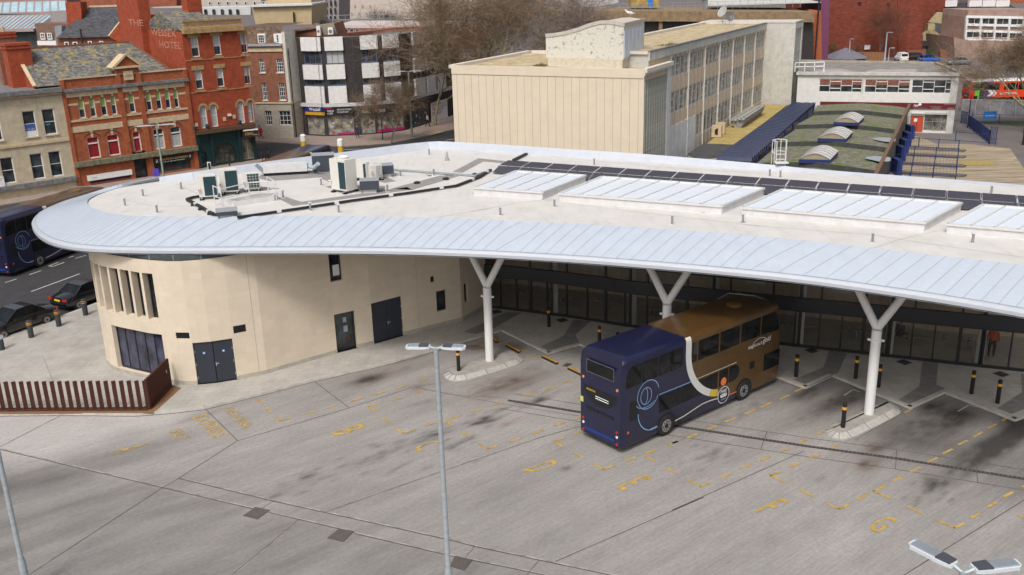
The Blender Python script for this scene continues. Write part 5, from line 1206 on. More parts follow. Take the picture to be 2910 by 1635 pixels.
for nm, za, zb_, o1, m_ in (('cornice', zp-1.2, zp-.92, .35, LEADG), ('frieze_band', zp-1.75, zp-1.2, .1, SANDST), ('impost_band', z1-.62, z1-.42, .03, SANDST), ('sill_band', z0-.3, z0-.1, .08, SANDST), ('storey_band', z1l+.62, z1l+1.2, .06, SANDST), ('parapet_coping', zp, zp+.14, .12, SANDST), ('shop_cornice', z0l-.62, z0l-.12, .5, mat('mossy_stone', (.2, .19, .12), .9, .3, 3))):
 mb = MB()
 if nm == 'impost_band':
  ee = [s0+.3]+[v for r in Ru for v in (r[0]-.02, r[2]+.02)]+[s1-.3]
  for u, v in zip(ee[0::2], ee[1::2]): pbox(mb, TL, u, v, za, zb_, 0, o1)
 else: pbox(mb, TL, s0+.02, s1-.02, za, zb_, .0, o1)
 mb.build(nm, m_, b)
sc = S(cA, 945, 600)[0]
for a, b_ in ((s0, s0+.35), (sc-1.3, sc-.8), (sc+.8, sc+1.3), (s1-.45, s1)):
 mb = MB(); pbox(mb, TL, a+.01, b_-.01, 0, zp, .001, .14); mb.build('pilaster', BRICKO, b)
# pediment
mb = MB(); pbox(mb, TL, sc-1.15, sc+1.15, zp, zp+.75, -.4, .12); mb.build('pediment_base', BRICKO, b)
mb = MB(); za = zp+.75
A0, A1, A2 = TL.w(sc-1.5, za, .25), TL.w(sc+1.5, za, .25), TL.w(sc, za+1.25, .25); B0, B1, B2 = TL.w(sc-1.5, za, -1.6), TL.w(sc+1.5, za, -1.6), TL.w(sc, za+1.25, -1.6)
mb.quad(A0, A2, B2, B0); mb.quad(A1, B1, B2, A2); mb.bar(A0, A2, .22, .2); mb.bar(A1, A2, .22, .2); mb.bar(A0, A1, .22, .2); pd = mb.build('pediment', SANDST, b, fix=False)
mb = MB(); mb.quad(TL.w(sc-1.4, za, .1), TL.w(sc+1.4, za, .1), TL.w(sc, za+1.15, .1)); mb.build('tympanum', BRICKO, pd, fix=False)
mb = MB(); pbox(mb, TL, sc-.48, sc+.48, zp-.55, zp+.35, .12, .2); ds = mb.build('date_stone', SANDST, b)
text_mesh('1886', 'lettering', mat('carved', (.25, .18, .11), .8, .1), ds, lambda u, v: TL.w(sc-.36+u, zp-.27+v, .21), width=.72)
# mossy roof: hipped at the right end
rz0, rz1 = zp-.5, zp+2.9
e0, e1 = TL.w(s0-2.2, rz0, -.5), TL.w(s1-.9, rz0, -.5); r0, r1 = TL.w(s0-2.2, rz1, -5.4), TL.w(s1-3.6, rz1, -5.4); k0, k1 = TL.w(s0-2.2, rz0, -10.3), TL.w(s1-.9, rz0, -10.3)
mb = MB(); mb.quad(e0, e1, r1, r0); mb.quad(k1, k0, r0, r1); mb.quad(e1, k1, r1); rf = mb.build('roof', SLATEM, b, fix=False)
mb = MB(); mb.bar(r0, r1, .3, .18); mb.bar(r1, e1, .25, .15); mb.build('ridge_tiles', mat('ridge_red', (.22, .09, .05), .8, .2), rf)
mb = MB(); mb.quad(e0, r0, k0); q0 = TL.w(s0-2.2, 0, -.5); mb.quad((e0[0], e0[1], 0), e0, k0, (k0[0], k0[1], 0)); mb.build('gable_wall', BRICKR, b, fix=False)
mb = MB(); mb.bar((e0[0], e0[1], e0[2]+.1), (r0[0], r0[1], r0[2]+.1), .35, .12); mb.build('verge_coping', SANDST, b)
def chimney(name, pth, c, x0, x1, ytop, off, z_base, m, label, cap=BRICKR, dd=1.2, parent=None, pots=0):
 a, zt = pth.at(*c(x0, ytop), off); b_, _ = pth.at(*c(x1, ytop), off)
 mb = MB(); pbox(mb, pth, a, b_, z_base, zt-.25, off-dd, off); o = mb.build(name, m, parent)
 mb = MB(); pbox(mb, pth, a-.1, b_+.1, zt-.55, zt-.4, off-dd-.1, off+.1); pbox(mb, pth, a-.08, b_+.08, zt-.25, zt, off-dd-.08, off+.08); mb.build('cap', cap, o)
 for k in range(pots):
  s_ = a+(b_-a)*(k+.5)/pots; p = pth.w(s_, zt, off-dd/2); q = MB(); q.cyl(p, .16, .5, 10, .13); q.build('chimney_pot', mat('pot_clay', (.5, .35, .2), .8, .1), o)
 return o
chimney('chimney', TL, cA, 38, 218, 322, -3.2, 8, BRICKR, '', parent=b, dd=1.6)
chimney('chimney', TL, cA, -40, 110, 240, -6.5, 8, BRICKB, '', parent=b, dd=1.0, pots=1)
# shop fronts
def shopfront(root, r, cols, m, nm='shop_window'):
 return window(root, TL, r, m, GLW, depth=.25, bars=(cols, 0), fw=.09, name=nm)
BLF = mat('blue_frame', (.02, .04, .2), .5, .05)
shopfront(b, shop1, 2, BLF); shopfront(b, shop2, 3, mat('slate_frame', (.06, .09, .1), .5, .05)); window(b, TL, door1, DARKMET, GLW, depth=.35, bars=(1, 2), fw=.1, name='door')
def sign_on(path, c, p0, p1, p2, o0, o1, m, name, label):
 a, za_ = path.at(*c(*p0)); b_, zb_ = path.at(*c(*p1)); _, zc = path.at(*c(*p2)); r = (a, (za_+zb_)/2, b_, zc)
 t_ = thing(name, path.w(a, r[1]), label, 'sign'); mb = MB(); pbox(mb, path, r[0], r[2], r[1], r[3], o0, o1); mb.build('board', m, t_); return t_, r
t_, r = sign_on(TL, cA, (645, 1345), (965, 1265), (640, 1290), .02, .25, WHITE, 'shop_sign', 'plain white fascia board of the left shop in the brick house')
text_mesh('SHOP', 'lettering', mat('pink_text', (.5, .15, .15), .6, .1), t_, lambda u, v: TL.w(r[0]+.4+u, (r[1]+r[3])/2-.1+v, .26), width=.5)
t_, r = sign_on(TL, cA, (1130, 1222), (1405, 1150), (1120, 1165), .02, .3, mat('sign_black', (.012, .012, .012), .5, .1), 'shop_sign', 'black barbers fascia with gold lettering on the brick house')
GOLDT = mat('gold_text', (.45, .33, .12), .5, .1)
hh = r[3]-r[1]
text_mesh('STATION BARBERS', 'lettering', GOLDT, t_, lambda u, v: TL.w(r[0]+.55+u, r[1]+hh*.46+v, .31), width=(r[2]-r[0])*.76, height=hh*.36, bold=True)
text_mesh('Traditional Haircut & Wet Shaves', 'lettering', WHITE, t_, lambda u, v: TL.w(r[0]+.8+u, r[1]+hh*.12+v, .31), width=(r[2]-r[0])*.6, height=hh*.17)
mb = MB()
for sg_ in (1, -1):
 q0 = r[0]+.3; mb.bar(TL.w(q0-.12*sg_, r[1]+.15, .31), TL.w(q0+.1*sg_, r[3]-.15, .31), .05, .02); mb.bar(TL.w(r[2]-.25-.06*sg_, r[1]+.2, .31), TL.w(r[2]-.25+.08*sg_, r[3]-.1, .31), .05, .02)
mb.build('scissors_emblem', WHITE, t_)
# hotel
h = thing('hotel', TL.w(31, 0), 'tall red brick corner hotel with a stone balustrade and dark green ground floor', 'building')
hs0, hs1 = s1, TL.L; zc = S(cA, 1310, 230)[1]; zc2 = S(cA, 1880, 190)[1]; zc = (zc+zc2)/2
T_ = [w3((1415, 430), (1472, 425), 285, tx=1405), w3((1577, 412), (1630, 402), 265, tx=1563), w3((1775, 387), (1822, 377), 248, tx=1765)]
Mw = [w3((1447, 672), (1500, 662), 530, tx=1433), w3((1603, 645), (1652, 635), 505, tx=1588), w3((1800, 612), (1845, 600), 475, tx=1790)]
Aw = [w3((1485, 962), (1535, 952), 795, tx=1460), w3((1560, 945), (1608, 932), 780, tx=1547), w3((1755, 905), (1803, 893), 740, tx=1743), w3((1828, 890), (1872, 880), 722, tx=1813)]
def lev(rs): a = np.mean([r[1] for r in rs]); c = np.mean([r[3] for r in rs]); return [(r[0], a, r[2], c) for r in rs]
T_, Mw, Aw = lev(T_), lev(Mw), lev(Aw)
zs_ = S(cA, 1900, 895)[1]
mainarch = (S(cA, 1580, 1200)[0], .2, S(cA, 1735, 1165)[0], S(cA, 1650, 1050)[1]); sidearch = (S(cA, 1462, 1240)[0], .1, S(cA, 1530, 1225)[0], S(cA, 1500, 1110)[1]); kshop = (S(cA, 1785, 1200)[0], .3, S(cA, 1880, 1180)[0], S(cA, 1800, 1005)[1])
wall(h, 'front_wall', TL, hs0, hs1, zs_, zc, T_+Mw+Aw, BRICKR, .2)
TEAL = mat('dark_green_tile', (.012, .035, .035), .3, .15, 3, coat=.3)
wall(h, 'ground_floor', TL, hs0, hs1, 0, zs_-.5, [(*mainarch, .35), (*sidearch, .5), (*kshop, .25)], TEAL, .3, off=.05)
for r in T_+Mw: window(h, TL, r, PW, GLW, depth=.16, bars=(0, 1), fw=.08, blind=(.45, 1, GREYC, 'curtain'))
for r in Aw: window(h, TL, r, PW, GLW, depth=.16, bars=(0, 1), fw=.08, arch=(BRICKR, .6), blind=(.0, .98, GREYC, 'curtain'))
DST = mat('ochre_stone', (.42, .27, .12), .85, .2, 2)
for r in T_+Mw:
 mb = MB(); pbox(mb, TL, r[0]-.28, r[2]+.28, r[3]+.02, r[3]+.45, 0, .06); mb.build('lintel', DST, h); mb = MB(); pbox(mb, TL, r[0]-.15, r[2]+.15, r[1]-.3, r[1]-.12, 0, .1); mb.build('sill', DST, h)
for r in Aw:
 mb = MB(); sc_ = (r[0]+r[2])/2; rr = (r[2]-r[0])/2+.02
 for k in range(10):
  t0, t1 = math.pi*k/10, math.pi*(k+1)/10; f0 = lambda t_, q: TL.w(sc_-(rr+q)*math.cos(t_), r[3]-.58+(.6+q)*math.sin(t_), .05)
  mb.quad(f0(t0, 0), f0(t1, 0), f0(t1, .24), f0(t0, .24))
 mb.build('arch_surround', DST, h, fix=False)
for nm, za_, zb_, o1, m_ in (('upper_band', T_[0][1]-.38, T_[0][1]-.3, .05, DST), ('lower_band', Mw[0][1]-.38, Mw[0][1]-.3, .05, DST), ('cornice', zc-.35, zc+.1, .45, DST), ('shop_cornice', zs_-.5, zs_-.05, .6, mat('brown_cornice', (.11, .06, .03), .8, .2))):
 mb = MB(); pbox(mb, TL, hs0+.02, hs1-.02, za_, zb_, 0, o1); mb.build(nm, m_, h)
mb = MB(); pbox(mb, TL, hs0+.1, hs1, zc+.1, zc+.25, -.1, .25); pbox(mb, TL, hs0+.1, hs1, zc+.85, zc+1.05, -.1, .3); bl_ = mb.build('balustrade', DST, h)
mb = MB(); n = 34
for k in range(n): p = TL.w(hs0+.25+(hs1-hs0-.5)*k/(n-1), zc+.25, .12); mb.revolve(p, [(.09, 0), (.05, .1), (.1, .28), (.06, .5), (.09, .6)], 8)
mb.build('balusters', DST, bl_)
for r, ri in ((mainarch, 1.1), (sidearch, .6)):
 window(h, TL, r, TEAL, glass('lit_arch', (.06, .055, .045), .1) if ri > 1 else GLW, depth=.28, bars=(3 if r is mainarch else 0, 1), fw=.1, arch=(TEAL, ri), off=.05)  # main arch glass made paler in place of light inside
window(h, TL, kshop, mat('shop_frame_grey', (.3, .3, .3), .5, .1), glass('lit_shop', (.12, .11, .08), .1), depth=.2, bars=(1, 0), fw=.08, off=.05, name='shop_window')  # glass tint lightened to stand for a lit interior
mb = MB();
for q in (hs0+.2, S(cA, 1545, 1000)[0], S(cA, 1750, 1000)[0], hs1-.2): pbox(mb, TL, q-.18, q+.18, 0, zs_-.5, .05, .22)
mb.split('green_pilaster', TEAL, h)
mb = MB()
for q in (S(cA, 1425, 985)[0], S(cA, 1515, 965)[0], S(cA, 1750, 905)[0]): p = TL.w(q, zs_-.05, .4); mb.revolve(p, [(.2, 0), (.08, .1), (.22, .25), (.22, .45), (.05, .6)], 10)
mb.split('urn_finial', mat('finial_dark', (.03, .03, .05), .6, .1), h)
mb = MB()
for px in ((1442, 918), (1648, 875), (1718, 858)):
 s_, z_ = S(cA, *px); pbox(mb, TL, s_-.17, s_+.17, z_-.2, z_+.2, 0, .06)
mb.split('wall_plaque', SANDST, h)
s_, z_ = S(cA, 1683, 845); mb = MB(); pbox(mb, TL, s_-.18, s_+.18, z_-.12, z_+.12, 0, .18); mb.build('alarm_box', WHITE, h)
# left flank with the painted ghost sign; faces the camera above the brick house
c0 = TL.w(hs0, 0, 0); inn = inward(TL, hs0)
HS = Path([(c0[0]+inn[0]*12, c0[1]+inn[1]*12), c0[:2]])
wall(h, 'flank_wall', HS, 0, 12, 0, zc-.1, [], BRICKR)
mb = MB(); q = [TL.w(hs1, 0, 0), TL.w(hs1, 0, -12)]; mb.quad((*q[0][:2], 0), (*q[1][:2], 0), (*q[1][:2], zc), (*q[0][:2], zc)); q2 = HS.w(0, 0); mb.quad((*q[1][:2], 0), (q2[0], q2[1], 0), (q2[0], q2[1], zc), (*q[1][:2], zc)); mb.build('rear_wall', BRICKB, h, fix=False)
FAD = mat('faded_paint', (.52, .24, .16), .9, .3, 3)
def ghost(txt, bl, br, tl):
 a, za_ = HS.at(*cA(*bl), .03); b_, _ = HS.at(*cA(*br), .03); _, zb_ = HS.at(*cA(*tl), .03); text_mesh(txt, 'painted_lettering', FAD, h, lambda u, v: HS.w(a+u, za_+v, .02), width=b_-a, height=zb_-za_, bold=True)
ghost('WESSEX', (1112, 262), (1292, 258), (1112, 212)); ghost('HOTEL', (1172, 350), (1332, 350), (1172, 300))
# big chimney breast on the flank with THE
a, zt_ = HS.at(*cA(910, -60), .0)
x0s = HS.at(*cA(935, 250))[0]; x1s = HS.at(*cA(1085, 250))[0]
mb = MB(); pbox(mb, HS, x0s-.1, x1s+.1, 0, zc+3.6, -.6, .7); cb = mb.build('chimney', BRICKR, h)
a, za_ = HS.at(*cA(945, 187), .72); b_, _ = HS.at(*cA(1052, 187), .72); _, zb_ = HS.at(*cA(945, 142), .72)
text_mesh('THE', 'painted_lettering', FAD, cb, lambda u, v: HS.w(a+u, za_+v, .715), width=b_-a, height=zb_-za_, bold=True)
chimney('chimney', TL, cA, 1362, 1470, -60, -5.5, zc-.5, BRICKR, '', parent=h, dd=1.5)
# roof of the hotel: mossy slope behind the balustrade
p = [TL.w(hs0+.3, zc-.05, -.8), TL.w(hs1-.4, zc-.05, -.8), TL.w(hs1-2.5, zc+1.8, -6), TL.w(hs0+.3, zc+1.8, -6), TL.w(hs1-.4, zc-.05, -12), TL.w(hs0+.3, zc-.05, -12)]
mb = MB(); mb.quad(p[0], p[1], p[2], p[3]); mb.quad(p[4], p[5], p[3], p[2]); mb.quad(p[1], p[4], p[2]); mb.quad(p[0], p[3], p[5]); mb.build('roof', SLATEM, h, fix=False)
KS = Path([TL.w(S(cA, 1770, 1000)[0], 0, .35)[:2], TL.w(hs1+.1, 0, .75)[:2]])
t_ = thing('shop_sign', KS.w(1, zs_-1.2), 'dark brown kebab shop fascia at the hotel corner with a white strip on top', 'sign')
mb = MB(); pbox(mb, KS, 0, KS.L, zs_-1.5, zs_-.75, 0, .12); mb.build('board', mat('sign_brown', (.03, .012, .01), .5, .1), t_); mb = MB(); pbox(mb, KS, .1, KS.L, zs_-.75, zs_-.62, 0, .16); mb.build('light_strip', WHITE, t_)
text_mesh('KEBAB', 'lettering', GOLDT, t_, lambda u, v: KS.w(.3+u, zs_-1.25+v, .13), width=KS.L*.5, height=.32)
text_mesh('01242 000000'[:5], 'lettering', WHITE, t_, lambda u, v: KS.w(KS.L*.68+u, zs_-1.32+v, .13), width=KS.L*.25)
# ------------------------------------------------------------------ Georgian brick house with dormers
GEp = [G(*cB(60, 1312)), G(*cB(430, 1326)), G(*cB(556, 1298))]
GE = Path([G(*cB(20, 1325)), G(*cB(462, 1327)), G(*cB(556, 1298))])
g = thing('brick_house', GE.w(2, 0), 'narrow brown brick house with two dormers and a pale stone ground floor', 'building')
gs1 = GE.s[1]
def gw(bl, br, tl): return rect3(GE, cB, bl, br, tl)
gz = GE.at(*cB(300, 432))[1]; gst = GE.at(*cB(300, 985))[1]
Wg = [gw((190, 1200), (252, 1198), (170, 1060)), gw((322, 1200), (430, 1200), (302, 1062))]; Wf = lev([gw((160, 958), (207, 958), (147, 797)), gw((320, 960), (380, 960), (305, 797))]); Ws = lev([gw((132, 692), (182, 692), (122, 568)), gw((296, 696), (360, 696), (285, 568))])
Wg = lev(Wg)
wall(g, 'front_wall', GE, 0, gs1-.4, gst, gz, Wf+Ws, BRICKB, .18); wall(g, 'stone_ground_floor', GE, 0, GE.L, 0, gst, Wg, mat('ashlar', (.40, .36, .30), .8, .1, 2, kind='block', b=(1.6, .45), col2=(.2, .18, .15)), .2, off=.04)
PLS = mat('pale_render', (.62, .59, .52), .8, .1, 2, grime=.2)
wall(g, 'corner_render', GE, gs1-.4, GE.L, gst, gz+1.6, [], PLS)
body(g, GE, 0, GE.L, gz, 9, BRICKB, 'rear_wall')
for r in Wf+Ws: window(g, GE, r, PW, GLW, depth=.12, bars=(2, 3), fw=.07, sill=True)
for r in Wg: window(g, GE, r, PW, GLW, depth=.15, bars=(2, 2), fw=.07)
mb = MB(); pbox(mb, GE, 0, gs1-.42, gz-.1, gz+.18, 0, .4); mb.build('cornice', mat('cornice_blue', (.35, .36, .40), .7, .1), g); mb = MB(); pbox(mb, GE, 0, gs1-.42, gz-.8, gz-.1, 0, .12); mb.build('frieze', SANDST, g); mb = MB(); pbox(mb, GE, 0, gs1+.5, gst-.1, gst+.1, .04, .15); mb.build('string_course', SANDST, g)
mb = MB(); zr = gz+2.2; mb.quad(GE.w(0, gz+.15, -.1), GE.w(gs1-.4, gz+.15, -.1), GE.w(gs1-.7, zr, -1.2), GE.w(0, zr, -1.2)); mb.quad(GE.w(0, zr, -1.2), GE.w(gs1-.7, zr, -1.2), GE.w(gs1-.7, zr+.1, -9), GE.w(0, zr+.1, -9)); mb.build('mansard_roof', mat('brown_tiles', (.15, .095, .06), .85, .25, 2, kind='slate', b=(.3, .2), col2=(.14, .12, .03), extra=.6), g, fix=False)
for bl, br, tl in (((112, 415), (185, 412), (104, 335)), ((285, 413), (365, 413), (276, 333))):
 a, za_ = GE.at(*cB(*bl), -.15); b_, _ = GE.at(*cB(*br), -.15); _, zb_ = GE.at(*cB(*tl), -.15)
 mb = MB(); pbox(mb, GE, a, b_, za_-.1, zb_+.12, -1.6, -.2); d_ = mb.build('dormer', PW, g); window(d_, GE, (a+.1, za_, b_-.1, zb_), PW, GLW, depth=.0, bars=(2, 2), fw=.06, off=-.13)
mb = MB(); pp = GE.at(*cB(395, 500))[0]; mb.tube([GE.w(pp, 0.1, .12), GE.w(pp, gz-.5, .12)], .06, 8); mb.build('downpipe', DARKMET, g)
# ------------------------------------------------------------------ corner block with white spandrels (letting office and charity shop)
WE = Path([G(*cB(560, 1300)), G(*cB(760, 1312)), G(*cB(1090, 1300)), G(*cB(1300, 1285)), G(*cB(1520, 1255)), G(*cB(1925, 1125)), G(*cB(2060, 1075))])
w_ = thing('shop_block', WE.w(6, 0), 'corner block of black brick with white spandrel panels over a parade of shops', 'building')
def wz(y): return WE.at(*cB(590, y))[1]
zr1, zwt, zwb, zp2, zw2, zp3 = wz(365), wz(490), wz(615), wz(760), wz(820), wz(985)
zl1 = wz(1018); zf = wz(1100)
bays = [(540, 715, 490), (755, 930, 490), (1090, 1245, 480), (1300, 1445, 470), (1575, 1672, 430), (1690, 1775, 415), (1795, 1870, 400)]
Bs = []
for x0, x1, y in bays: Bs.append((WE.at(*cB(x0+14, y+130))[0], WE.at(*cB(x1+8, y+130))[0]))
Bs = [(a, b_) for a, b_ in Bs]
hol = [(a, zwb, b_, zwt-.0) for a, b_ in Bs]+[(a, zw2, b_, zp2) for a, b_ in Bs]
shops = [(WE.at(*cB(590, 1290))[0], WE.at(*cB(755, 1290))[0]), (WE.at(*cB(785, 1290))[0], WE.at(*cB(1035, 1290))[0]), (WE.at(*cB(1100, 1290))[0], WE.at(*cB(1240, 1290))[0]), (WE.at(*cB(1255, 1280))[0], WE.at(*cB(1515, 1255))[0]), (WE.at(*cB(1585, 1235))[0], WE.at(*cB(1760, 1175))[0])]
hol += [(a, .25, b_, zf, .3) for a, b_ in shops]
wall(w_, 'front_wall', WE, 0, WE.L, 0, zr1-.05, hol, BRICKD, .2)
body(w_, WE, 0, WE.L, zr1-.05, 7, BRICKB, 'rear_wall')
PANW = mat('white_panel', (.74, .73, .72), .6, .06, 2, grime=.12)
for i, (a, b_) in enumerate(Bs):
 for z0_, z1_ in ((zwt+.02, zr1+.1), (zp2+.02, zwb-.06), (zp3, zw2-.06)):
  mb = MB(); pbox(mb, WE, a-.05, b_+.05, z0_, z1_, 0, .32); mb.build('spandrel_panel', PANW, w_)
 BLW = mat('blue_window_frame', (.09, .13, .25), .5, .05)
 window(w_, WE, (a, zwb, b_, zwt), BLW, GLW, depth=.1, bars=(2, 0), fw=.09, blind=(.0, .95, GREYC, 'curtain') if i % 3 == 1 else None); window(w_, WE, (a, zw2, b_, zp2), BLW, GLW, depth=.1, bars=(1, 0), fw=.08)
mb = MB(); pbox(mb, WE, 0, WE.L, zl1, zp3-.02, 0, .35); mb.build('canopy_ledge', mat('ledge_white', (.6, .6, .6), .6, .1), w_)
LITS = glass('bright_shop', (.20, .19, .16), .1)  # pale tint stands in for light inside the shops
for i, (a, b_) in enumerate(shops):
 f = window(w_, WE, (a, .25, b_, zf), mat('shop_alu', (.3, .3, .3), .4, .1), GLW if i == 4 else LITS, depth=.25, bars=(1, 1 if i == 0 else 0), fw=.07, name='shop_window')
 rs = random.Random(i); stock = []
 for k in range(16 if i else 0):
  mb = MB(); s_ = a+.2+(b_-a-.6)*rs.random(); z_ = .35+rs.random()*1.5; pbox(mb, WE, s_, s_+.15+rs.random()*.3, z_, z_+.15+rs.random()*.3, -.24, -.22)
  mb.build('window_display', mat('stock%d' % (k % 5), [(.5, .5, .5), (.05, .12, .1), (.4, .08, .05), (.12, .12, .14), (.5, .4, .15)][k % 5], .6, .2), f)
  if k > 9: break
def fsign(path, c, x0, x1, y0, y1, m, label, o1=.22, name='shop_sign', o0=.02):
 a, zb_ = path.at(*c(x0, y1)); b_, zb2 = path.at(*c(x1, y1)); _, zt_ = path.at(*c(x0, y0)); t_ = thing(name, path.w(a, zb_), label, 'sign')
 mb = MB(); pbox(mb, path, a, b_, (zb_+zb2)/2, zt_, o0, o1); mb.build('board', m, t_); return t_, a, b_, (zb_+zb2)/2, zt_
t_, a, b_, z0_, z1_ = fsign(WE, cB, 572, 748, 1020, 1068, mat('sign_navy', (.02, .03, .2), .5, .05), 'navy letting office fascia reading Westall')
text_mesh('Westall', 'lettering', WHITE, t_, lambda u, v: WE.w(a+(b_-a)*.22+u, z0_+.12+v, .235), width=(b_-a)*.62, height=(z1_-z0_)*.72, bold=True)
mb = MB(); pbox(mb, WE, a, b_, z0_-.42, z0_-.04, .02, .2); mb.build('yellow_strip', mat('sign_yellow', (.6, .33, .03), .5, .05), t_)
t_, a, b_, z0_, z1_ = fsign(WE, cB, 758, 1030, 1022, 1098, mat('sign_black', (.012, .012, .012), .5, .1), 'black charity fascia with a magenta corner beside the navy letting sign')
MAG = mat('magenta', (.45, .01, .14), .5, .05)
mb = MB(); pbox(mb, WE, a, a+(b_-a)*.25, z1_-.25, z1_, .22, .24); mb.build('magenta_flash', MAG, t_)
text_mesh('JOIN OUR FIGHT FOR YOUNG\nLIVES AGAINST CANCER', 'lettering', WHITE, t_, lambda u, v: WE.w(a+(b_-a)*.42+u, z0_+.25+v, .24), width=(b_-a)*.5, height=(z1_-z0_)*.5)
text_mesh('YOUNG LIVES\nvs CANCER', 'lettering', WHITE, t_, lambda u, v: WE.w(a+(b_-a)*.07+u, z0_+.12+v, .24), width=(b_-a)*.24, height=(z1_-z0_)*.5, bold=True)
t_, a, b_, z0_, z1_ = fsign(WE, cB, 1095, 1500, 1015, 1075, mat('sign_black', (.012, .012, .012), .5, .1), 'long black and magenta charity fascia right of the grey pier')
mb = MB(); pbox(mb, WE, a, a+(b_-a)*.4, z1_-.3, z1_, .22, .24); mb.build('magenta_flash', MAG, t_)
text_mesh('YOUNG LIVES VS CANCER', 'lettering', WHITE, t_, lambda u, v: WE.w(a+.15+u, z0_+.12+v, .245), width=(b_-a)*.5, height=(z1_-z0_)*.4, bold=True)
mb = MB(); pbox(mb, WE, *shops[3], .28, .62, -.1, .02); mb.build('magenta_base', MAG, w_); mb = MB(); pbox(mb, WE, shops[1][1]-2.2, shops[1][1], .28, .5, -.1, .02); mb.build('magenta_base', MAG, w_)
t_, a, b_, z0_, z1_ = fsign(WE, cB, 1768, 1922, 985, 1150, WHITE, 'big white poster with red capitals at the right end of the shop parade', .12)
z0_ = .6;
text_mesh('LIMITING\nTHE\nDAMAGE', 'lettering', mat('poster_red', (.42, .015, .08), .5, .05), t_, lambda u, v: WE.w(a+.12+u, (z0_)+.35+v*1.0, .135), width=(b_-a)*.55, height=(z1_-z0_)*.8)
text_mesh('of a global crisis\nfor young people\nwith cancer', 'lettering', mat('poster_ink', (.06, .04, .06), .5, .05), t_, lambda u, v: WE.w(a+(b_-a)*.42+u, (z0_+z1_)/2-.2+v, .14), width=(b_-a)*.5)
fsign(WE, cB, 1600, 1760, 955, 1010, mat('sign_dark2', (.03, .015, .02), .5, .1), 'dark fascia between the black one and the white poster')
# flat roof and plant of the block
mb = MB(); P = [WE.w(s_, zr1-.3, -.25) for s_ in [0]+WE.s[1:-1]+[WE.L]]; Q = [WE.w(WE.L, zr1-.3, -7), WE.w(WE.s[2], zr1-.3, -7), WE.w(0, zr1-.3, -7)]
mb.quad(*[(p[0], p[1], zr1-.3) for p in P+Q]); mb.build('roof', LEADG, w_, fix=False)
mb = MB(); pbox(mb, WE, 0, WE.L, zr1-.05, zr1+.04, -.25, .03); mb.build('coping', mat('moss_cap', (.12, .11, .06), .9, .2), w_)
for c_, s_ in ((0, 'a'), (1, 'b')):
 pass
# ------------------------------------------------------------------ panel building with the long window wing
ang = math.radians(27.4); eS = np.array([math.sin(ang), math.cos(ang)]); nS = np.array([eS[1], -eS[0]])
P0 = np.array([11.9, 83.7]); PS = Path([P0, P0+eS*60]); kB = 80.9/83.7; Pb = P0*kB; PFr = Path([Pb-nS*19.2*kB, Pb]); PSb = Path([Pb, Pb+eS*20])
ZB, ZW = 19.5-8.15*kB, 12.75
CREAM = mat('cream_panel', (.70, .605, .47), .6, .03, .8, grime=.04)
CONC = mat('pale_concrete', (.52, .52, .49), .85, .1, 1.2, grime=.35); CONCB = mat('concrete_blocks', (.56, .545, .49), .85, .08, 1.5, kind='block', b=(2.2, 1.1), col2=(.42, .40, .36), grime=.25)
FLK = mat('flaking_render', (.66, .64, .57), .85, .06, 6, kind='patch', col2=(.13, .09, .07), extra=.555)
RFT = mat('lichen_roof', (.50, .40, .24), .9, .22, 1.1, kind='patch', col2=(.60, .55, .46), extra=.55)
pb = thing('office_block', (P0[0], P0[1], 0), 'pale sixties office block with a blank cream panelled end and long window wing', 'building')
mb = MB(); pbox(mb, PFr, 0, PFr.L, 0, ZB-.7, -.02, 0); fw_ = mb.build('panel_wall', CREAM, pb)
mb = MB()
for k in range(1, 25): s_ = PFr.L*(k-.35)/24.3; pbox(mb, PFr, s_, s_+.022, 0, ZB-.75, 0, .008)
mb.build('panel_joints', mat('joint_brown', (.30, .24, .17), .8, .05), pb)
mb = MB(); pbox(mb, PFr, 0, PFr.L, ZB-.7, ZB+.05, -.3, .06); mb.build('parapet', CREAM, pb)
DPT = 16.5
q = [Pb-nS*18.55, Pb, Pb+eS*DPT, Pb-nS*18.55+eS*DPT]
spb = PSb.at(*cT(430, 900))[0]; q5 = [q[0], q[1], Pb+eS*spb, Pb+eS*spb-nS*1.25, Pb+eS*DPT-nS*1.25, q[3]]
mb = MB(); mb.quad(*[(*p, ZB-.18) for p in q5]); mb.build('low_roof', RFT, pb, fix=False)
mb = MB(); mb.bar((*q[0], ZB-.05), (*q[3], ZB-.05), .6, .3); mb.bar((*(q[3]), ZB-.05), (*(q[3]+nS*7), ZB-.05), .6, .3); mb.bar((*q[1], ZB-.1), (*(q[1]+eS*spb), ZB-.1), .5, .35); mb.build('roof_edge', mat('edge_pinkish', (.66, .60, .52), .8, .08), pb)
mb = MB(); a = q[0]; d_ = q[3]; mb.quad((*a, 0), (*d_, 0), (*d_, ZB), (*a, ZB)); c = q[3]; e_ = q[3]+nS*9; mb.quad((*c, 0), (*e_, 0), (*e_, ZB), (*c, ZB)); mb.build('side_wall', CONC, pb, fix=False)
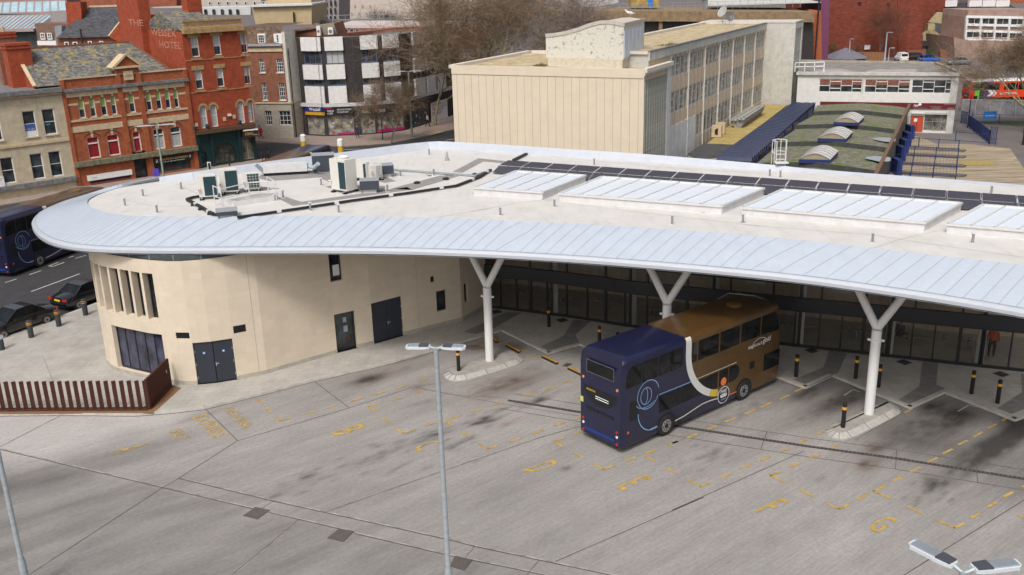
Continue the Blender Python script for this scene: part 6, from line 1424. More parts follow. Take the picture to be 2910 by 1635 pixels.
# finned stair glazing on the near side
def sT(x, y): return PS.at(*cT(x, y))[0]
sf0, sf1 = .35, PSb.at(*cT(392, 900))[0]; sp0 = PSb.at(*cT(430, 900))[0]
mb = MB(); pbox(mb, PSb, 0, sp0-.1, 0, ZB-.2, -.35, -.3); mb.build('stair_glass', glass('stair_glass', (.07, .08, .085), .2), pb)
mb = MB(); n = 9
for k in range(n+1): s_ = sf0+(sf1-sf0)*k/n; pbox(mb, PSb, s_-.05, s_+.05, 0, ZB-.95, -.3, .02)
pbox(mb, PSb, sf0, sf1, 4.6, 4.75, -.3, -.05); mb.build('stair_fins', mat('fin_grey', (.40, .41, .38), .8, .15, 2, grime=.3), pb)
mb = MB(); pbox(mb, PSb, sf0, sf1, ZB-.95, ZB-.5, -.3, -.12); mb.build('stair_panels', mat('peach_panel', (.60, .47, .34), .7, .1), pb)
mb = MB(); pbox(mb, PSb, sf1, sp0-.05, 0, ZB-.4, -1.4, .05); pbox(mb, PSb, 0, sp0, ZB-.5, ZB-.1, -.3, .08); mb.build('white_frame', mat('frame_white', (.62, .63, .62), .7, .08, 2, grime=.2), pb)
# wing
s_end = PS.at(*cT(1362, 150))[0]; s_beg = PS.at(1828, 156)[0]; s_beg = 1.0
def zT(x, y): return PS.at(*cT(x, y))[1]
posts = [sT(x, y) for x, y in ((430, 600), (608, 600), (763, 600), (905, 600), (1032, 600), (1147, 500), (1252, 450), (1350, 400))]
r1 = (zT(435, 627), zT(435, 428)); r2 = (zT(432, 985), zT(432, 772)); r3 = (1.9+0*zT(430, 1340), zT(432, 1128)-.0)
r3 = (r2[0]-(r1[0]-r2[0]), r2[1]-(r1[1]-r2[1]))
hol = []
for i, (a, b_) in enumerate(zip(posts, posts[1:])):
 for j, r in enumerate((r1, r2, r3)):
  if j == 2 and i < 2 and not (i == 1): continue
  aa = a+.12 if not (j == 2 and i == 1) else a+(b_-a)*.55
  hol.append((aa, r[0], b_-.12, r[1], i, j))
pre = (sp0-.01-3.2, r1[0], sp0-.1, r1[1])
PEACH = mat('peach_spandrel', (.64, .52, .39), .7, .07, 2, grime=.18)
wall(pb, 'wing_wall', PS, s_beg, s_end, 0, ZW-.75, [h_[:4] for h_ in hol], PEACH, .12)
WGL = glass('wing_glass', (.15, .16, .16), .3)
FRM = mat('worn_frame', (.55, .54, .51), .7, .15, 4)
for h_ in hol:
 f = window(pb, PS, h_[:4], FRM, WGL, depth=.1, bars=(3 if h_[0] - 0 else 3, 0), fw=.09)
 a, c0_, b2, d0_ = h_[:4]; mb = MB(); w4 = (b2-a)/4
 for k in range(4):
  if (k+h_[4]+h_[5]) % 2: pbox(mb, PS, a+w4*k+.05, a+w4*(k+1)-.05, c0_+.5, c0_+.55, -.13, -.07); pbox(mb, PS, a+w4*k+.05, a+w4*(k+1)-.05, d0_-.75, d0_-.7, -.13, -.07)
  else: pbox(mb, PS, a+w4*k+.05, a+w4*(k+1)-.05, d0_-.4, d0_-.36, -.13, -.07)
 mb.build('transoms', PW, f)
mb = MB(); mr = MB()
for i, s_ in enumerate(posts): pbox(mb, PS, s_-.08, s_+.08, 0, ZW-.75, 0, .1)
mb.split('white_post', mat('post_white', (.64, .64, .62), .7, .08, 2, grime=.2), pb)
for a, b_ in zip(posts, posts[1:]):
 for k in range(1, 4): s_ = a+(b_-a)*k/4; pbox(mr, PS, s_-.035, s_+.035, 1.2, ZW-.75, 0, .07)
mr.build('mullion_ribs', mat('rib_brown', (.36, .32, .27), .8, .2), pb)
mb = MB(); pbox(mb, PS, posts[0]+.1, posts[1]+(posts[2]-posts[1])*.52, 1.7, r2[0]-1.15, .0, .06); mb.build('boarding', mat('board_white', (.68, .69, .70), .6, .1, 1), pb)
mb = MB()
for i in (0, 1): pbox(mb, PS, posts[i]+.15, posts[i+1]-.15, .4, 1.65, 0, .03)
mb.build('lower_glazing', glass('blue_pane', (.14, .20, .24), .2), pb)
WW = 8.0
mb = MB(); pbox(mb, PS, s_beg, s_end, ZW-.75, ZW, -.3, .12); mb.build('fascia', CONC, pb)
Q = [P0+eS*s_beg, P0+eS*s_end, P0+eS*s_end-nS*WW, P0+eS*s_beg-nS*WW]
mb = MB(); mb.quad(*[(*p, ZW-.12) for p in Q]); mb.build('wing_roof', RFT, pb, fix=False)
mb = MB(); mb.bar((*Q[0], ZW+.03), (*Q[1], ZW+.03), .35, .1); mb.build('fascia_cap', LEADG, pb)
mb = MB(); mb.bar((*Q[3], ZW-.0), (*Q[2], ZW-.0), .6, .3); mb.bar((*Q[0], ZW-.05), (*Q[3], ZW-.05), .4, .25); mb.build('roof_edge', mat('edge_pinkish', (.66, .60, .52), .8, .08), pb)
mb = MB()
for a, b_ in ((Q[3], Q[0]), (Q[2], Q[3])): mb.quad((*a, 0), (*b_, 0), (*b_, ZW), (*a, ZW))
mb.build('rear_wall', CONC, pb, fix=False)
# penthouse with the swept roof
f0, f1 = np.array(G(*cC(836, 440), ZB-.1)), np.array(G(*cC(1332, 458), ZB-.1)); bk_ = np.array(G(*cC(1467, 405), ZB-.1)); dv = bk_-f1
PH = Path([f0, f1]); prof = [(822, 237), (880, 232), (960, 218), (1040, 195), (1110, 168), (1180, 150), (1240, 147), (1300, 156), (1342, 166)]
pz = [PH.at(*cC(*p)) for p in prof]; zb0 = PH.at(*cC(1336, 398))[1]
mb = MB(); top = [PH.w(s_, z_) for s_, z_ in pz]; bot = [PH.w(pz[0][0], zb0), PH.w(pz[-1][0], zb0)]
mb.quad(bot[0], bot[1], *top[::-1]); mb.build('penthouse_face', FLK, pb, fix=False)
mb = MB()
def bk2(p): return (p[0]+dv[0], p[1]+dv[1], p[2])
for a, b_ in zip(top, top[1:]): mb.quad((a[0], a[1], a[2]+.02), (b_[0], b_[1], b_[2]+.02), (bk2(b_)[0], bk2(b_)[1], b_[2]+.02), (bk2(a)[0], bk2(a)[1], a[2]+.02)); mb.bar(a, b_, .12, .3)
mb.bar(top[-1], bk2(top[-1]), .12, .3); mb.build('penthouse_roof', mat('ph_roof', (.55, .50, .43), .85, .1, 2), pb)
mb = MB(); r0_, r1_ = PH.w(pz[-1][0], zb0), top[-1]; mb.quad(r0_, bk2(r0_), bk2(r1_), r1_); l0_ = PH.w(pz[0][0], zb0); mb.quad(l0_, bk2(l0_), bk2(top[0]), top[0]); mb.quad(bk2(l0_), bk2(r0_), *[bk2(p) for p in top[::-1]]); mb.build('penthouse_side', mat('frame_white', (1, 1, 1)), pb, fix=False)
mb = MB(); Lh = Path([r0_[:2], bk2(r0_)[:2]])
for k in range(5): pbox(mb, Lh, Lh.L*(k+.12)/5.3, Lh.L*(k+.95)/5.3, zb0+.15, r1_[2]-.5, .0, .05)
mb.build('penthouse_panels', mat('pale_blue_panel', (.58, .64, .74), .5, .04), pb)
mb = MB(); cc = [f0, f1, bk_, f0+dv]; mb.prism([tuple(p) for p in cc], ZB-.15, zb0); mb.build('penthouse_curb', mat('curb_cream', (.60, .55, .44), .8, .1), pb)
# stair tower at the far end
t0 = P0+eS*s_end; tw = [t0-nS*8.5, t0+nS*3.7, t0+nS*3.7+eS*4.9, t0-nS*8.5+eS*4.9]
TF = Path([tw[0], tw[1]]); TS = Path([tw[1], tw[2]])
mb = MB(); pbox(mb, TF, 8.5, TF.L, 0, ZW+.05, -.2, 0); mb.build('tower_wall', CONCB, pb)
wall(pb, 'tower_side', TS, 0, TS.L, 0, ZW+.05, [(.5, 1.2, TS.L-.5, ZW-.7)], CONC, .15)
window(pb, TS, (.5, 1.2, TS.L-.5, ZW-.7), FRM, WGL, depth=.12, bars=(4, 7), fw=.1)
mb = MB(); mb.prism([tuple(p) for p in tw], ZW-.1, ZW+.18); mb.build('tower_roof', mat('tower_cap', (.60, .56, .50), .8, .08), pb)
mb = MB(); b3 = [tw[0], tw[3], tw[2]]; mb.quad((*b3[0], 0), (*b3[1], 0), (*b3[1], ZW), (*b3[0], ZW)); mb.quad((*b3[1], 0), (*b3[2], 0), (*b3[2], ZW), (*b3[1], ZW)); mb.build('tower_back', CONC, pb, fix=False)
# rooftop dishes
dp = G(*cX(1550, 245), ZW)
def dish(x, y, z, r, m, label, tilt, az, h=1.0):
 t_ = thing('satellite_dish', (x, y, z), label, 'satellite dish'); mb = MB(); mb.cyl((x, y, z), .05, h, 8); mb.box((x, y, z), (.7, .7, .06)); mb.build('mast', ALU, t_)
 mb = MB(); R = Matrix.Rotation(az, 3, 'Z')@Matrix.Rotation(tilt, 3, 'X'); n = 20
 for k in range(n):
  for i in range(4):
   def P_(i_, k_): rr = r*i_/4; a_ = 2*math.pi*k_/n; v = R@Vector((rr*math.cos(a_), rr*math.sin(a_), rr*rr*.25)); return (x+v.x, y+v.y, z+h+v.z)
   mb.quad(P_(i, k), P_(i+1, k), P_(i+1, k+1), P_(i, k+1))
 mb.build('reflector', m, t_, fix=False, smooth=True); v = R@Vector((0, 0, r*.8)); v2 = R@Vector((0, -r, .2)); mb = MB(); mb.bar((x+v2.x, y+v2.y, z+h+v2.z), (x+v.x, y+v.y, z+h+v.z), .04); mb.build('feed_arm', ALU, t_)
dish(dp[0], dp[1], ZW-.1, .6, mat('dish_dark', (.12, .13, .14), .5, .1), 'dark grey satellite dish on the office block roof', math.radians(75), math.radians(10))
dp2 = G(*cX(1530, 235), ZW+.1); dish(dp2[0]-.3, dp2[1]+1.6, ZW-.1, .75, mat('dish_pale', (.42, .42, .42), .5, .1), 'pale grey satellite dish behind the dark one on the office roof', math.radians(62), math.radians(-60), 1.5)
# weeds and roof stains
for c_, x, y, s_ in ((cX, 960, 465, 1.6), (cX, 1480, 240, 1.5), (cX, 1640, 225, 1.6), (cC, 790, 440, .8), (cC, 1430, 405, 1.)):
 zz = ZB-.1 if c_ is cC else ZW-.1; g = G(*c_(x, y), zz); mb = MB(); rs = random.Random(int(x))
 for k in range(150):
  a_ = rs.random()*6.28; rr = rs.random()*s_; x0_, y0_ = g[0]+math.cos(a_)*rr, g[1]+math.sin(a_)*rr*.5; hgt = .1+rs.random()*.35*(1-rr/s_); dx_ = rs.gauss(0, .08)
  mb.quad((x0_-.03, y0_, zz), (x0_+.03, y0_, zz), (x0_+dx_, y0_+dx_, zz+hgt))
 o = mb.build('weeds', mat('weed_green', (.17, .17, .05), .9, .3, 3), None, fix=False); tag(o, None, None, None, 'stuff')
# low yellow roof, plant, blue canopy
ap = [cT(600, 1365), cT(840, 1215), cT(1240, 905), cT(1330, 885), cT(1580, 888), cT(1290, 1110), cT(900, 1397), cT(700, 1420)]
an = thing('low_annex', (*G(*cT(1000, 1150), 2.9), 0), 'low annex with a lichen-yellow flat roof beside the window wing', 'building')
mb = MB(); mb.prism([G(*p, 2.9) for p in ap], 0, 2.88); mb.build('wall', CONC, an)
yl = [cT(790, 1268), cT(1240, 905), cT(1330, 885), cT(1580, 888), cT(1290, 1110), cT(1050, 1278)]
mb = MB(); mb.prism([G(*p, 2.9) for p in ap], 2.8, 2.89); mb.build('dark_roof', mat('felt_dark', (.075, .072, .075), .9, .2, 1), an)
mb = MB(); mb.prism([G(*p, 2.9) for p in yl], 2.85, 2.9); mb.build('yellow_roof', mat('lichen_yellow', (.42, .32, .11), .9, .15, .7, kind='patch', col2=(.28, .2, .12), extra=.6), an)
def duct():
 a, b_ = np.array(G(*cT(1090, 1115), 2.9)), np.array(G(*cT(1285, 985), 2.9)); t_ = thing('rooflight_ridge', (*a, 2.9), 'long grey louvred rooflight on the yellow roof', 'rooflight'); d = b_-a; L = np.linalg.norm(d); d /= L; n = np.array([d[1], -d[0]])
 mb = MB(); mb._hex([(*(a-n*.35), 2.9), (*(a+n*.35), 2.9), (*(b_+n*.35), 2.9), (*(b_-n*.35), 2.9), (*(a-n*.8), 3.7), (*(a+n*.8), 3.7), (*(b_+n*.8), 3.7), (*(b_-n*.8), 3.7)]); mb.build('base', mat('grey_wood', (.28, .27, .26), .8, .2, 3), t_)
 mb = MB()
 for k in (-.65, -.25, .2, .6): mb.bar((*(a-d*.3+n*k), 3.75+.12*(k > 0)), (*(b_+d*.3+n*k), 3.75+.12*(k > 0)), .3, .16)
 mb.build('cover_boards', mat('grey_wood2', (.36, .35, .33), .8, .2, 3), t_)
duct()
for k, (x, y) in enumerate(((885, 1210), (920, 1180))):
 g = G(*cT(x, y), 2.9); t_ = thing('air_conditioner', (*g, 2.9), ('boxy cream air conditioner nearest the station roof, on the yellow annex roof', 'boxy cream air conditioner just behind its twin on the yellow annex roof')[k], 'air conditioner', 'air conditioners on the annex roof'); mb = MB(); mb.box((*g, 2.95), (1.0, .5, 1.2), -ang); mb.build('casing', SANDST, t_); mb = MB(); mb.tube([(g[0]+.05, g[1]-.3, 3.55), (g[0]+.05, g[1]-.24, 3.55)], .35, 14); mb.build('fan_grille', BLACK, t_)
cn = thing('blue_canopy', (*G(*cT(1400, 1150), 3.3), 0), 'long blue corrugated canopy roof between the yellow roof and the mossy hall', 'canopy')
A_, B_ = np.array(G(*cT(880, 1410), 3.3)), np.array(G(*cT(1680, 835), 3.3)); C_, D_ = np.array(G(*cT(1865, 865), 3.3)), np.array(G(*cT(1225, 1425), 3.3))
mb = MB(); n = 44; CBL = mat('canopy_blue', (.026, .036, .085), .5, .15, 2, grime=.3)
for k in range(n):
 for (u0, u1, z0_, z1_) in ((0, .35, 3.1, 3.42), (.35, .8, 3.42, 3.42), (.8, 1, 3.42, 3.1)):
  a = A_+(B_-A_)*(k+u0)/n; b_ = A_+(B_-A_)*(k+u1)/n; c = D_+(C_-D_)*(k+u1)/n; d = D_+(C_-D_)*(k+u0)/n
  mb.quad((*a, z0_), (*b_, z1_), (*c, z1_), (*d, z0_))
mb.build('sheeting', CBL, cn, fix=False)
mb = MB()
for k in range(8): p = A_+(B_-A_)*(k+.5)/8; mb.bar((*p, 0), (*p, 3.2), .15); p = D_+(C_-D_)*(k+.5)/8; mb.bar((*p, 0), (*p, 3.2), .15)
mb.split('post', BLF, cn)
# ------------------------------------------------------------------ mossy shell-roofed hall
hl = thing('market_hall', (*G(2400, 400, 3.2), 0), 'low hall with a mossy wave-shaped concrete roof', 'building')
MOSSC = mat('mossy_concrete', (.20, .185, .145), .95, .35, 1.6, kind='patch', col2=(.10, .15, .018), extra=.50, bump=.3)
ED = [((340, 775), (655, 770), (1028, 812), 3.2), ((300, 838), (650, 825), (1012, 868), 3.6), ((165, 940), (520, 925), (945, 975), 3.6), ((15, 1070), (350, 1055), (880, 1112), 3.6), ((-130, 1225), (180, 1205), (795, 1285), 3.6), ((-300, 1400), (20, 1390), (700, 1500), 3.6)]
def crv(e, dz=0, n=14):
 a, b_ = np.array(G(*cD(*e[0]), e[3])), np.array(G(*cD(*e[2]), e[3])); out = []
 for i in range(n+1):
  u = i/n; p = a+(b_-a)*u; out.append((p[0], p[1], e[3]-.2+.38*(1-abs(2*u-1))**.8+dz))
 return out
mb = MB(); md = MB()
for k in range(len(ED)-1):
 A1 = crv(ED[k], -.45 if k else 0); A2 = crv(ED[k+1])
 md = MB()
 for i in range(14): mb.quad(A2[i], A2[i+1], A1[i+1], A1[i]); a, b_ = A2[i], A2[i+1]; md.quad((a[0], a[1], a[2]-.55), (b_[0], b_[1], b_[2]-.55), b_, a)
 md.build('shell_upstand', mat('dark_concrete', (.05, .055, .05), .8, .2, 2), hl, fix=False)  # upstand faces darker than the shell roof
mb.build('shell_roof', MOSSC, hl, fix=False)
rr_ = [np.array(G(*cD(1030, 812), 3.3)), np.array(G(*cD(700, 1500), 3.3))]; mb = MB(); mb.bar((*rr_[0], 3.35), (*rr_[1], 3.35), .3, .5); mb.build('edge_board', mat('edge_brown', (.17, .10, .06), .9, .2), hl)
HW = Path([rr_[1], rr_[0]]); mb = MB(); pbox(mb, HW, 0, HW.L, 0, 3.1, -.3, -.1); mb.build('wall', mat('dark_wall', (.10, .10, .10), .8, .1), hl)
for c_, m_, nm in (((845, 1080), WHTP, 'puddle'), ((800, 1228), WHTP, 'puddle')):
 g = G(*cD(*c_), 3.3); mb = MB(); mb.quad(*[(g[0]+1.0*math.cos(a)*(1+.2*math.sin(3*a)), g[1]+1.3*math.sin(a), 3.5) for a in np.linspace(0, 6.2, 16)]); mb.build(nm, mat('puddle', (.32, .35, .38), .05, .05, spec=.9), hl, fix=False)
VLT = mat('vault_grp', (.60, .58, .56), .4, .1, 1)
for x0, x1, yb, yt, nm in ((452, 640, 938, 850, 'farthest barrel rooflight on the mossy hall'), (332, 545, 1062, 962, 'middle barrel rooflight on the mossy hall'), (188, 425, 1222, 1100, 'nearest barrel rooflight on the mossy hall')):
 a, b_ = np.array(G(*cD(x0, yb), 3.9)), np.array(G(*cD(x1, yb+6), 3.9)); t_ = thing('barrel_rooflight', (*((a+b_)/2), 3.7), nm, 'rooflight', 'barrel rooflights on the hall'); W_ = b_-a; wl_ = np.linalg.norm(W_); dpv = eS*4.3
 n = 14; pr_ = [(u, math.sin(math.pi*u)*wl_*.19) for u in np.linspace(0, 1, n+1)]
 mb = MB()
 for (u0, h0), (u1, h1) in zip(pr_, pr_[1:]):
  p, q_ = a+W_*u0, a+W_*u1; mb.quad((*p, 4.0+h0), (*q_, 4.0+h1), (*(q_+dpv), 4.0+h1), (*(p+dpv), 4.0+h0))
 mb.build('vault', VLT, t_, fix=False, smooth=True)
 mb = MB()
 for k in range(6):
  o_ = dpv*k/5
  for (u0, h0), (u1, h1) in zip(pr_, pr_[1:]): mb.bar((*(a+W_*u0+o_), 4.02+h0), (*(a+W_*u1+o_), 4.02+h1), .1, .06)
 mb.build('ribs', mat('vault_rib', (.30, .29, .28), .5, .1), t_)
 mb = MB(); mb.quad(*[(*(a+W_*u), 4.0+h_) for u, h_ in pr_]); mb.build('end_panel', mat('tan_panel', (.33, .28, .19), .7, .1), t_, fix=False)
 mb = MB(); mb.prism([tuple(a-eS*.1), tuple(b_-eS*.1), tuple(b_+dpv), tuple(a+dpv)], 3.7, 3.98); mb.build('curb', mat('curb_blue', (.015, .03, .14), .5, .1), t_)
# ------------------------------------------------------------------ two-storey block with the maroon fascia
fa, fb = G(2268, 213, 6.75), G(2726, 216, 6.75)
FP = Path([fa, fb]); fr = thing('office_block', FP.w(FP.L/2, 0), 'grey and white two-storey block with a maroon fascia and red door', 'building')
def jz(x, y): return FP.at(*cJ(x, y))
zt_, zwt_, zwb_, zsp, zsg0, zsg1 = jz(1500, 235)[1], jz(1500, 280)[1], jz(1500, 452)[1], jz(1500, 560)[1], jz(1500, 636)[1], jz(1500, 566)[1]
grp = [(jz(x0, 360)[0], jz(x1, 360)[0]) for x0, x1 in ((285, 825), (838, 1392), (1408, 1958))]
hol = [(a, zwb_, b_, zwt_) for a, b_ in grp]
gd_ = [(jz(1555, 800)[0], .3, jz(1875, 800)[0], zsg0-.45), (jz(1385, 850)[0], .05, jz(1543, 850)[0], jz(1450, 722)[1])]
wall(fr, 'front_wall', FP, 0, FP.L-.8, 0, zt_, hol+[(*g_, .2) for g_ in gd_], mat('white_render', (.66, .65, .63), .7, .06, 2, kind='patch', col2=(.42, .40, .37), extra=.66), .15)
for a, b_ in grp:
 f = window(fr, FP, (a, zwb_, b_, zwt_), mat('frame_white', (1, 1, 1)), GLW, depth=.1, bars=(3, 0), fw=.1, blind=(.55, .95, mat('reflected_red', (.22, .08, .06), .5, .6, 6), 'poster') if a < 12 else None)  # red reflection painted as a patch on the upper glass
 mb = MB(); w4 = (b_-a)/4
 for k in range(4):
  zq = (.5,) if k % 2 == 0 else (.3, .8)
  for v in zq: pbox(mb, FP, a+w4*k+.05, a+w4*(k+1)-.05, zwb_+(zwt_-zwb_)*v-.04, zwb_+(zwt_-zwb_)*v+.04, -.12, -.06)
 mb.build('transoms', PW, f)
mb = MB(); pbox(mb, FP, -.2, FP.L, zt_, zt_+.35, -.3, .3); mb.build('roof_fascia', CONC, fr)
mb = MB(); pbox(mb, FP, FP.L-.8, FP.L-.02, 0, zt_, -.5, .1); pbox(mb, FP, jz(800, 360)[0], jz(800, 360)[0]+.2, zwb_, zwt_, -.1, .05); mb.split('concrete_pier', CONC, fr)
rp = [fa, fb, G(*cJ(1700, 100), 6.9), G(*cJ(20, 72), 6.9)]
mb = MB(); mb.prism(rp, zt_+.1, zt_+.25); mb.build('roof', mat('wet_felt', (.25, .23, .21), .8, .2, .8), fr)
mb = MB();
for a, b_ in ((rp[1], rp[2]), (rp[2], rp[3])): mb.bar((*a, zt_+.35), (*b_, zt_+.35), .5, .25)
mb.build('coping', mat('mossy_cap', (.36, .33, .27), .9, .2, 2), fr)
mb = MB()
for q_ in ([(240, 165), (560, 152), (660, 178), (780, 198), (400, 195), (230, 190)], [(840, 185), (1000, 160), (1450, 158), (1500, 185), (1400, 200), (900, 200)]): mb.quad(*[(*G(*cJ(*p), 7.0), zt_+.27) for p in q_])
mb.split('roof_puddle', mat('puddle_sky', (.72, .74, .78), .08, .05, spec=.9), fr, fix=False)  # pale base colour imitates sky mirrored in the puddles
b3 = [np.array(p) for p in rp]; mb = MB(); mb.quad((*b3[1], 0), (*b3[2], 0), (*b3[2], zt_+.2), (*b3[1], zt_+.2)); mb.quad((*b3[2], 0), (*b3[3], 0), (*b3[3], zt_+.2), (*b3[2], zt_+.2)); mb.quad((*b3[0], 0), (*b3[3], 0), (*b3[3], zt_), (*b3[0], zt_)); mb.build('rear_wall', CONC, fr, fix=False)
window(fr, FP, gd_[0], mat('shop_alu', (.3, .3, .3)), glass('gutted_shop', (.10, .10, .09), .15), depth=.18, bars=(2, 1), fw=.06, name='shop_window')
mb = MB(); a, z0_, b_, z1_ = gd_[1]; m_ = (a+b_)/2; pbox(mb, FP, a+.03, m_-.02, z0_, z1_-.02, -.15, -.08); pbox(mb, FP, m_+.02, b_-.03, z0_, z1_-.02, -.15, -.08); dr_ = mb.build('door', mat('red_door', (.50, .07, .03), .5, .08), fr); mb = MB(); pbox(mb, FP, a+.4, a+.75, 1.3, 1.7, -.08, -.07); mb.build('notice', WHITE, dr_)
mb = MB(); rs = random.Random(2)
for k in range(40): s_ = gd_[0][0]+.8+rs.random()*2.2; p = FP.w(s_, 0, -.1+rs.random()*.1); q_ = FP.w(s_+rs.gauss(0, .3), .3+rs.random()*.9*(1-abs(s_-gd_[0][0]-1.9)/2.2), -.1); mb.bar((p[0], p[1], .3), q_, .07)
mb.build('rubble', mat('rubble', (.28, .26, .22), .9, .3, 3), fr)
t_ = thing('shop_sign', FP.w(10, zsg0), 'long maroon fascia board with white lettering above the red door', 'sign')
sa, sb_ = jz(300, 600)[0], jz(1938, 600)[0]; mb = MB(); pbox(mb, FP, sa, sb_, zsg0, zsg1, .0, .15); mb.build('board', mat('maroon', (.12, .008, .012), .5, .08), t_)
def fT(txt, x0, x1, y0, y1, bold=False): a, z0_ = jz(x0, y1); b_, _ = jz(x1, y1); _, z1_ = jz(x0, y0); text_mesh(txt, 'lettering', WHITE, t_, lambda u, v: FP.w(a+u, z0_+v, .16), width=b_-a, height=z1_-z0_, bold=bold)
fT('FRP', 1432, 1492, 584, 612, True); fT('Advisory Property', 1432, 1595, 622, 628); fT('Commercial Property', 1632, 1775, 606, 614); fT('01452 000000', 1655, 1750, 625, 630); fT('Restructuring', 1800, 1925, 578, 585); fT('www', 1835, 1925, 624, 630)
a, z0_ = jz(1508, 580); mb = MB(); mb.quad(*[FP.w(a+.17*math.cos(v), z0_+.17*math.sin(v), .158) for v in np.linspace(0, 6.2, 14)]); mb.build('round_emblem', WHITE, t_, fix=False)
mb = MB(); pbox(mb, FP, gd_[1][0], FP.L-.8, zsg0-.62, zsg0-.5, 0, .2); pbox(mb, FP, jz(1310, 900)[0], gd_[1][0], .0, 2.9, .0, .03); mb.build('shop_head', CONC, fr)
# small roof hatch rails on that roof
g = G(*cJ(150, 180), 7.0); t_ = thing('roof_guard', (*g, zt_+.2), 'white roof access frame beside the tall pale tower', 'guard rail'); mb = MB()
for k in range(4): x_ = g[0]-1.6+k*1.2; mb.bar((x_, g[1], zt_+.2), (x_, g[1], zt_+1.3), .09);
for z_ in (.8, 1.3): mb.bar((g[0]-1.6, g[1], zt_+z_), (g[0]+2.0, g[1], zt_+z_), .09)
mb.build('rails', WHITE, t_)
# ------------------------------------------------------------------ old market platforms, railings, hoarding
mb = MB(); mb.prism([G(*cJ(1250, 940)), G(*cJ(2250, 1080)), G(*cJ(2600, 1120)), G(*cJ(3000, 1700)), G(*cJ(900, 1600))], -.005, .006)
struct(mb, 'market_ground', mat('market_tan', (.36, .29, .20), .9, .3, 1.6, kind='patch', col2=(.2, .17, .15), extra=.56, stretch=(.1, 1.1, 1)))
mb = MB()
for y in (1140, 1215, 1325, 1440):
 a, b_ = np.array(G(*cJ(1330-(y-1140)*.35, y-25))), np.array(G(*cJ(2010, y+12))); n = np.array([.2, 1.0]); mb.prism([tuple(a-n*.55), tuple(b_-n*.55), tuple(b_+np.array([.5, 0])), tuple(b_+n*.55), tuple(a+n*.55)], 0, .16)
struct(mb, 'platform', mat('platform_grey', (.14, .12, .10), .9, .2, 1.5))
mb = MB()
for k in range(14):
 a = G(*cJ(1960+k*28, 1262)); b_ = G(*cJ(2060+k*28, 1322)); ribbon(mb, [a, b_], .1, .015); a = G(*cJ(1960+k*28, 1320)); b_ = G(*cJ(2060+k*28, 1270)); ribbon(mb, [a, b_], .1, .0165)
struct(mb, 'hatch_markings', mat('faded_yellow', (.42, .32, .08), .8, .2))
struct(MB().prism([G(*cZ(860, 860)), G(*cZ(1010, 800)), G(*cZ(1440, 1200)), G(*cZ(560, 1180)), G(*cZ(200, 1020)), G(*cZ(860, 1010))], -.004, .008), 'side_path', mat('path_grey', (.17, .155, .15), .9, .1, 1))
struct(MB().prism([G(*cZ(1150, 850)), G(*cZ(2300, 840)), G(*cZ(2300, 950)), G(*cZ(1300, 890))], -.003, .012), 'grass_verge', mat('verge_green', (.07, .10, .03), .95, .3, 2))
RBL = mat('railing_blue', (.018, .033, .13), .5, .08)
def railing(a, b_, label, hgt=1.15, step=2.1, infill=.3, name='railing', group=None, m=RBL, solid=False):
 a, b_ = np.array(a), np.array(b_); L = np.linalg.norm(b_-a); t_ = thing(name, (*a, 0), label, 'railing', group); d = (b_-a)/L
 mb = MB(); n = max(1, round(L/step))
 for k in range(n+1): p = a+d*L*k/n; mb.bar((*p, 0), (*p, hgt+.08), .07)
 mb.split('post', m, t_)
 mb = MB()
 for z in (hgt, .15) if not solid else (hgt, .15, .6): mb.bar((*a, z), (*b_, z), .045)
 mb.build('rails', m, t_); mb = MB(); k = infill
 while k < L: p = a+d*k; mb.bar((*p, .15), (*p, hgt), .012 if not solid else .05); k += infill
 mb.build('bars', m, t_)
names = ('farthest', 'second farthest', 'middle', 'second nearest', 'nearest')
for i, (p, q_) in enumerate((((1265, 975), (1985, 1022)), ((1190, 1080), (1978, 1118)), ((1170, 1182), (1965, 1225)), ((1150, 1282), (1955, 1338)), ((1120, 1402), (1942, 1440)))):
 railing(G(*cJ(*p), 1.15), G(*cJ(*q_), 1.15), 'blue railing across the old market platforms, %s of the five' % names[i], group='railings across the market platforms')
for i, (x, y) in enumerate(((1375, 990), (1335, 1080), (1300, 1172), (1262, 1262), (1210, 1425))):
 g = np.array(G(*cJ(x, y))); t_ = thing('blue_gate', (*g, 0), 'solid blue gate at the left end of the platforms, %s of the five' % names[i], 'gate', 'gates by the hall'); mb = MB(); mb._hex([(*(g+np.array(o)), z) for z in (0, 1.5) for o in ((-.25, -.9), (.25, -.9), (.35, .9), (-.15, .9))]); mb.build('panel', RBL, t_); mb = MB(); mb.bar((*(g+np.array((0, -.95))), 0), (*(g+np.array((0, -.95))), 1.7), .14); mb.build('post', BLF, t_)
railing(G(*cJ(1045, 1415)), G(*cJ(1275, 945)), 'dense dark blue fence running along the wall of the mossy hall', 1.9, 2.0, .16, 'fence')
railing(G(*cZ(1035, 940)), G(*cZ(1350, 1190)), 'blue ramp fence descending right of the grey block', 1.5, 1.8, .2, 'fence', solid=True); railing(G(*cZ(1350, 1190)), G(*cZ(1440, 1195)), 'short blue fence closing the foot of the ramp', 1.9, 1.0, .15, 'fence', solid=True)
railing(G(*cZ(930, 880)), G(*cZ(1010, 900)), 'dark blue railing beside the block corner', 1.5, 1.0, .2, solid=True)
railing(G(*cZ(1090, 880)), G(*cZ(2300, 905)), 'long thin blue railing in front of the grey hoarding', 1.1, 3.2, 3.2)
railing(G(*cZ(850, 1150)), G(*cZ(1340, 1190)), 'plain blue rail across the foot of the path', 1.1, 2.5, 5)
hA, hB = G(*cZ(915, 772)), G(*cZ(2400, 800)); HP = Path([hA, hB]); t_ = thing('hoarding', (*hA, 0), 'grey translucent site hoarding panels hiding the lower half of the red bus', 'hoarding')
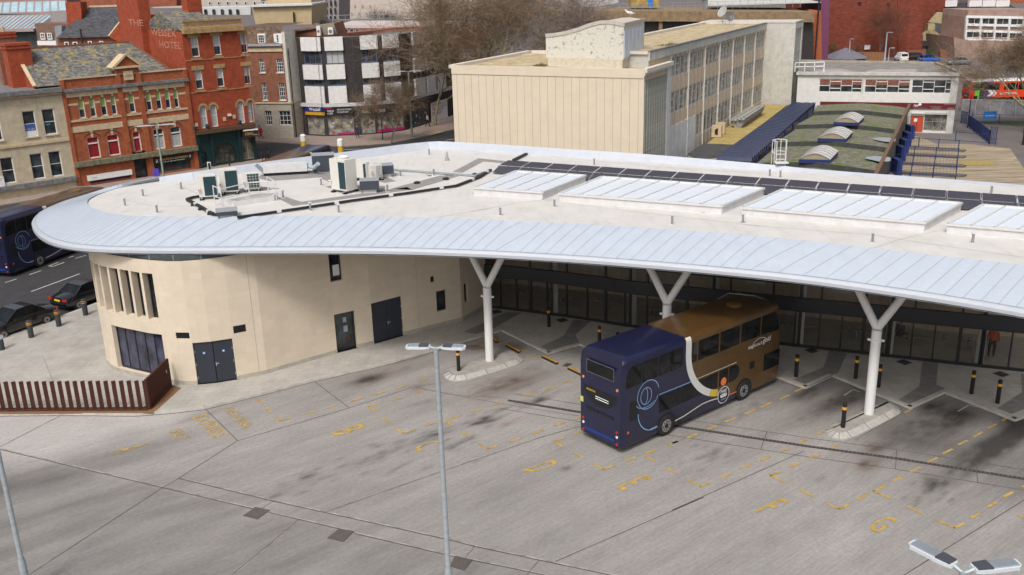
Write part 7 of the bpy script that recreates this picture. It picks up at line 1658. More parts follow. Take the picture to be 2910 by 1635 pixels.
mb = MB(); pbox(mb, HP, 0, HP.L, 0, 2.15, -.04, 0); mb.build('sheet', mat('hoarding_grey', (.27, .27, .29), .4, .35, .35), t_)
mb = MB(); rs = random.Random(5)
for k in range(16): s_ = .5+k*1.55; mb.bar(HP.w(s_+rs.gauss(0, .2), .1, .03), HP.w(s_-.25, 2.1, .03), .05)
pbox(mb, HP, 0, HP.L, 2.1, 2.18, -.05, .05); mb.build('struts', mat('strut_grey', (.42, .42, .43), .5, .1), t_)
t_ = thing('sign_board', (*G(*cZ(1340, 900)), 0), 'small bright blue notice on the rail before the hoarding', 'sign'); g = G(*cZ(1340, 895)); mb = MB(); mb.box((g[0], g[1]-.1, .65), (1.6, .05, .95)); mb.build('board', mat('sign_blue', (.02, .16, .5), .5, .05), t_); text_mesh('NO ENTRY', 'lettering', WHITE, t_, lambda u, v: (g[0]-.6+u, g[1]-.14, 1.0+v), width=1.2)
def pole(g, h, r, m, label, name='post', cat='post', head=None):
 t_ = thing(name, (*g, 0), label, cat); MB().tube([(*g, 0), (*g, h)], [r, r*.7], 10).build('pole', m, t_, smooth=True); return t_
pole(G(*cZ(1030, 950)), 4.0, .08, DARKMET, 'thin dark post at the corner of the grey block')
t_ = pole(G(*cZ(1845, 1200)), 3.4, .13, DARKMET, 'dark stop post with a yellow top at the right edge'); g = G(*cZ(1845, 1200)); mb = MB(); mb.box((*g, 3.0), (.35, .35, .6)); mb.build('yellow_box', mat('sign_yellow', (1, 1, 1)), t_)
# ------------------------------------------------------------------ far buildings
def slab(name, label, c, pts, Y, depth, m, cat='building', part='wall', parent=None, toground=True):
 """front outline traced at distance Y, given real depth"""
 P = []
 for x, y in pts: X_, Z_ = V(*c(x, y), Y); P.append((X_, Z_))
 t_ = parent or thing(name, (sum(p[0] for p in P)/len(P), Y, 0), label, cat)
 mb = MB(); n = len(P); mb.quad(*[(p[0], Y, max(0, p[1])) for p in P]); mb.quad(*[(p[0], Y+depth, max(0, p[1])) for p in P])
 for i in range(n): a, b_ = P[i], P[(i+1) % n]; mb.quad((a[0], Y, max(0, a[1])), (b_[0], Y, max(0, b_[1])), (b_[0], Y+depth, max(0, b_[1])), (a[0], Y+depth, max(0, a[1])))
 o = mb.build(part, m, t_, fix=True); return t_, P
def fwin(t_, c, x0, y0, x1, y1, Y, bars=(1, 1), fm=PW, gm=GLW, fw=.1, name='window'):
 a, z1_ = V(*c(x0, y0), Y); b_, z0_ = V(*c(x1, y1), Y); p = Path([(min(a, b_), Y-.02), (max(a, b_), Y-.02)]); return window(t_, p, (0, z0_, p.L, z1_), fm, gm, depth=-.08, bars=bars, fw=fw, name=name)
# brutalist block
YB = 172
BRUT = mat('board_concrete', (.27, .19, .11), .9, .2, 1.2, kind='patch', col2=(.17, .14, .06), extra=.6, grime=.3)
bb = thing('concrete_block', (30, YB, 0), 'brown board-marked concrete building with a deep parapet and pale sheeted roof', 'building')
slab('', '', cX, [(20, 112), (2410, 122), (2410, 228), (20, 215)], YB, 22, BRUT, parent=bb, part='parapet_band')
slab('', '', cX, [(60, 216), (2400, 226), (2400, 1000), (60, 1000)], YB+1.2, 18, mat('recess_glass', (.04, .035, .035), .4, .2), parent=bb, part='window_band')  # dark recessed windows below the parapet band
for i, x in enumerate((90, 440, 850, 1250, 1650, 2060)): slab('', '', cX, [(x-18, 216), (x+18, 216), (x+18, 900), (x-18, 900)], YB+.4, 1, BRUT, parent=bb, part='column')
slab('', '', cX, [(2265, 228), (2480, 110), (2480, 1000), (2265, 1000)], YB+3, 14, BRICKO, parent=bb, part='brick_end')
for (x0, y0, x1, y1) in ((2280, 232, 2330, 330), (2268, 425, 2318, 530)): fwin(bb, cX, x0, y0, x1, y1, YB+2.9, (1, 0), mat('win_brown', (.12, .05, .03), .6, .1), GLW)
slab('', '', cX, [(2262, 335), (2330, 335), (2330, 418), (2262, 418)], YB+2.6, .4, mat('ochre_panel', (.42, .27, .12), .8, .1), parent=bb, part='panel')
slab('', '', cX, [(2340, 232), (2378, 232), (2378, 570), (2340, 570)], YB+2.3, .5, SANDST, parent=bb, part='round_column'); slab('', '', cX, [(2262, 570), (2400, 570), (2400, 592), (2262, 592)], YB+2.2, .6, BRUT, parent=bb, part='ledge')
mb = MB(); xx, _ = V(*cX(2440, 300), YB+2.8); mb.bar((xx, YB+2.8, 0), (xx, YB+2.8, 14.5), .22); mb.build('downpipe', DARKMET, bb)
zt2 = V(*cX(20, 112), YB)[1]
xa, xb = V(*cX(20, 112), YB)[0], V(*cX(2410, 122), YB)[0]
mb = MB();
for z in (.55, 1.1): mb.bar((xa+1, YB+5, zt2+z-.3), (xb-1, YB+5, zt2+z-.4), .05)
for k in range(30): x_ = xa+1+(xb-xa-2)*k/29; mb.bar((x_, YB+5, zt2-.6), (x_, YB+5, zt2+.8), .05)
mb.build('roof_railing', mat('rail_grey', (.3, .33, .35), .5, .1), bb)
slab('', '', cX, [(550, -40), (838, -40), (838, 72), (550, 62)], YB+9, 5, mat('ochre_render', (.38, .26, .09), .85, .25, 1), parent=bb, part='stair_head'); slab('', '', cX, [(722, -20), (768, -20), (768, 66), (722, 66)], YB+8.8, .3, mat('bright_door', (.02, .2, .6), .5, .1), parent=bb, part='door')
mb = MB(); a, za_ = V(*cX(1330, -60), YB+40); b_, zb_ = V(*cX(2490, -60), YB+40); c_, zc_ = V(*cX(2475, 105), YB+9); d_, zd_ = V(*cX(1330, 62), YB+9)
mb.quad((d_, YB+9, zd_), (c_, YB+9, zd_), (b_, YB+40, za_), (a, YB+40, za_)); mb.build('sheeted_roof', mat('white_sheet', (.58, .58, .54), .6, .06, .4, kind='stripes', b=(.8, 0), col2=(.50, .50, .46)), bb, fix=False)
slab('', '', cX, [(-400, -60), (420, -60), (420, 30), (180, 70), (-400, 130)], YB+32, 6, mat('pale_wall_far', (.50, .48, .47), .8, .1), 'building', 'rear_block', parent=bb)
xd, zd2 = V(*cX(1285, 60), YB+7); dish(xd, YB+7, zd2-1.2, 1.1, mat('dish_mid', (.22, .23, .24), .6, .1), 'large grey dish on the brown concrete building', math.radians(80), math.radians(50), 1.6)
t_, _ = slab('purple_building', 'narrow purple and red wall beside the brick end of the concrete block', cX, [(2478, -80), (2572, -80), (2545, 760), (2480, 760)], 182, 12, mat('purple_wall', (.17, .05, .11), .7, .1))
YR = 213
rb, _ = slab('brick_warehouse', 'huge windowless dark red brick wall behind the car park', cY, [(60, -700), (1300, -700), (1285, 760), (60, 780)], YR, 30, mat('warehouse_brick', (.20, .042, .022), .85, .12, 1.0, kind='brick', col2=(.2, .07, .05), grime=.3, b=(.9, .3)))
slab('', '', cY, [(1270, -700), (1640, -700), (1520, 760), (1270, 760)], 243, 12, MATS['warehouse_brick'], parent=rb, part='far_wing')
for x, y in ((500, 45), (862, 50), (775, 275)): X_, Z_ = V(*cY(x, y), YR); mb = MB(); mb.tube([(X_, YR-.15, Z_), (X_, YR+.05, Z_)], .35, 10); mb.build('vent', BLACK, rb)
slab('', '', cY, [(985, -700), (1000, -700), (1000, 650), (985, 650)], YR-.25, .3, MATS['warehouse_brick'], parent=rb, part='buttress')
t_ = thing('wall_notice', (*[V(*cY(598, 600), YR)[0], YR-.3], 0), 'white notice board on the dark red warehouse wall', 'sign'); a, z1_ = V(*cY(565, 570), YR-.3); b_, z0_ = V(*cY(632, 625), YR-.3); mb = MB(); mb.box(((a+b_)/2, YR-.3, z0_), (b_-a, .1, z1_-z0_)); mb.build('board', WHITE, t_); text_mesh('CAR PARK\nPRIVATE', 'lettering', mat('ink', (.03, .03, .06)), t_, lambda u, v: (a+.3+u, YR-.36, z0_+.7+v), width=(b_-a)*.8)
t_, _ = slab('wooden_fence', 'brown timber fence at the foot of the red warehouse wall', cY, [(175, 655), (820, 660), (820, 800), (175, 800)], 203, .15, mat('fence_wood', (.27, .13, .06), .85, .2, 3), 'fence', 'boards')
# pub, gabled house, white-framed block
PUBC = mat('pub_cream', (.44, .38, .22), .85, .12, 1, grime=.2)
pu = thing('pub', (V(*cY(1410, 600), 219)[0], 219, 0), 'small cream gabled pub with a broad chimney and dark tiled awning', 'building')
slab('', '', cY, [(1295, 700), (1300, 440), (1362, 390), (1365, 300), (1453, 300), (1453, 392), (1530, 440), (1530, 700)], 219, 1.2, PUBC, parent=pu, part='gable_wall')
slab('', '', cY, [(1290, 450), (1530, 445), (1690, 400), (1690, 640), (1530, 700), (1290, 700)], 221, 8, PUBC, parent=pu, part='side_wall')
mb = MB(); A1, B1 = V(*cY(1530, 440), 219), V(*cY(1695, 395), 229); C1 = V(*cY(1575, 332), 230); D1 = V(*cY(1450, 392), 220)
mb.quad((A1[0], 219, A1[1]), (B1[0], 227, B1[1]), (C1[0], 232, C1[1]), (D1[0], 224, D1[1]+1)); mb.build('roof', SLATED, pu, fix=False)
a, z_ = V(*cY(1335, 458), 218.9); b_, _ = V(*cY(1455, 458), 218.9); text_mesh('VAULTS', 'lettering', mat('pub_letter', (.16, .13, .07), .8, .1), pu, lambda u, v: (a+u, 218.92, z_+v), width=b_-a, height=1.3)
slab('', '', cY, [(1300, 520), (1490, 520), (1480, 582), (1285, 582)], 217.8, 1.3, mat('awning_dark', (.05, .045, .05), .8, .1), parent=pu, part='awning')
for x in (1600, 1648): fwin(pu, cY, x-12, 430, x+10, 485, 220.9, (0, 0))
fwin(pu, cY, 1330, 590, 1410, 625, 218.9, (0, 0), name='doorway')
gh = thing('gabled_house', (V(*cY(1720, 350), 232)[0], 232, 0), 'yellow-cream house with three steep gables behind the pub', 'building')
for j, pts in enumerate(([(1550, 420), (1548, 300), (1665, 165), (1760, 300), (1760, 640), (1550, 640)], [(1760, 640), (1745, 300), (1845, 165), (1900, 240), (1900, 640)], [(1690, 165), (1765, 112), (1830, 165), (1830, 320), (1690, 320)])): slab('', '', cY, pts, 232+(6 if j == 2 else 0), 8, PUBC, parent=gh, part='gable')
for j, (p_, q_) in enumerate((((1665, 165), (1760, 300)), ((1765, 112), (1860, 200)))):
 a, z0_ = V(*cY(*p_), 232); b_, z1_ = V(*cY(*q_), 232); mb = MB(); mb.quad((a, 231.6, z0_+.2), (b_, 231.6, z1_+.2), (b_, 241, z1_+.2), (a, 241, z0_+.2)); mb.build('roof', SLATED, gh, fix=False)
for x0, y0, x1, y1 in ((1622, 300, 1672, 352), (1800, 300, 1832, 375)): fwin(gh, cY, x0, y0, x1, y1, 231.9, (1, 1), mat('green_frame', (.03, .10, .09), .6, .1))
wb = thing('office_block', (V(*cY(2100, 350), 205)[0], 205, 0), 'pinkish block with white-framed window bays above a plain wall', 'building')
PNK = mat('pink_concrete', (.36, .245, .205), .85, .12, .8, grime=.2)
slab('', '', cY, [(1860, 215), (1880, 130), (2700, 120), (2700, 520), (1830, 510)], 206, 12, PNK, parent=wb, part='wall'); slab('', '', cY, [(1690, 470), (1830, 510), (2700, 520), (2700, 900), (1700, 780)], 205, 14, mat('tan_wall', (.34, .24, .19), .85, .12, .8), parent=wb, part='lower_wall')
for r_ in (0, 1):
 for k in range(5):
  x0, y0 = (1870, 228) if r_ == 0 else (1852, 398); x0 += k*180; sl = k*3
  f = fwin(wb, cY, x0, y0+sl, x0+155, y0+78+sl, 205.9, (1, 0))
mb = MB()
for (p_, q_) in (((1850, 212), (2700, 228)), ((1845, 312), (2700, 332)), ((1838, 388), (2700, 412)), ((1830, 498), (2700, 530))):
 a, z0_ = V(*cY(*p_), 205.7); b_, z1_ = V(*cY(*q_), 205.7); mb.bar((a, 205.7, z0_), (b_, 205.7, z1_), .3, .5)
for k in range(5): x0 = 1850+k*180; a, z0_ = V(*cY(x0, 212+k*3), 205.75); b_, z1_ = V(*cY(x0-18, 500+k*3), 205.75); mb.bar((a, 205.75, z0_), (b_, 205.75, z1_), .7, .3)
mb.build('white_grid', WHITE, wb)
t_, _ = slab('slate_roofs', 'jumble of grey slate roofs at the far top right', cY, [(1620, 40), (2350, 30), (2500, 120), (1850, 130), (1640, 140)], 262, 20, SLATED)
slab('', '', cY, [(1620, -60), (2900, -60), (2900, 40), (1620, 40)], 285, 10, BRICKO, parent=t_, part='brick_wall')
mb = MB();
for x in (1640, 1960, 2120, 2300): a, z_ = V(*cY(x, 35), 261); mb.box((a, 261, z_-1), (3.5, 1, 1.6))
mb.split('white_dormer', WHITE, t_)
t_, _ = slab('brick_pier', 'left brick gate pier of the pub yard', cY, [(1285, 625), (1335, 625), (1335, 740), (1285, 740)], 214, 1.2, BRICKB, 'gate pier', 'pier'); t_, _ = slab('brick_pier', 'right brick gate pier with timber boarding beside the pub', cY, [(1520, 635), (1600, 635), (1600, 760), (1520, 760)], 208, 1.2, BRICKB, 'gate pier', 'pier'); slab('', '', cY, [(1600, 655), (1700, 655), (1700, 765), (1600, 765)], 208.3, .3, MATS['fence_wood'], parent=t_, part='boarding')
t_, _ = slab('brick_wall', 'low red brick wall behind the parked van', cY, [(1110, 640), (1285, 635), (1285, 720), (1110, 720)], 212, .4, BRICKB, 'wall', 'wall')
t_ = thing('parasol', (V(*cY(325, 650), 198)[0], 198, 0), 'large grey parasol over the fenced beer garden', 'parasol'); px_, pz_ = V(*cY(325, 603), 198); mb = MB(); mb.revolve((px_, 198, pz_-2.0), [(4.6, 0), (4.55, .15), (.1, 2.0)], 8); mb.build('canopy', mat('parasol_grey', (.17, .165, .2), .8, .08), t_); mb = MB(); mb.cyl((px_, 198, 0), .08, pz_, 8); mb.build('pole', DARKMET, t_)
# behind the shop block and above the terrace
YT = 160
tb = thing('tan_building', (V(*cB(330, 100), YT)[0], YT, 0), 'plain tan rendered building with a flat roof behind the dormer house', 'building')
slab('', '', cB, [(50, 60), (625, 40), (625, 235), (90, 235)], YT, 14, mat('tan_render', (.47, .37, .22), .85, .08, .8, grime=.1), parent=tb, part='wall'); slab('', '', cB, [(180, 5), (620, -20), (620, 60), (180, 60)], YT+5, 10, mat('tan_render', (1, 1, 1)), parent=tb, part='upper_wall')
slab('', '', cB, [(48, 52), (630, 34), (630, 52), (50, 70)], YT-.6, 14, mat('white_rim', (.62, .63, .64), .7, .08), parent=tb, part='roof_edge')
a, z_ = V(*cB(452, 115), YT-.3); b_, zb_ = V(*cB(458, 228), YT-.3); mb = MB(); mb.bar((a, YT-.3, z_), (b_, YT-.3, zb_), .22); mb.build('flue_pipe', DARKMET, tb)
ob = thing('grey_office', (V(*cB(750, 80), 190)[0], 190, 0), 'grey building with close rows of narrow dark windows', 'building')
slab('', '', cB, [(622, -60), (885, -60), (885, 230), (622, 230)], 190, 14, mat('grey_stone_far', (.30, .27, .26), .85, .1, .8), parent=ob)
for r_ in range(3):
 for k in range(6): x0 = 630+k*42; fwin(ob, cB, x0, 5+r_*75-60*(r_ < 0), x0+22, 58+r_*78, 189.9, (0, 1), DARKMET, GLW, fw=.06)
cw = thing('cream_building', (V(*cB(1050, 60), 215)[0], 215, 0), 'pale pinkish building dotted with small square windows', 'building')
slab('', '', cB, [(885, -60), (1500, -60), (2200, -60), (2200, 230), (885, 230)], 215, 14, mat('pale_pink_far', (.55, .48, .43), .85, .06, .8), parent=cw)
for x, y in ((968, 58), (1037, 58), (1108, 58), (1182, 58), (1007, 130), (1078, 130), (1150, 130), (1225, 130)): fwin(cw, cB, x-9, y-13, x+9, y+10, 214.9, (0, 0), SANDST, GLW, fw=.12)
lr = thing('low_roof_block', (V(*cB(1400, 280), 150)[0], 150, 0), 'long low block with a pale flat roof and strip windows behind the shops', 'building')
slab('', '', cB, [(855, 245), (2300, 245), (2300, 272), (855, 272)], 150, 16, mat('pale_pink_band', (.55, .47, .44), .8, .08), parent=lr, part='fascia')
slab('', '', cB, [(870, 272), (2300, 272), (2300, 345), (870, 345)], 150.5, 14, mat('tan_band', (.30, .24, .18), .8, .1), parent=lr, part='wall')
for k in range(14): x0 = 878+k*54; fwin(lr, cB, x0, 278, x0+46, 326, 150.3, (0, 0), PW, GLW, fw=.08)
ra, za_ = V(*cB(640, 190), 168); rb_, _ = V(*cB(2300, 190), 168); mb = MB()
for z in (0, .8, 1.5): mb.bar((ra, 168, za_-.9+z), (rb_, 168, za_-.9+z), .07)
for k in range(28): x_ = ra+(rb_-ra)*k/27; mb.bar((x_, 168, za_-1.6), (x_, 168, za_+.7), .07)
mb.build('roof_railing', mat('rail_grey', (.3, .33, .35)), lr)
slab('', '', cB, [(700, 200), (2300, 200), (2300, 245), (855, 245), (700, 245)], 168, 6, mat('dark_strip', (.15, .14, .14), .8, .2), parent=lr, part='roof_plant')
bx = thing('rooftop_store', (V(*cB(650, 280), 134)[0], 134, 0), 'lean-to brick roof store with grey sheets above the shop block', 'building')
slab('', '', cB, [(440, 290), (835, 225), (875, 350), (440, 380)], 134, 8, BRICKB, parent=bx, part='wall'); slab('', '', cB, [(470, 290), (760, 245), (760, 258), (470, 305)], 133.7, 3, LEADG, parent=bx, part='grey_roof'); slab('', '', cB, [(700, 240), (835, 225), (870, 345), (740, 345)], 133.6, 1, mat('drab_render', (.26, .23, .17), .85, .1), parent=bx, part='panel')
for k, (x0, y0, x1, y1, lb) in enumerate(((672, 250, 715, 345, 'tall'), (782, 265, 835, 333, 'square'))):
 a, z1_ = V(*cB(x0, y0), 133); b_, z0_ = V(*cB(x1, y1), 133); t_ = thing('air_conditioner', ((a+b_)/2, 133, z0_), '%s pale air conditioner on the roof above the shop parade' % lb, 'air conditioner'); mb = MB(); mb.box(((a+b_)/2, 133, z0_), (b_-a, .7, z1_-z0_)); mb.build('casing', WHITE, t_)
 mb = MB(); mb.tube([((a+b_)/2, 132.6, (z0_+z1_)/2), ((a+b_)/2, 132.66, (z0_+z1_)/2)], (b_-a)*.36, 14); mb.build('fan', mat('fan_grey', (.2, .2, .2), .6, .1), t_)
hr = thing('brick_range', (V(*cB(1500, 350), 139)[0], 139, 0), 'low brown brick parapets rising behind the shop block', 'building')
slab('', '', cB, [(880, 345), (1300, 300), (2250, 290), (2250, 470), (880, 420)], 139, 12, BRICKB, parent=hr, part='wall')
# top-left: glass market roof, slate house, brick backs
gm = thing('glass_roof', (V(*cU(400, 300), 165)[0], 165, 0), 'stepped glazed roof of an indoor market with pale blue panes', 'building')
SKYG = mat('sky_pane', (.42, .60, .68), .12, .12, .35, spec=.8)
def pane_strip(x00, x01, y0, x10, x11, y1, Ya, Yb, n, nm):
 mb = MB(); fr_ = MB()
 a, za_ = V(*cU(x00, y0), Yb); b_, _ = V(*cU(x01, y0), Yb); c, zc_ = V(*cU(x10, y1), Ya); d, _ = V(*cU(x11, y1), Ya)
 for k in range(n):
  u0, u1 = (k+.04)/n, (k+.96)/n; mb.quad((c+(d-c)*u0, Ya, zc_), (c+(d-c)*u1, Ya, zc_), (a+(b_-a)*u1, Yb, za_), (a+(b_-a)*u0, Yb, za_)); fr_.bar((c+(d-c)*k/n, Ya, zc_-.02), (a+(b_-a)*k/n, Yb, za_-.02), .3 if nm else .25, .2)
 fr_.bar((c, Ya, zc_-.1), (d, Ya, zc_-.1), .4, .5); fr_.bar((a, Yb, za_), (b_, Yb, za_), .4, .3)
 o = fr_.build('roof_bars', mat('bar_pink', (.36, .28, .27), .7, .1), gm); mb.build('glass_panes', SKYG, gm, fix=False)
pane_strip(-90, 1230, 50, -130, 1250, 262, 176, 182, 9, 0)
pane_strip(-560, 1010, 320, -900, 640, 592, 166, 174, 18, 1)
slab('', '', cU, [(-200, 0), (1250, -40), (1250, 60), (-200, 60)], 184, 8, mat('rust_ridge', (.32, .2, .16), .8, .1), parent=gm, part='ridge'); slab('', '', cU, [(-200, 262), (950, 262), (950, 320), (-200, 320)], 175.5, .5, mat('gutter_dark', (.06, .06, .07), .7, .1), parent=gm, part='gutter')
slab('', '', cU, [(-200, 592), (700, 592), (700, 900), (-200, 900)], 167, 12, mat('dark_steelwork', (.06, .07, .075), .7, .3, .8), parent=gm, part='wall')
bh = thing('brick_extension', (V(*cU(850, 700), 128)[0], 128, 0), 'brown brick rear extension with a white balcony band', 'building')
slab('', '', cU, [(640, 440), (1270, 440), (1270, 1000), (720, 1000), (700, 700)], 128, 10, mat('dull_brick', (.2, .12, .09), .85, .15, 1.5), parent=bh); slab('', '', cU, [(925, 215), (1240, 205), (1250, 430), (960, 430)], 132, 6, mat('grey_cladding', (.3, .28, .28), .7, .08), parent=bh, part='plant_room')
slab('', '', cU, [(690, 770), (1065, 765), (1065, 850), (705, 850)], 127.5, 1, WHITE, parent=bh, part='balcony_band')
for x0, y0, x1, y1 in ((750, 618, 860, 740), (880, 618, 990, 740), (800, 870, 1040, 935)): fwin(bh, cU, x0, y0, x1, y1, 127.9, (1, 1))
slab('', '', cU, [(1020, 490), (1150, 480), (1160, 680), (1080, 710), (1110, 1000), (1060, 1000)], 126, 1.2, mat('duct_grey', (.27, .30, .33), .5, .1), parent=bh, part='duct')
sh = thing('slate_house', (V(*cU(1700, 600), 116)[0], 116, 0), 'brick house with a steep dark slate roof behind the mossy roof', 'building')
slab('', '', cU, [(1050, 715), (2060, 715), (2400, 690), (2400, 1000), (1110, 1010)], 116, 9, BRICKB, parent=sh)
slab('', '', cU, [(2050, 690), (2345, 315), (2420, 330), (2420, 900), (2050, 700)], 115.5, 9, BRICKR, parent=sh, part='gable')
a, za_ = V(*cU(1040, 720), 115.6); b_, _ = V(*cU(2040, 700), 115.6); c, zc_ = V(*cU(2310, 115), 121.5); d, _ = V(*cU(1670, 118), 121.5)
mb = MB(); e5, ze = V(*cU(2340, 315), 118.5); mb.quad((a, 115.6, za_), (b_, 115.6, za_), (e5, 118.5, ze), (c, 121.5, zc_), (d, 121.5, zc_)); mb.build('roof', SLATED, sh, fix=False)
mb = MB(); mb.bar((d, 121.5, zc_+.05), (c, 121.5, zc_+.05), .3, .2); mb.bar((b_, 115.6, za_+.1), (e5, 118.4, ze+.1), .2, .15); mb.build('ridge_tiles', SANDST, sh)
for x0, y0, x1, y1 in ((1205, 785, 1320, 990), (1360, 785, 1480, 975), (1645, 770, 1745, 935), (1860, 770, 1955, 915)): fwin(sh, cU, x0, y0, x1, y1, 115.9, (0, 1))
slab('', '', cU, [(1215, 50), (1500, 40), (1520, 200), (1530, 500), (1270, 480)], 119, 1.8, BRICKR, parent=sh, part='chimney'); mb = MB(); a, za_ = V(*cU(1500, 540), 115.3); b_, zb_ = V(*cU(1560, 940), 115.3); mb.bar((a, 115.3, za_), (b_, 115.3, zb_), .16); mb.build('soil_pipe', DARKMET, sh)
t_, _ = slab('brick_warehouse', 'long dull red brick building beyond the slate house', cU, [(1200, -80), (3300, -80), (3300, 115), (1560, 180), (1500, 0)], 140, 10, mat('dull_red', (.30, .09, .05), .85, .12, 1))
t_, _ = slab('white_building', 'white building with small dark dormers beyond the hotel roof', cA, [(1420, 60), (1840, 50), (1840, 110), (1480, 110)], 185, 10, mat('offwhite_far', (.56, .56, .56), .8, .06))
for x in (1510, 1570, 1632, 1690, 1745): fwin(t_, cA, x-12, 70, x+14, 108, 184.9, (0, 0), DARKMET, GLW, fw=.08)
t_, _ = slab('cream_building', 'far pale building with rows of tiny windows beyond the hotel', cA, [(1120, -60), (1920, -60), (1920, 60), (1120, 60)], 245, 10, mat('far_cream', (.48, .44, .38), .85, .08))
for k in range(7): fwin(t_, cA, 1530+k*66, 12, 1552+k*66, 40, 244.9, (0, 0), PW, GLW, fw=.1)
# ------------------------------------------------------------------ pavements across the street
mb = MB().prism([GE.w(-6, 0, 0)[:2], GE.w(0, 0, 0)[:2], WE.w(0, 0)[:2], WE.w(WE.s[2], 0)[:2], WE.w(WE.s[4], 0)[:2], WE.w(WE.L, 0)[:2], (6, 152), (14, 148), G(*cB(2060, 1225)), G(*cB(1800, 1290)), G(*cB(1400, 1372)), G(*cB(940, 1405)), G(*cB(500, 1385)), G(*cB(100, 1357)), G(*cB(-100, 1340))], -.005, .11)
struct(mb, 'far_pavement', mat('far_paving', (.30, .235, .20), .85, .1, 1.2))
struct(MB().prism([G(*cB(1700, 1290)), G(*cB(1840, 1255)), G(*cB(1890, 1270)), G(*cB(1760, 1305))], .1, .116), 'tactile_paving', mat('tactile_buff', (.42, .30, .16), .85, .1))
ap_ = [TL.w(-8, 0, 2.6)[:2], TL.w(TL.L+.5, 0, 2.6)[:2], TL.w(TL.L+1, 0, 0)[:2], TL.w(-8, 0, 0)[:2]]
struct(MB().prism(ap_, -.005, .11), 'terrace_pavement', mat('far_paving', (1, 1, 1)))
# ------------------------------------------------------------------ traffic islands in the bays
def island(c, pts, label, zt=.2):
 P = [np.array(G(*c(*p))) for p in pts]; ct = sum(P)/len(P); t_ = thing('kerb_island', (*ct, 0), label, 'traffic island')
 P = [np.array(q[:2]) for q in smooth(P+[P[0]], 2)[:-1]]
 Q = []
 for i, p in enumerate(P):
  d = P[(i+1) % len(P)]-P[i-1]; n = np.array([-d[1], d[0]])/np.linalg.norm(d); n = n if np.dot(n, ct-p) > 0 else -n; Q.append(p+n*.30)
 mb = MB(); n = len(P)
 for i in range(n): j = (i+1) % n; mb.quad((*P[i], .0), (*P[j], .0), (*P[j], .05), (*P[i], .05)); mb.quad((*P[i], .05), (*P[j], .05), (*Q[j], zt), (*Q[i], zt))
 mb.build('kerb_slope', mat('island_kerb', (.43, .42, .39), .8, .12, 2, grime=.2), t_, fix=True); mb = MB(); mb.quad(*[(*q, zt) for q in Q]); mb.build('top', mat('island_top', (.36, .335, .31), .85, .12, 2, grime=.2), t_, fix=False)
 mb = MB()
 for i in range(0, n, 3): mb.bar((*P[i], .055), (*Q[i], zt+.005), .02, .01)
 mb.build('joints', JOINT, t_)
island(cK, [(1443, 990), (1475, 955), (1700, 890), (1920, 822), (1990, 838), (2045, 885), (1985, 925), (1800, 985), (1580, 1045), (1490, 1040), (1450, 1018)], 'long pale kerbed island round the left-hand white column')
island(cM, [(590, 1268), (645, 1222), (800, 1150), (1020, 1062), (1075, 1100), (1112, 1135), (1095, 1158), (920, 1250), (745, 1332), (650, 1325), (598, 1295)], 'long pale kerbed island round the right-hand white column')
island(crop(0, 0, 1), [(1905-1905+1830, 1010), (1900, 985), (2030, 935), (2060, 950), (1990, 990), (1880, 1030)], 'kerbed island mostly hidden behind the parked bus')
# ------------------------------------------------------------------ bollards
REFL = mat('reflective_amber', (.75, .36, .03), .4, .05)
def make_bollard(label):
 t_ = thing('bollard', (0, 0, 0), label, 'bollard', 'slim black bollards at the bays'); MB().cyl((0, 0, 0), .095, 1.14, 18).build('post', mat('bollard_black', (.012, .012, .013), .45, .1), t_, smooth=True); MB().cyl((0, 0, .86), .1, .13, 18).build('band', REFL, t_, smooth=True); MB().revolve((0, 0, 1.14), [(.095, 0), (.07, .025)], 18).build('cap', BLACK, t_, smooth=True); return t_
bl = make_bollard('x'); first = True
BL = [(cK(1555, 962), .2, 'black bollard on the island, left of the left-hand white column'), (cK(2215, 640), .12, 'black bollard nearest the glazed doors with a letter B'), ((1703.6, 984), .12, 'black bollard behind the blue rear roof of the bus, left one of two'), ((1754.5, 1003), .12, 'black bollard behind the blue rear roof of the bus, right one of two'),
 (cM(390, 893), .12, 'black bollard just right of the gold front of the bus'), (cM(798, 905), .12, 'black bollard just left of the right-hand white column'), (cM(955, 965), .12, 'black bollard just right of the right-hand white column'), (cM(1592, 1010), .12, 'left one of the two black bollards nearest the right edge'), (cM(1770, 1075), .12, 'rightmost black bollard, nearest the right edge'), (cM(712, 1240), .2, 'black bollard standing on the right-hand kerbed island')]
for (px, z, lb) in BL:
 b_ = bl if first else dup(bl); first = False; b_.location = (*G(*px, z), z); b_['label'] = lb
def make_bollard2():
 t_ = thing('bollard', (0, 0, 0), 'x', 'bollard', 'grey banded bollards on the plaza'); MB().cyl((0, 0, 0), .155, 1.0, 20).build('post', mat('bollard_grey', (.04, .045, .05), .5, .1), t_, smooth=True)
 for z in (.8, .9): MB().cyl((0, 0, z), .16, .035, 20).build('band', REFL, t_, smooth=True)
 MB().revolve((0, 0, 1.0), [(.155, 0), (.1, .04)], 20).build('cap', mat('bollard_grey', (1, 1, 1)), t_, smooth=True); return t_
b2 = make_bollard2();
for i, (px, lb) in enumerate(((cE(490, 835), 'grey bollard with two amber bands nearest the stone wall'), (cE(338, 898), 'second grey banded bollard from the stone wall'), (cE(180, 962), 'third grey banded bollard from the stone wall'), (cE(12, 1033), 'grey banded bollard cut by the left edge'))):
 b_ = b2 if i == 0 else dup(b2); b_.location = (*G(*px, .12), .12); b_['label'] = lb
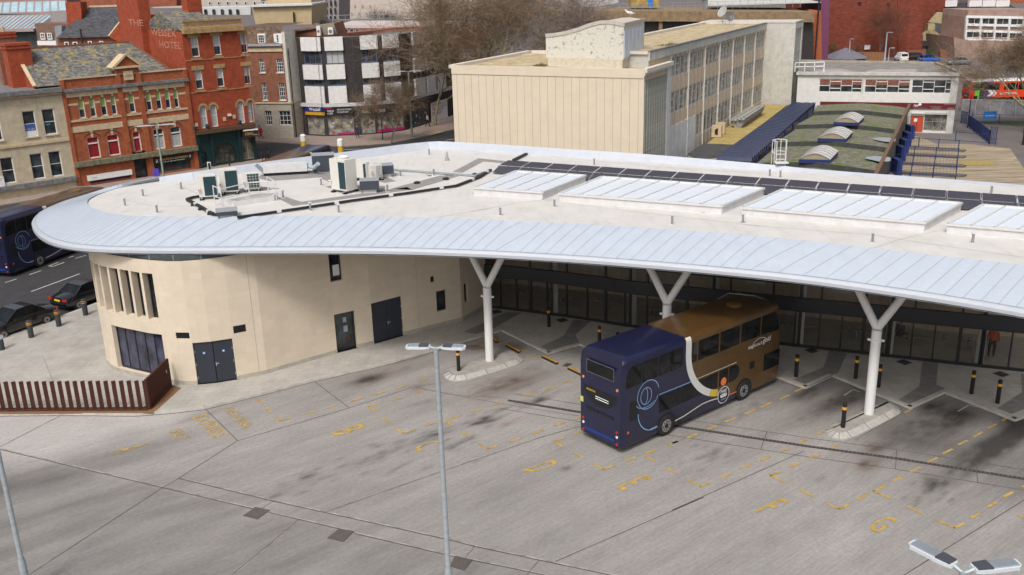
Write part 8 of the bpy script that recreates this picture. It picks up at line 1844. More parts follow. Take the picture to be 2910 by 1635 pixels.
# wheel stops
for i, (p_, q_, lb) in enumerate((((1800, 712), (1832, 748), 'yellow-topped wheel stop half hidden by the left white column'), ((1905, 772), (2000, 822), 'yellow-topped wheel stop at the right tip of the left island'), ((2170, 855), (2275, 905), 'yellow-topped wheel stop midway between island and bus'), ((2360, 940), (2470, 992), 'yellow-topped wheel stop touching the rear of the bus'))):
 a, b_ = np.array(G(*cK(*p_), .1)), np.array(G(*cK(*q_), .1)); t_ = thing('wheel_stop', (*a, 0), lb, 'wheel stop', 'wheel stops in the first bays'); mb = MB(); mb.bar((*a, .055), (*b_, .055), .17, .1); mb.build('block', BLACK, t_); mb = MB(); mb.bar((*a, .118), (*b_, .118), .1, .02); mb.build('yellow_top', mat('stop_yellow', (.6, .3, .02), .6, .15, 3), t_)
# ------------------------------------------------------------------ rusty fin fence
cf = thing('fin_fence', (-20, 42.5, .12), 'rusty fence of upright steel fins along the paved corner', 'fence')
a0, a1, a2 = np.array(G(*cN(28, 172), .13)), np.array(G(*cN(1088, 165), .13)), np.array(G(*cE(972, 1243), .13))
fin0 = None
def fin(p, az):
 global fin0
 if fin0 is None:
  mb = MB(); mb.box((0, 0, 0), (.09, .19, 1.5)); fin0 = mb.build('fin', CORTEN, cf, world_coords=False); f = fin0
 else: f = fin0.copy(); COL.objects.link(f); f.parent = cf
 f.location = (p[0]+20, p[1]-42.5, .01); f.rotation_euler = (0, 0, az)
for k in range(-6, 20): fin(a0+(a1-a0)*k/19, math.radians(-62))
for k in range(1, 13): fin(a1+(a2-a1)*k/12, math.radians(-25))
mb = MB(); mb.bar((*(a0+(a1-a0)*-.32), .16), (*a1, .16), .3, .05); mb.bar((*a1, .16), (*a2, .16), .3, .05); mb.build('base_plate', CORTEN, cf)
mb = MB(); mb.box((*(a2+np.array([-.05, -.3])), 1.0), (.18, .1, .16)); mb.build('gate_latch', ALU, cf)
g0 = a0+(a1-a0)*-.35
struct(MB().prism([tuple(g0+np.array([0, -.36])), tuple(a0+np.array([0, -.36])), G(*cN(640, 192), .13), G(*cN(1120, 192), .13), G(*cN(1325, 8), .13), G(*cE(985, 1236), .13), tuple(a1+np.array([-.35, .3])), tuple(a0+np.array([0, .3])), tuple(g0+np.array([0, .3]))], .11, .138), 'gravel_strip', GRAVEL)
# ------------------------------------------------------------------ lamp posts
def led_head(t_, p, d, L=.72, W=.31, nm='lamp_head'):
 """p hinge point, d horizontal unit direction"""
 d = np.array(d)/np.linalg.norm(d); n = np.array([-d[1], d[0]]); z = p[2]
 out = [(0, .1), (.12, .14), (.3, W/2), (L-.08, W/2), (L, W/2-.07)]
 pts = [(u, w) for u, w in out]+[(u, -w) for u, w in out[::-1]]
 mb = MB(); mb.prism([tuple(np.array(p[:2])+d*(u+.18)+n*w) for u, w in pts], z-.02, z+.05); h_ = mb.build(nm, mat('lamp_white', (.62, .67, .71), .4, .04), t_)
 mb = MB()
 for k in range(9): w = -W/2+.045+k*(W-.09)/8; a = np.array(p[:2])+d*(.46)+n*w; b_ = np.array(p[:2])+d*(L+.12)+n*w; mb.bar((*a, z+.065), (*b_, z+.065), .012, .03)
 mb.build('cooling_fins', mat('fin_silver', (.38, .42, .46), .4, .05, metal=.3), h_)
 mb = MB(); mb.prism([tuple(np.array(p[:2])+d*u+n*w) for u, w in ((.22, .11), (.5, .13), (.5, -.13), (.22, -.11))], z+.05, z+.085); mb.build('hinge_cover', mat('hinge_grey', (.06, .065, .075), .5, .05), h_)
 mb = MB(); mb.tube([(p[0], p[1], z-.06), (p[0]+d[0]*.24, p[1]+d[1]*.24, z+.02)], .045, 10); mb.build('arm', ALU, h_)
def lamp(xy, zt_, dirs, label, r=.075, z0=0, group=None, base=True, L=.72, col=ALU):
 t_ = thing('lamp_post', (*xy, z0), label, 'lamp post', group); mb = MB(); mb.tube([(*xy, z0), (*xy, z0+1.3), (*xy, z0+1.45), (*xy, zt_)], [r*1.65, r*1.65, r*1.15, r*.95], 16); mb.build('pole', col, t_, smooth=True)
 for d in dirs: led_head(t_, (*xy, zt_+.02), d, L=L)
 return t_
tp = G(1238.8, 988.6, 9.0); L1, R1_ = np.array(G(*cK(1285, 772), 9.1))-tp, np.array(G(*cK(1540, 777), 9.1))-tp
lamp(tp, 9.0, (L1, R1_), 'tall galvanised twin-headed lamp post rising at the centre bottom')
tp2 = G(*cP(2135, 1352), 9.0); L2, R2_ = np.array(G(*cP(1940, 1215), 9.1))-tp2, np.array(G(*cP(2365, 1290), 9.1))-tp2
lamp(tp2, 9.0, (L2, R2_), 'twin lamp heads seen close from above at the bottom right corner', L=.9)
pb3 = G(82, 1690); lamp(pb3, 9.0, ((-1, .3), (.5, .9)), 'galvanised lamp pole crossing the bottom left corner')
def vlamp(c, top, bot, Y, heads, label, r=.09, L=1.0, dirs=((-1, .15), (1, -.15)), col=ALU):
 X_, Zt_ = V(*c(*top), Y); return lamp((X_, Y), Zt_, dirs[:heads], label, r, L=L, col=col)
GRN = mat('weathered_green', (.25, .30, .26), .6, .15)
vlamp(cA, (1148, 922), (0, 0), 93.5, 2, 'pale green twin-headed street lamp in front of the barbers shop', L=1.6, dirs=((-1, -.3), (1, .3)), col=GRN)
vlamp(cB, (1548, 684), (0, 0), 121.5, 2, 'grey-green twin-headed street lamp in front of the shop block', L=1.5, dirs=((-1, 0), (1, 0)), col=GRN)
vlamp(cY, (385, 490), (0, 0), 196, 1, 'shorter grey lamp post before the beer garden', .12, L=1.4, dirs=((0, -1),)); vlamp(cY, (850, 410), (0, 0), 197, 1, 'taller grey lamp post before the bare tree and warehouse', .13, L=1.4, dirs=((.3, -1),)); vlamp(cY, (878, 610), (0, 0), 199, 1, 'short white post lamp beside the white van', .08, L=.9, dirs=((1, 0),))
# ------------------------------------------------------------------ street furniture by the hotel
def vbox(name, label, cat, c, x0, y0, x1, y1, Y, d, m, toground=True, extra=None):
 a, z1_ = V(*c(x0, y0), Y); b_, z0_ = V(*c(x1, y1), Y); t_ = thing(name, ((a+b_)/2, Y, 0), label, cat); mb = MB(); mb.box(((a+b_)/2, Y, z0_), (b_-a, d, z1_-z0_)); mb.build('board', m, t_)
 if toground: mb = MB(); mb.bar(((a+b_)/2, Y+d, 0), ((a+b_)/2, Y+d, z1_), .09); mb.build('post', DARKMET, t_)
 return t_
vbox('agent_board', 'purple and white estate agent board before the barbers shop', 'sign', cH, 228, 645, 318, 735, 92, .1, mat('agent_purple', (.08, .05, .42), .5, .1))
t_ = vbox('traffic_light', 'traffic light with a white-edged black backing board before the hotel', 'traffic light', cH, 893, 562, 950, 665, 99, .06, WHITE); a, z1_ = V(*cH(903, 575), 98.9); b_, z0_ = V(*cH(940, 665), 98.9); mb = MB(); mb.box(((a+b_)/2, 98.92, z0_), (b_-a, .06, z1_-z0_)); mb.build('housing', BLACK, t_)
vbox('finger_post', 'black finger post sign in front of the hotel arch', 'sign', cH, 1150, 505, 1172, 600, 101, .15, DARKMET); vbox('finger_post', 'black direction post with two arms right of the hotel', 'sign', cH, 1585, 430, 1605, 510, 106, .15, DARKMET)
vbox('traffic_light', 'dark traffic light head left of the black direction post', 'traffic light', cH, 1545, 440, 1570, 510, 107, .25, DARKMET); vbox('traffic_light', 'dark traffic light pointing right beyond the direction post', 'traffic light', cH, 1620, 432, 1668, 462, 107, .25, DARKMET)
railing(G(*cH(1510, 520)), G(*cH(1640, 505)), 'black guard rail at the crossing right of the hotel', 1.05, 1.5, .2, m=DARKMET)
for (x, y, lb) in ((cH(2077, 362)[0], cH(2077, 372)[1], 'white-topped keep-left bollard left of the bus roof'), (cH(2530, 400)[0], cH(2530, 432)[1], 'white-topped keep-left bollard with a yellow base right of the bus roof')):
 g = G(x, y+6); t_ = thing('traffic_bollard', (*g, 0), lb, 'bollard', 'keep-left bollards'); mb = MB(); mb.cyl((*g, 0), .36, .9, 14, .32); mb.build('base', mat('bollard_yellow', (.65, .38, .02), .5, .1), t_); mb = MB(); mb.revolve((*g, .9), [(.36, 0), (.36, .7), (.2, .85)], 14); mb.build('dome', WHITE, t_)
pole(G(*cB(1305, 1345)), 3.0, .07, DARKMET, 'thin dark sign post on the pavement before the charity shop')
# plaza sapling stick
t_ = thing('marker_rod', (*G(*cE(305, 1215), .12), .12), 'thin grey rod standing behind the rusty fence', 'rod'); g = G(*cE(305, 1215), .12); mb = MB(); mb.tube([(*g, .12), (g[0]-.35, g[1]+.1, 1.5)], .02, 6); mb.build('rod', ALU, t_)
# ------------------------------------------------------------------ people and gull
def skinned(name, verts, edges, radii, m, parent, loc, rz, sub=1):
 me = bpy.data.meshes.new(name); me.from_pydata(verts, edges, []); me.update(); o = bpy.data.objects.new(name, me); COL.objects.link(o)
 o.modifiers.new('s', 'SKIN'); sv = me.skin_vertices[0].data
 for i, r in enumerate(radii): sv[i].radius = (r, r) if not isinstance(r, tuple) else r
 sv[0].use_root = True; s2 = o.modifiers.new('d', 'SUBSURF'); s2.levels = sub
 dg = bpy.context.evaluated_depsgraph_get(); dg.update(); m2 = bpy.data.meshes.new_from_object(o.evaluated_get(dg)); bpy.data.objects.remove(o); m2.materials.clear(); m2.materials.append(m)
 o = bpy.data.objects.new(name, m2); COL.objects.link(o); o.parent = parent; autouv(m2) if not m2.uv_layers else None
 m2.polygons.foreach_set('use_smooth', [True]*len(m2.polygons)); return o
SKIN = mat('skin', (.42, .24, .17), .6, .05)
def person(xy, z, rz, coat, legs, label, stride=.25, arm=.1, lean=0, h=1.72, hair=(.05, .035, .025), sit=False):
 k = h/1.72; t_ = thing('person', (*xy, z), label, 'person', None, rz); t_.scale = (k, k, k)
 L = lean; hp = .93 if not sit else .5
 def q(x, y, zz): return (x, y+L*max(0, zz-hp)*.5, zz)
 if not sit: feet = [(.1, 0, .92), (.11, stride*.4, .5), (.11, stride*.9, .08), (.11, stride*.9+.16, .04), (-.1, 0, .92), (-.11, -stride*.2, .5), (-.11, -stride*.9, .1), (-.11, -stride*.9+.16, .04)]
 else: feet = [(.1, 0, hp), (.11, .42, .5), (.11, .45, .08), (.11, .6, .04), (-.1, 0, hp), (-.11, .42, .5), (-.11, .45, .08), (-.11, .6, .04)]
 d = hp-.93
 V_ = [q(0, 0, .95+d), q(0, 0, 1.15+d), q(0, 0, 1.36+d), q(0, .01, 1.48+d), q(0, .02, 1.58+d), q(0, .025, 1.66+d)]+feet+[q(.19, 0, 1.4+d), q(.26, -arm*.3, 1.14+d), q(.25, arm, .92+d), q(.25, arm*1.1, .84+d), q(-.19, 0, 1.4+d), q(-.26, arm*.3, 1.14+d), q(-.25, -arm+.06, .92+d), q(-.25, -arm*1.1+.06, .84+d)]
 E_ = [(0, 1), (1, 2), (2, 3), (3, 4), (4, 5), (0, 6), (6, 7), (7, 8), (8, 9), (0, 10), (10, 11), (11, 12), (12, 13), (2, 14), (14, 15), (15, 16), (16, 17), (2, 18), (18, 19), (19, 20), (20, 21)]
 R_ = [(.15, .11), (.14, .1), (.16, .11), .055, .095, .085, .085, .06, .045, .04, .085, .06, .045, .04, .065, .045, .035, .035, .065, .045, .035, .035]
 skinned('body', V_, E_, R_, SKIN, t_, None, 0)
 mc = mat('coat_%d_%d_%d' % tuple(int(c*999) for c in coat), coat, .8, .1, 6); ml = mat('legs_%d_%d_%d' % tuple(int(c*999) for c in legs), legs, .8, .1, 6)
 skinned('coat', [q(0, 0, .86+d), q(0, 0, 1.15+d), q(0, 0, 1.38+d), q(.19, 0, 1.4+d), q(.26, -arm*.3, 1.14+d), q(.25, arm, .93+d), q(-.19, 0, 1.4+d), q(-.26, arm*.3, 1.14+d), q(-.25, -arm+.06, .93+d)], [(0, 1), (1, 2), (2, 3), (3, 4), (4, 5), (2, 6), (6, 7), (7, 8)], [(.18, .14), (.17, .13), (.18, .13), .085, .065, .055, .085, .065, .055], mc, t_, None, 0)
 f6 = feet; skinned('trousers', [q(0, 0, .95+d), f6[0], f6[1], (f6[2][0], f6[2][1], .12), f6[4], f6[5], (f6[6][0], f6[6][1], .13)], [(0, 1), (1, 2), (2, 3), (0, 4), (4, 5), (5, 6)], [(.16, .12), .1, .075, .06, .1, .075, .06], ml, t_, None, 0)
 hq = q(0, .0, 1.66+d); mb = MB(); mb.revolve((hq[0], hq[1]-.01, hq[2]-.06), [(.1, 0), (.115, .06), (.1, .12), (.05, .165)], 12); mb.build('hair', mat('hair_%d' % int(hair[0]*999), hair, .8, .1), t_, world_coords=False)
 mb = MB(); mb.box((0, hq[1]+.1, hq[2]-.07), (.03, .04, .05)); mb.box((0, hq[1]+.095, hq[2]-.115), (.05, .015, .012));
 for sx in (-.035, .035): mb.box((sx, hq[1]+.092, hq[2]-.03), (.02, .012, .012))
 mb.build('face_features', mat('face_dark', (.2, .08, .06), .6, .1), t_, world_coords=False)
 return t_
person(G(*cH(1562, 292)), .11, math.radians(70), (.50, .02, .02), (.30, .015, .015), 'person in red hurrying along the pavement beyond the hotel corner', stride=.5, arm=.35, lean=.5)
person(G(*cB(1065, 1332)), .11, math.radians(170), (.035, .025, .07), (.02, .02, .05), 'person in dark purple standing by the grey pier of the charity shop', stride=.12, h=1.8)
person(G(*cB(1735, 1225)), .11, math.radians(-60), (.38, .36, .34), (.015, .015, .02), 'person in a pale grey coat walking past the white poster', stride=.3, h=1.75)
pz1 = GP.w(GP.at(2822, 1040)[0], 0, -1.3); person(pz1[:2], .12, math.radians(-30), (.60, .08, .03), (.02, .02, .025), 'person in an orange hi-vis jacket inside the glazed concourse at the right', stride=.1, lean=.7)
pz2 = GP.w(GP.at(2552, 1012)[0], 0, -2.3); person(pz2[:2], .12, math.radians(-60), (.04, .05, .09), (.03, .03, .04), 'person seated in dark clothes inside the glazed concourse behind the right column', sit=True)
tg = G(*cX(485, 182), 0); xg, zg = V(*cX(487, 182), 93.0)
sg_, zph = PH.at(*cX(487, 190)); pg = PH.w(sg_, zph, -.9)
t_ = thing('gull', (pg[0], pg[1], zph+.05), 'grey and white gull standing on the penthouse roof', 'gull', None, math.radians(75))
GS = 1.35
skinned('body', [tuple(GS*c for c in v) for v in ((0, 0, .26), (0, .16, .3), (0, .26, .4), (0, .33, .47), (0, -.16, .24), (0, -.34, .22))], [(0, 1), (1, 2), (2, 3), (0, 4), (4, 5)], [.13, .11, .065, .06, .09, .02], mat('gull_white', (.72, .72, .7), .7, .05), t_, None, 0, 2)
mb = MB(); mb.quad((-.13, .12, .42), (.13, .12, .42), (.1, -.3, .36), (0, -.5, .3), (-.1, -.3, .36)); mb.build('wings', mat('gull_grey', (.25, .26, .28), .7, .05), t_, world_coords=False, fix=False); mb = MB(); mb.bar((0, .5, .62), (0, .6, .58), .03); mb.build('beak', mat('beak_yellow', (.6, .4, .05), .5, .05), t_, world_coords=False); mb = MB(); mb.bar((.05, 0, 0), (.05, 0, .3), .02); mb.bar((-.05, 0, 0), (-.05, 0, .3), .02); mb.build('legs', mat('beak_yellow', (1, 1, 1)), t_, world_coords=False)
# ------------------------------------------------------------------ roof equipment
CASE = mat('casing_cream', (.66, .65, .60), .5, .04, 2); GRIL = mat('grille_teal', (.012, .045, .055), .4, .15, 8); DGB = mat('cowl_dark', (.045, .055, .075), .5, .08)
def unit(c, x, y, w, d, h, rz, label, group=None, fan=0, top=False, grille=GRIL, gw_=.66):
 g = np.array(G(*c(x, y), DK+.15)); t_ = thing('air_conditioner', (*g, DK), label, 'air conditioner', group, rz)
 mb = MB(); mb.box((0, 0, .17), (w, d, h)); mb.build('casing', CASE, t_, world_coords=False, bevel=.015)
 mb = MB(); mb.box((w*.5-w*gw_/2-.03, -d/2-.012, .17+h*.06), (w*gw_, .02, h*.86)); gr = mb.build('grille', grille, t_, world_coords=False)
 if fan:
  mb = MB()
  for k in range(5): mb.box((w*.5-w*gw_/2-.03, -d/2-.03, .17+h*(.1+.17*k)), (w*gw_, .01, .012)); mb.box((w*.5-w*gw_+.0+w*gw_*k/4-.03, -d/2-.03, .17+h*.06), (.012, .01, h*.86))
  mb.build('guard_wires', CASE, gr, world_coords=False)
 if top:
  mb = MB(); mb.revolve((0, 0, .17+h), [(min(w, d)*.42, 0), (min(w, d)*.45, .08), (min(w, d)*.40, .1), (min(w, d)*.36, .02)], 20); mb.build('fan_cowl', CASE, t_, world_coords=False)
 mb = MB()
 for sx in (-1, 1):
  for sy in (-1, 1): mb.box((sx*w*.38, sy*d*.5, 0), (.22, .2, .1))
 mb.build('rubber_feet', BLACK, t_, world_coords=False); mb = MB()
 for sx in (-1, 1): mb.box((sx*w*.38, 0, .1), (.06, d+.3, .06))
 mb.build('frame_rails', ALU, t_, world_coords=False)
 mb = MB(); mb.box((-w*.48, -d/2-.12, .55), (.12, .1, .16)); iso = mb.build('isolator', WHITE, t_, world_coords=False); mb = MB(); mb.box((-w*.48, -d/2-.18, .6), (.06, .03, .06)); mb.build('red_switch', mat('switch_red', (.6, .03, .02), .5, .05), iso, world_coords=False); return t_
RZ = math.radians(14)
unit(cF, 270, 452, 1.0, .5, 1.22, RZ, 'left one of the three condenser units at the round end of the roof', 'condenser units by the roof rail')
unit(cF, 442, 412, 1.0, .5, 1.3, RZ, 'middle one of the three condenser units at the round end of the roof', 'condenser units by the roof rail')
unit(cF, 622, 392, .9, .4, .95, RZ, 'smallest rightmost one of the three condenser units by the roof rail', 'condenser units by the roof rail', fan=1, gw_=.72)
unit(cF, 1372, 395, 1.25, .85, 1.75, math.radians(-38), 'tallest cream condenser unit in the middle of the roof with a fan on top', top=True, gw_=.4)
unit(cF, 1520, 303, .85, .35, .95, math.radians(-30), 'cream condenser unit immediately right of the tallest one', gw_=.2)
unit(cF, 1625, 303, .75, .35, .78, math.radians(30), 'small condenser unit with a white fan guard beside the dark cowls', fan=1, grille=mat('guard_pale', (.35, .36, .36), .5, .2, 5), gw_=.5)
def cowl(c, x, y, w, d, h, rz, label, up=.22):
 g = G(*c(x, y), DK+.1); t_ = thing('vent_cowl', (*g, DK), label, 'vent cowl', 'dark vent cowls on the roof', rz); mb = MB(); mb.box((0, 0, 0), (w*.7, d*.7, up)); mb.build('curb', CURB, t_, world_coords=False); mb = MB(); mb.box((0, 0, up), (w, d, h)); mb.build('hood', DGB, t_, world_coords=False, bevel=.02); mb = MB(); mb.box((0, 0, up+h), (w*1.04, d*1.04, .025)); mb.build('lid', mat('lid_grey', (.32, .33, .35), .5, .08), t_, world_coords=False)
cowl(cF, 415, 600, 1.05, .9, .2, .3, 'flat dark vent cowl at the left tip of the cable run', .14); cowl(cF, 1578, 405, 1.05, .85, .5, .1, 'dark box cowl right of the tallest condenser'); cowl(cF, 1693, 278, 1.1, .9, .5, .25, 'dark box cowl behind the small condenser units'); cowl(cF, 1205, 232, 1.35, 1.1, .95, .15, 'largest dark angled cowl by the far parapet', .1)
a, b_ = np.array(G(*cF(720, 285), DK)), np.array(G(*cF(1075, 265), DK)); t_ = thing('air_handler', (*((a+b_)/2), DK), 'long white air handling box lying by the far parapet', 'air handler'); mb = MB(); mb.bar((*a, DK+.45), (*b_, DK+.45), .7, .5); mb.build('casing', CURB, t_); mb = MB(); mb.bar((*a, DK+.1), (*b_, DK+.1), .5, .15); mb.build('base', BLACK, t_)
d = (b_-a)/np.linalg.norm(b_-a); mb = MB(); mb._hex([(*(a-d*.5+np.array([0, o])), z) for z in (DK+.2, DK+.72) for o in (-.4, -.4, .4, .4)][:0] or [(*(a+d*o+np.array([0, k])), z) for z, sh in ((DK+.2, 0), (DK+.72, -.45)) for o, k in ((sh-.02, -.35), (sh+.03, -.35), (sh+.03, .35), (sh-.02, .35))]); mb.build('intake_hood', ALU, t_)
mb = MB(); c0 = np.array(G(*cF(1160, 220), DK+.5)); mb.tube([(*b_, DK+.45), (*(b_+(c0-b_)*.6), DK+.45), (*c0, DK+.75)], .13, 10); mb.build('duct', mat('duct_foil', (.5, .62, .66), .35, .1, metal=.3), t_)
# guard rail and small rooflight
rp_ = [((320, 528)), ((382, 558)), ((605, 500)), ((820, 488)), ((755, 448))]; t_ = thing('guard_rail', (*G(*cF(600, 500), DK), DK), 'white tubular guard rail round a low rooflight at the left end of the roof', 'guard rail'); P = [G(*cF(*p), DK) for p in rp_]
mb = MB();
for p in P: mb.tube([(*p, DK), (*p, DK+1.1)], .03, 8)
mb.build('posts', CURB, t_); mb = MB()
for z in (.55, 1.08):
 for p, q_ in zip(P, P[1:]): mb.tube([(*p, DK+z), (*q_, DK+z)], .028, 8)
mb.build('rails', CURB, t_)
q_ = [G(*cF(*p), DK+.2) for p in ((390, 500), (690, 440), (825, 440), (800, 462), (470, 512))]; mb = MB(); mb.prism(q_, DK, DK+.3); o = mb.build('roof_light', CURB, st); o['label'] = 'low rooflight inside the white guard rail'
mb = MB(); ct = np.mean(np.array(q_), 0); mb.quad(*[(*(ct+(np.array(p)-ct)*.85), DK+.312) for p in q_]); mb.build('glass', mat('beige_pane', (.50, .48, .43), .2, .05), o, fix=False)
# cable run
t_ = thing('cable_run', (*G(*cF(1500, 480), DK), DK), 'black lagged pipe run with white clips snaking along the roof', 'pipe run'); mb = MB(); mc = MB()
for line in ([(500, 627), (1000, 555), (1450, 487), (1890, 428), (2285, 368), (2470, 297), (2560, 240)], [(90, 480), (200, 540), (300, 600), (340, 605)], [(90, 478), (140, 462), (190, 455)]):
 W_ = [np.array(G(*cF(*p), DK+.08)) for p in line]
 for a, b_ in zip(W_, W_[1:]):
  mb.bar((*a, DK+.1), (*b_, DK+.1), .17, .1); L = np.linalg.norm(b_-a); n = int(L/1.9)
  for k in range(1, n+1): p = a+(b_-a)*k/(n+.5); dd_ = (b_-a)/L; mc.bar((*(p-dd_*.12), DK+.12), (*(p+dd_*.12), DK+.12), .2, .13)
mb.build('lagging', BLACK, t_); mc.build('clips', CURB, t_)
t_ = thing('cable_run', (*G(*cQ(440, 205), DK), DK), 'short black trunking by the far parapet above the solar panels', 'pipe run'); mb = MB(); mb.bar((*G(*cQ(375, 238), DK+.1), DK+.1), (*G(*cQ(490, 180), DK+.1), DK+.1), .2, .12); mb.build('trunking', BLACK, t_)
t_ = thing('cable_run', (*G(*cF(2100, 260), DK), DK), 'pale cable tray running from the dark cowl towards the solar panels', 'pipe run'); mb = MB()
W_ = [np.array(G(*cF(*p), DK+.1)) for p in ((1750, 232), (2100, 258), (2430, 282), (2560, 235))]
for a, b_ in zip(W_, W_[1:]): mb.bar((*a, DK+.1), (*b_, DK+.1), .16, .06)
mb.build('tray', ALU, t_)
for i, (x, y) in enumerate(((2432, 282), (2195, 318), (1960, 350), (150, 528), (210, 562), (285, 600))):
 g = G(*cF(x, y), DK); t_ = thing('pipe_foot', (*g, DK), 'small round black rubber foot under the roof pipes', 'pipe foot', 'rubber feet under the roof pipes'); mb = MB(); mb.revolve((*g, DK), [(.2, 0), (.18, .1), (.08, .14)], 12); mb.build('pad', BLACK, t_)
# safety posts
sp0_ = thing('safety_post', (0, 0, 0), 'x', 'safety post', 'fall-arrest posts on the roof'); MB().cyl((0, 0, 0), .055, .42, 10).build('post', mat('post_steel', (.30, .31, .32), .4, .1, metal=.3), sp0_, smooth=True); MB().box((0, 0, .42), (.16, .08, .05)).build('head', CURB, sp0_); MB().cyl((0, 0, 0), .13, .03, 14).build('collar', CURB, sp0_)
SPs = [(cF, 45, 397), (cF, 873, 468), (cF, 1095, 572), (cF, 1325, 588), (cF, 1182, 366), (cF, 1827, 292), (cF, 2098, 287), (cF, 2060, 118), (cF, 1722, 418), (cQ, 258, 732), (cQ, 740, 657), (cQ, 1095, 283), (cQ, 1790, 810), (cQ, 2422, 797), (cR, 65, 547), (cR, 1222, 722), (cR, 2115, 727), (cR, 2283, 285), (cR, 305, 133), (cR, 400, 145), (cE, 715, 212), (cE, 818, 158), (cE, 1036, 118), (cE, 898, 252)]
for i, (c, x, y) in enumerate(SPs):
 o = sp0_ if i == 0 else dup(sp0_); o.location = (*G(*c(x, y), DK), DK); o['label'] = 'short steel fall-arrest post on the white roof'
g = G(*cF(2205, 163), DK); t_ = thing('cone_stand', (*g, DK), 'small grey folded cone left on the far part of the roof', 'cone'); mb = MB(); mb.revolve((*g, DK), [(.16, 0), (.1, .25), (.04, .6)], 10); mb.build('cone', mat('cone_grey', (.35, .34, .33), .7, .1), t_)
# hooped access ladder
g = np.array(G(*cR(400, 60), DK+.1)); t_ = thing('access_ladder', (*g, DK), 'white hooped access ladder on the far edge of the roof', 'ladder'); mb = MB()
for sx in (-.28, .28): mb.tube([(g[0]+sx, g[1], DK), (g[0]+sx, g[1], DK+1.7)], .03, 8)
for k in range(3): z = DK+.35+k*.3; mb.bar((g[0]-.28, g[1], z), (g[0]+.28, g[1], z), .04)
mb.build('stiles', CURB, t_); mb = MB()
for z in (DK+1.0, DK+1.7): mb.tube([(g[0]+.42*math.cos(a), g[1]+.4+.42*math.sin(a), z) for a in np.linspace(-.9, math.pi+.9, 14)], .028, 6)
for a in np.linspace(-.6, math.pi+.6, 6): mb.tube([(g[0]+.42*math.cos(a), g[1]+.4+.42*math.sin(a), DK+.3), (g[0]+.42*math.cos(a), g[1]+.4+.42*math.sin(a), DK+1.7)], .025, 6)
mb.build('cage', CURB, t_); mb = MB(); mb.box((g[0], g[1]-.15, DK+.45), (.75, .5, .06)); mb.build('step', CURB, t_)
# floor grilles under the canopy
for i, (c, x, y, lb) in enumerate(((cM, 498, 716, 'right of the bus front'), (cM, 1132, 795, 'right of the right-hand white column'), (cM, 1797, 877, 'at the right edge'), (cK, 1832, 532, 'by the doors with a letter A'), (cK, 2312, 594, 'by the first bollard at the doors'))):
 g = G(*c(x, y), .12); t_ = thing('floor_grille', (*g, .12), 'dark floor grille in the paving %s' % lb, 'grille', 'floor grilles before the doors'); mb = MB(); mb.box((*g, .115), (.55, .55, .015), .5); mb.build('plate', mat('grille_dark', (.05, .05, .05), .7, .2), t_)
# ------------------------------------------------------------------ bare trees
BARK = mat('olive_bark', (.27, .235, .13), .9, .3, 2.5); BARK2 = mat('grey_bark', (.11, .085, .07), .9, .2, 3); TWIG = mat('twig_brown', (.22, .155, .10), .9, .25, 1.5); TWIG2 = mat('twig_grey', (.22, .17, .15), .9, .2, 1.5)
def tree(xy, h, seed, label, trunk_r=.42, spread=1.0, depth=6, nt=5, bark=BARK, twig=TWIG, first=.3, lean=(0, 0), tw=.02, name='bare_tree', kids=3, dens=1.0, group=None):
 rs = random.Random(seed); t_ = thing(name, (*xy, 0), label, 'tree', group); lim = MB(); cr = MB()
 def twigs(p, d, L):
  for _ in range(int(nt*dens+rs.random())):
   dd_ = (d+Vector((rs.gauss(0, .75), rs.gauss(0, .75), rs.gauss(-.12, .55)))).normalized(); l = L*(.5+rs.random()*.9); q = p+dd_*l*.55+Vector((0, 0, rs.gauss(0, .05))); r = q+(dd_+Vector((rs.gauss(0, .35), rs.gauss(0, .35), rs.gauss(-.1, .35)))).normalized()*l*.5
   s = dd_.cross(Vector((rs.gauss(0, 1), rs.gauss(0, 1), rs.gauss(0, 1)))).normalized()*tw
   cr.quad(p-s, p+s, q+s*.8, q-s*.8); cr.quad(q-s*.8, q+s*.8, r+s*.4, r-s*.4)
   for _k in range(2):
    e = q+Vector((rs.gauss(0, .4), rs.gauss(0, .4), rs.gauss(0, .35)))*l*.7; cr.quad(q-s*.6, q+s*.6, e+s*.3, e-s*.3)
 def grow(p, d, L, r, dep):
  n = 4 if dep > 2 else 3; pts = [p]; rad = [r]; q = p; dd_ = d
  for i in range(n):
   dd_ = (dd_+Vector((rs.gauss(0, .16), rs.gauss(0, .16), rs.gauss(.02, .10)))).normalized(); q = q+dd_*L/n; pts.append(q); rad.append(r*(1-.42*(i+1)/n))
  (lim if dep > 1 else cr).tube(pts, rad, 7 if dep > 4 else (5 if dep > 2 else 3), cap=False)
  if dep <= 2:
   for m_ in pts[1:]: twigs(m_, dd_, L*.8+.5)
  if dep <= 0: return
  for k in range(kids if dep < depth else kids+1):
   i = n if k == 0 else rs.randint(max(1, n-2), n); base = pts[i]; a = rs.random()*6.283; sp_ = (.35 if k == 0 else .62)*spread*(.7+rs.random()*.6)
   o = dd_.orthogonal().normalized(); o = Matrix.Rotation(a, 3, dd_)@o; nd = (dd_*math.cos(sp_)+o*math.sin(sp_)+Vector((0, 0, .10))).normalized()
   grow(base, nd, L*(.70+rs.random()*.2), rad[i]*(.8 if k == 0 else .62), dep-1)
 grow(Vector((*xy, 0)), Vector((lean[0], lean[1], 1)).normalized(), h*first, trunk_r, depth)
 lim.build('trunk', bark, t_, fix=False, smooth=True); cr.build('crown', twig, t_, fix=False)
 return t_
def X_at(px, Y): return V(px, 200, Y)[0]
tree((X_at(1296, 112), 112), 24, 3, 'tall bare plane tree with an olive trunk at the left corner of the cream building', .6, .95, 6, 1.5, kids=3, first=.26, tw=.015)
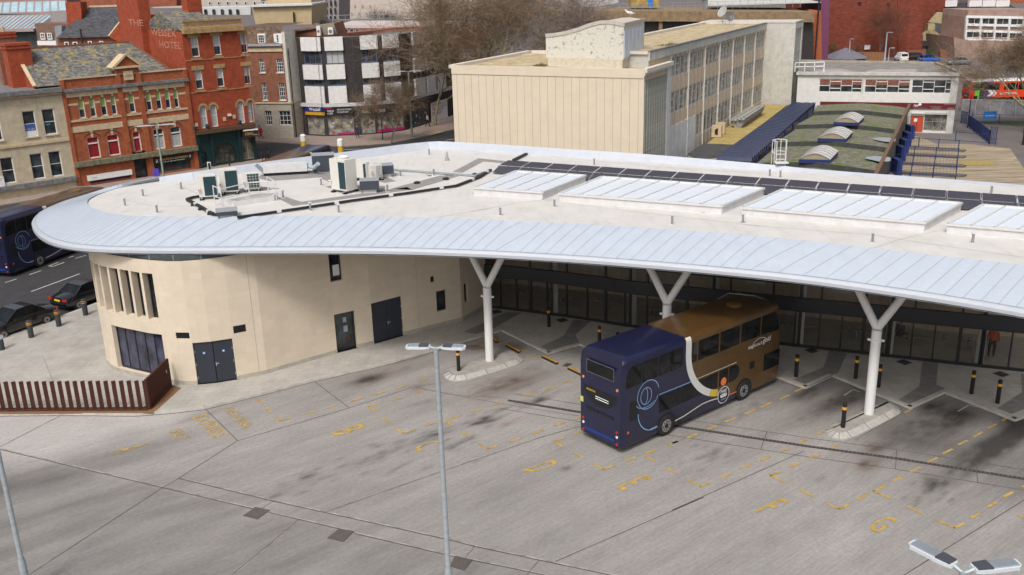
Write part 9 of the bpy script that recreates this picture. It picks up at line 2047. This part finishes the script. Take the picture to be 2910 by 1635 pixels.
tree((X_at(1400, 119), 119), 25, 11, 'tall bare plane tree rising behind the cream panelled building', .6, 1.0, 6, 1.5, kids=3, first=.26, tw=.015)
tree((X_at(1540, 141), 141), 21, 23, 'greyer bare tree behind the white penthouse', .32, 1.0, 6, 1.4, BARK2, TWIG2, kids=3, first=.25, tw=.015)
tree((X_at(1228, 131), 131), 19, 31, 'bare tree standing before the right end of the shop block', .22, 1.0, 5, 1.5, kids=3, first=.25, tw=.014)
tree(G(*cB(1390, 1382)), 10.5, 8, 'small bare street tree in front of the charity shop', .11, 1.0, 5, 2.5, BARK2, TWIG, kids=3, first=.24, tw=.012)
tree((X_at(1090, 205), 205), 17, 14, 'dark bare tree against the pale building dotted with windows', .22, .8, 5, 2, BARK2, BARK2, kids=3, first=.22, tw=.02)
tree((X_at(2930, 112)+.6, 112), 19, 41, 'bare tree at the right edge in front of the red bus', .4, .85, 6, 1.8, kids=3, first=.22, tw=.014)
tree((X_at(2960, 135), 135), 18, 47, 'second bare tree farther back at the right edge', .3, .8, 5, 3, kids=3, first=.22, tw=.016)
tree((X_at(2497, 206), 206), 15, 52, 'thin bare tree against the dark red warehouse, left one', .12, .55, 5, 1.5, BARK2, mat('twig_red', (.17, .07, .04), .9, .2), kids=3, first=.24, tw=.012, dens=.7)
tree((X_at(2540, 207), 207), 12, 58, 'thin bare tree against the dark red warehouse, right one', .1, .6, 4, 2.5, BARK2, MATS['twig_red'], kids=3, first=.26, tw=.012, dens=.7)
def bush(xy, r, h, seed, label, m, z=0):
 rs = random.Random(seed); t_ = thing('bush', (*xy, z), label, 'bush'); mb = MB()
 for _ in range(420):
  a = rs.random()*6.283; u = rs.random()**.6; ph = rs.random()*1.5; p = Vector((xy[0]+math.cos(a)*r*u*math.cos(ph*.8), xy[1]+math.sin(a)*r*u*math.cos(ph*.8), z+h*(.1+.9*rs.random()*math.sqrt(max(0, 1-u*u*.8))))); s = Vector((rs.gauss(0, 1), rs.gauss(0, 1), rs.gauss(0, 1))).normalized()*.14; o = s.orthogonal().normalized()*.1
  mb.quad(p-s, p+o, p+s, p-o)
 mb.build('foliage', m, t_, fix=False); mb = MB(); mb.cyl((*xy, z), .06, h*.5, 6); mb.build('stem', BARK2, t_)
DGR = mat('dark_leaf', (.035, .06, .02), .8, .4, 3)
for i, (x, y, r, h, lb) in enumerate(((470, 730, 1.6, 3.2, 'dark palm-like shrub right of the grey parasol'), (130, 720, 2.2, 4.2, 'dark climbing shrubs at the foot of the purple wall'), (250, 740, 1.3, 2.2, 'olive shrub under the left side of the parasol'), (1385, 700, 1.5, 2.0, 'shrubs in the small yard before the pub'), (520, 760, 1.1, 2.0, 'small dark shrub behind the low block roof'))): bush(G(*cY(x, y+35)), r, h, i, lb, DGR)
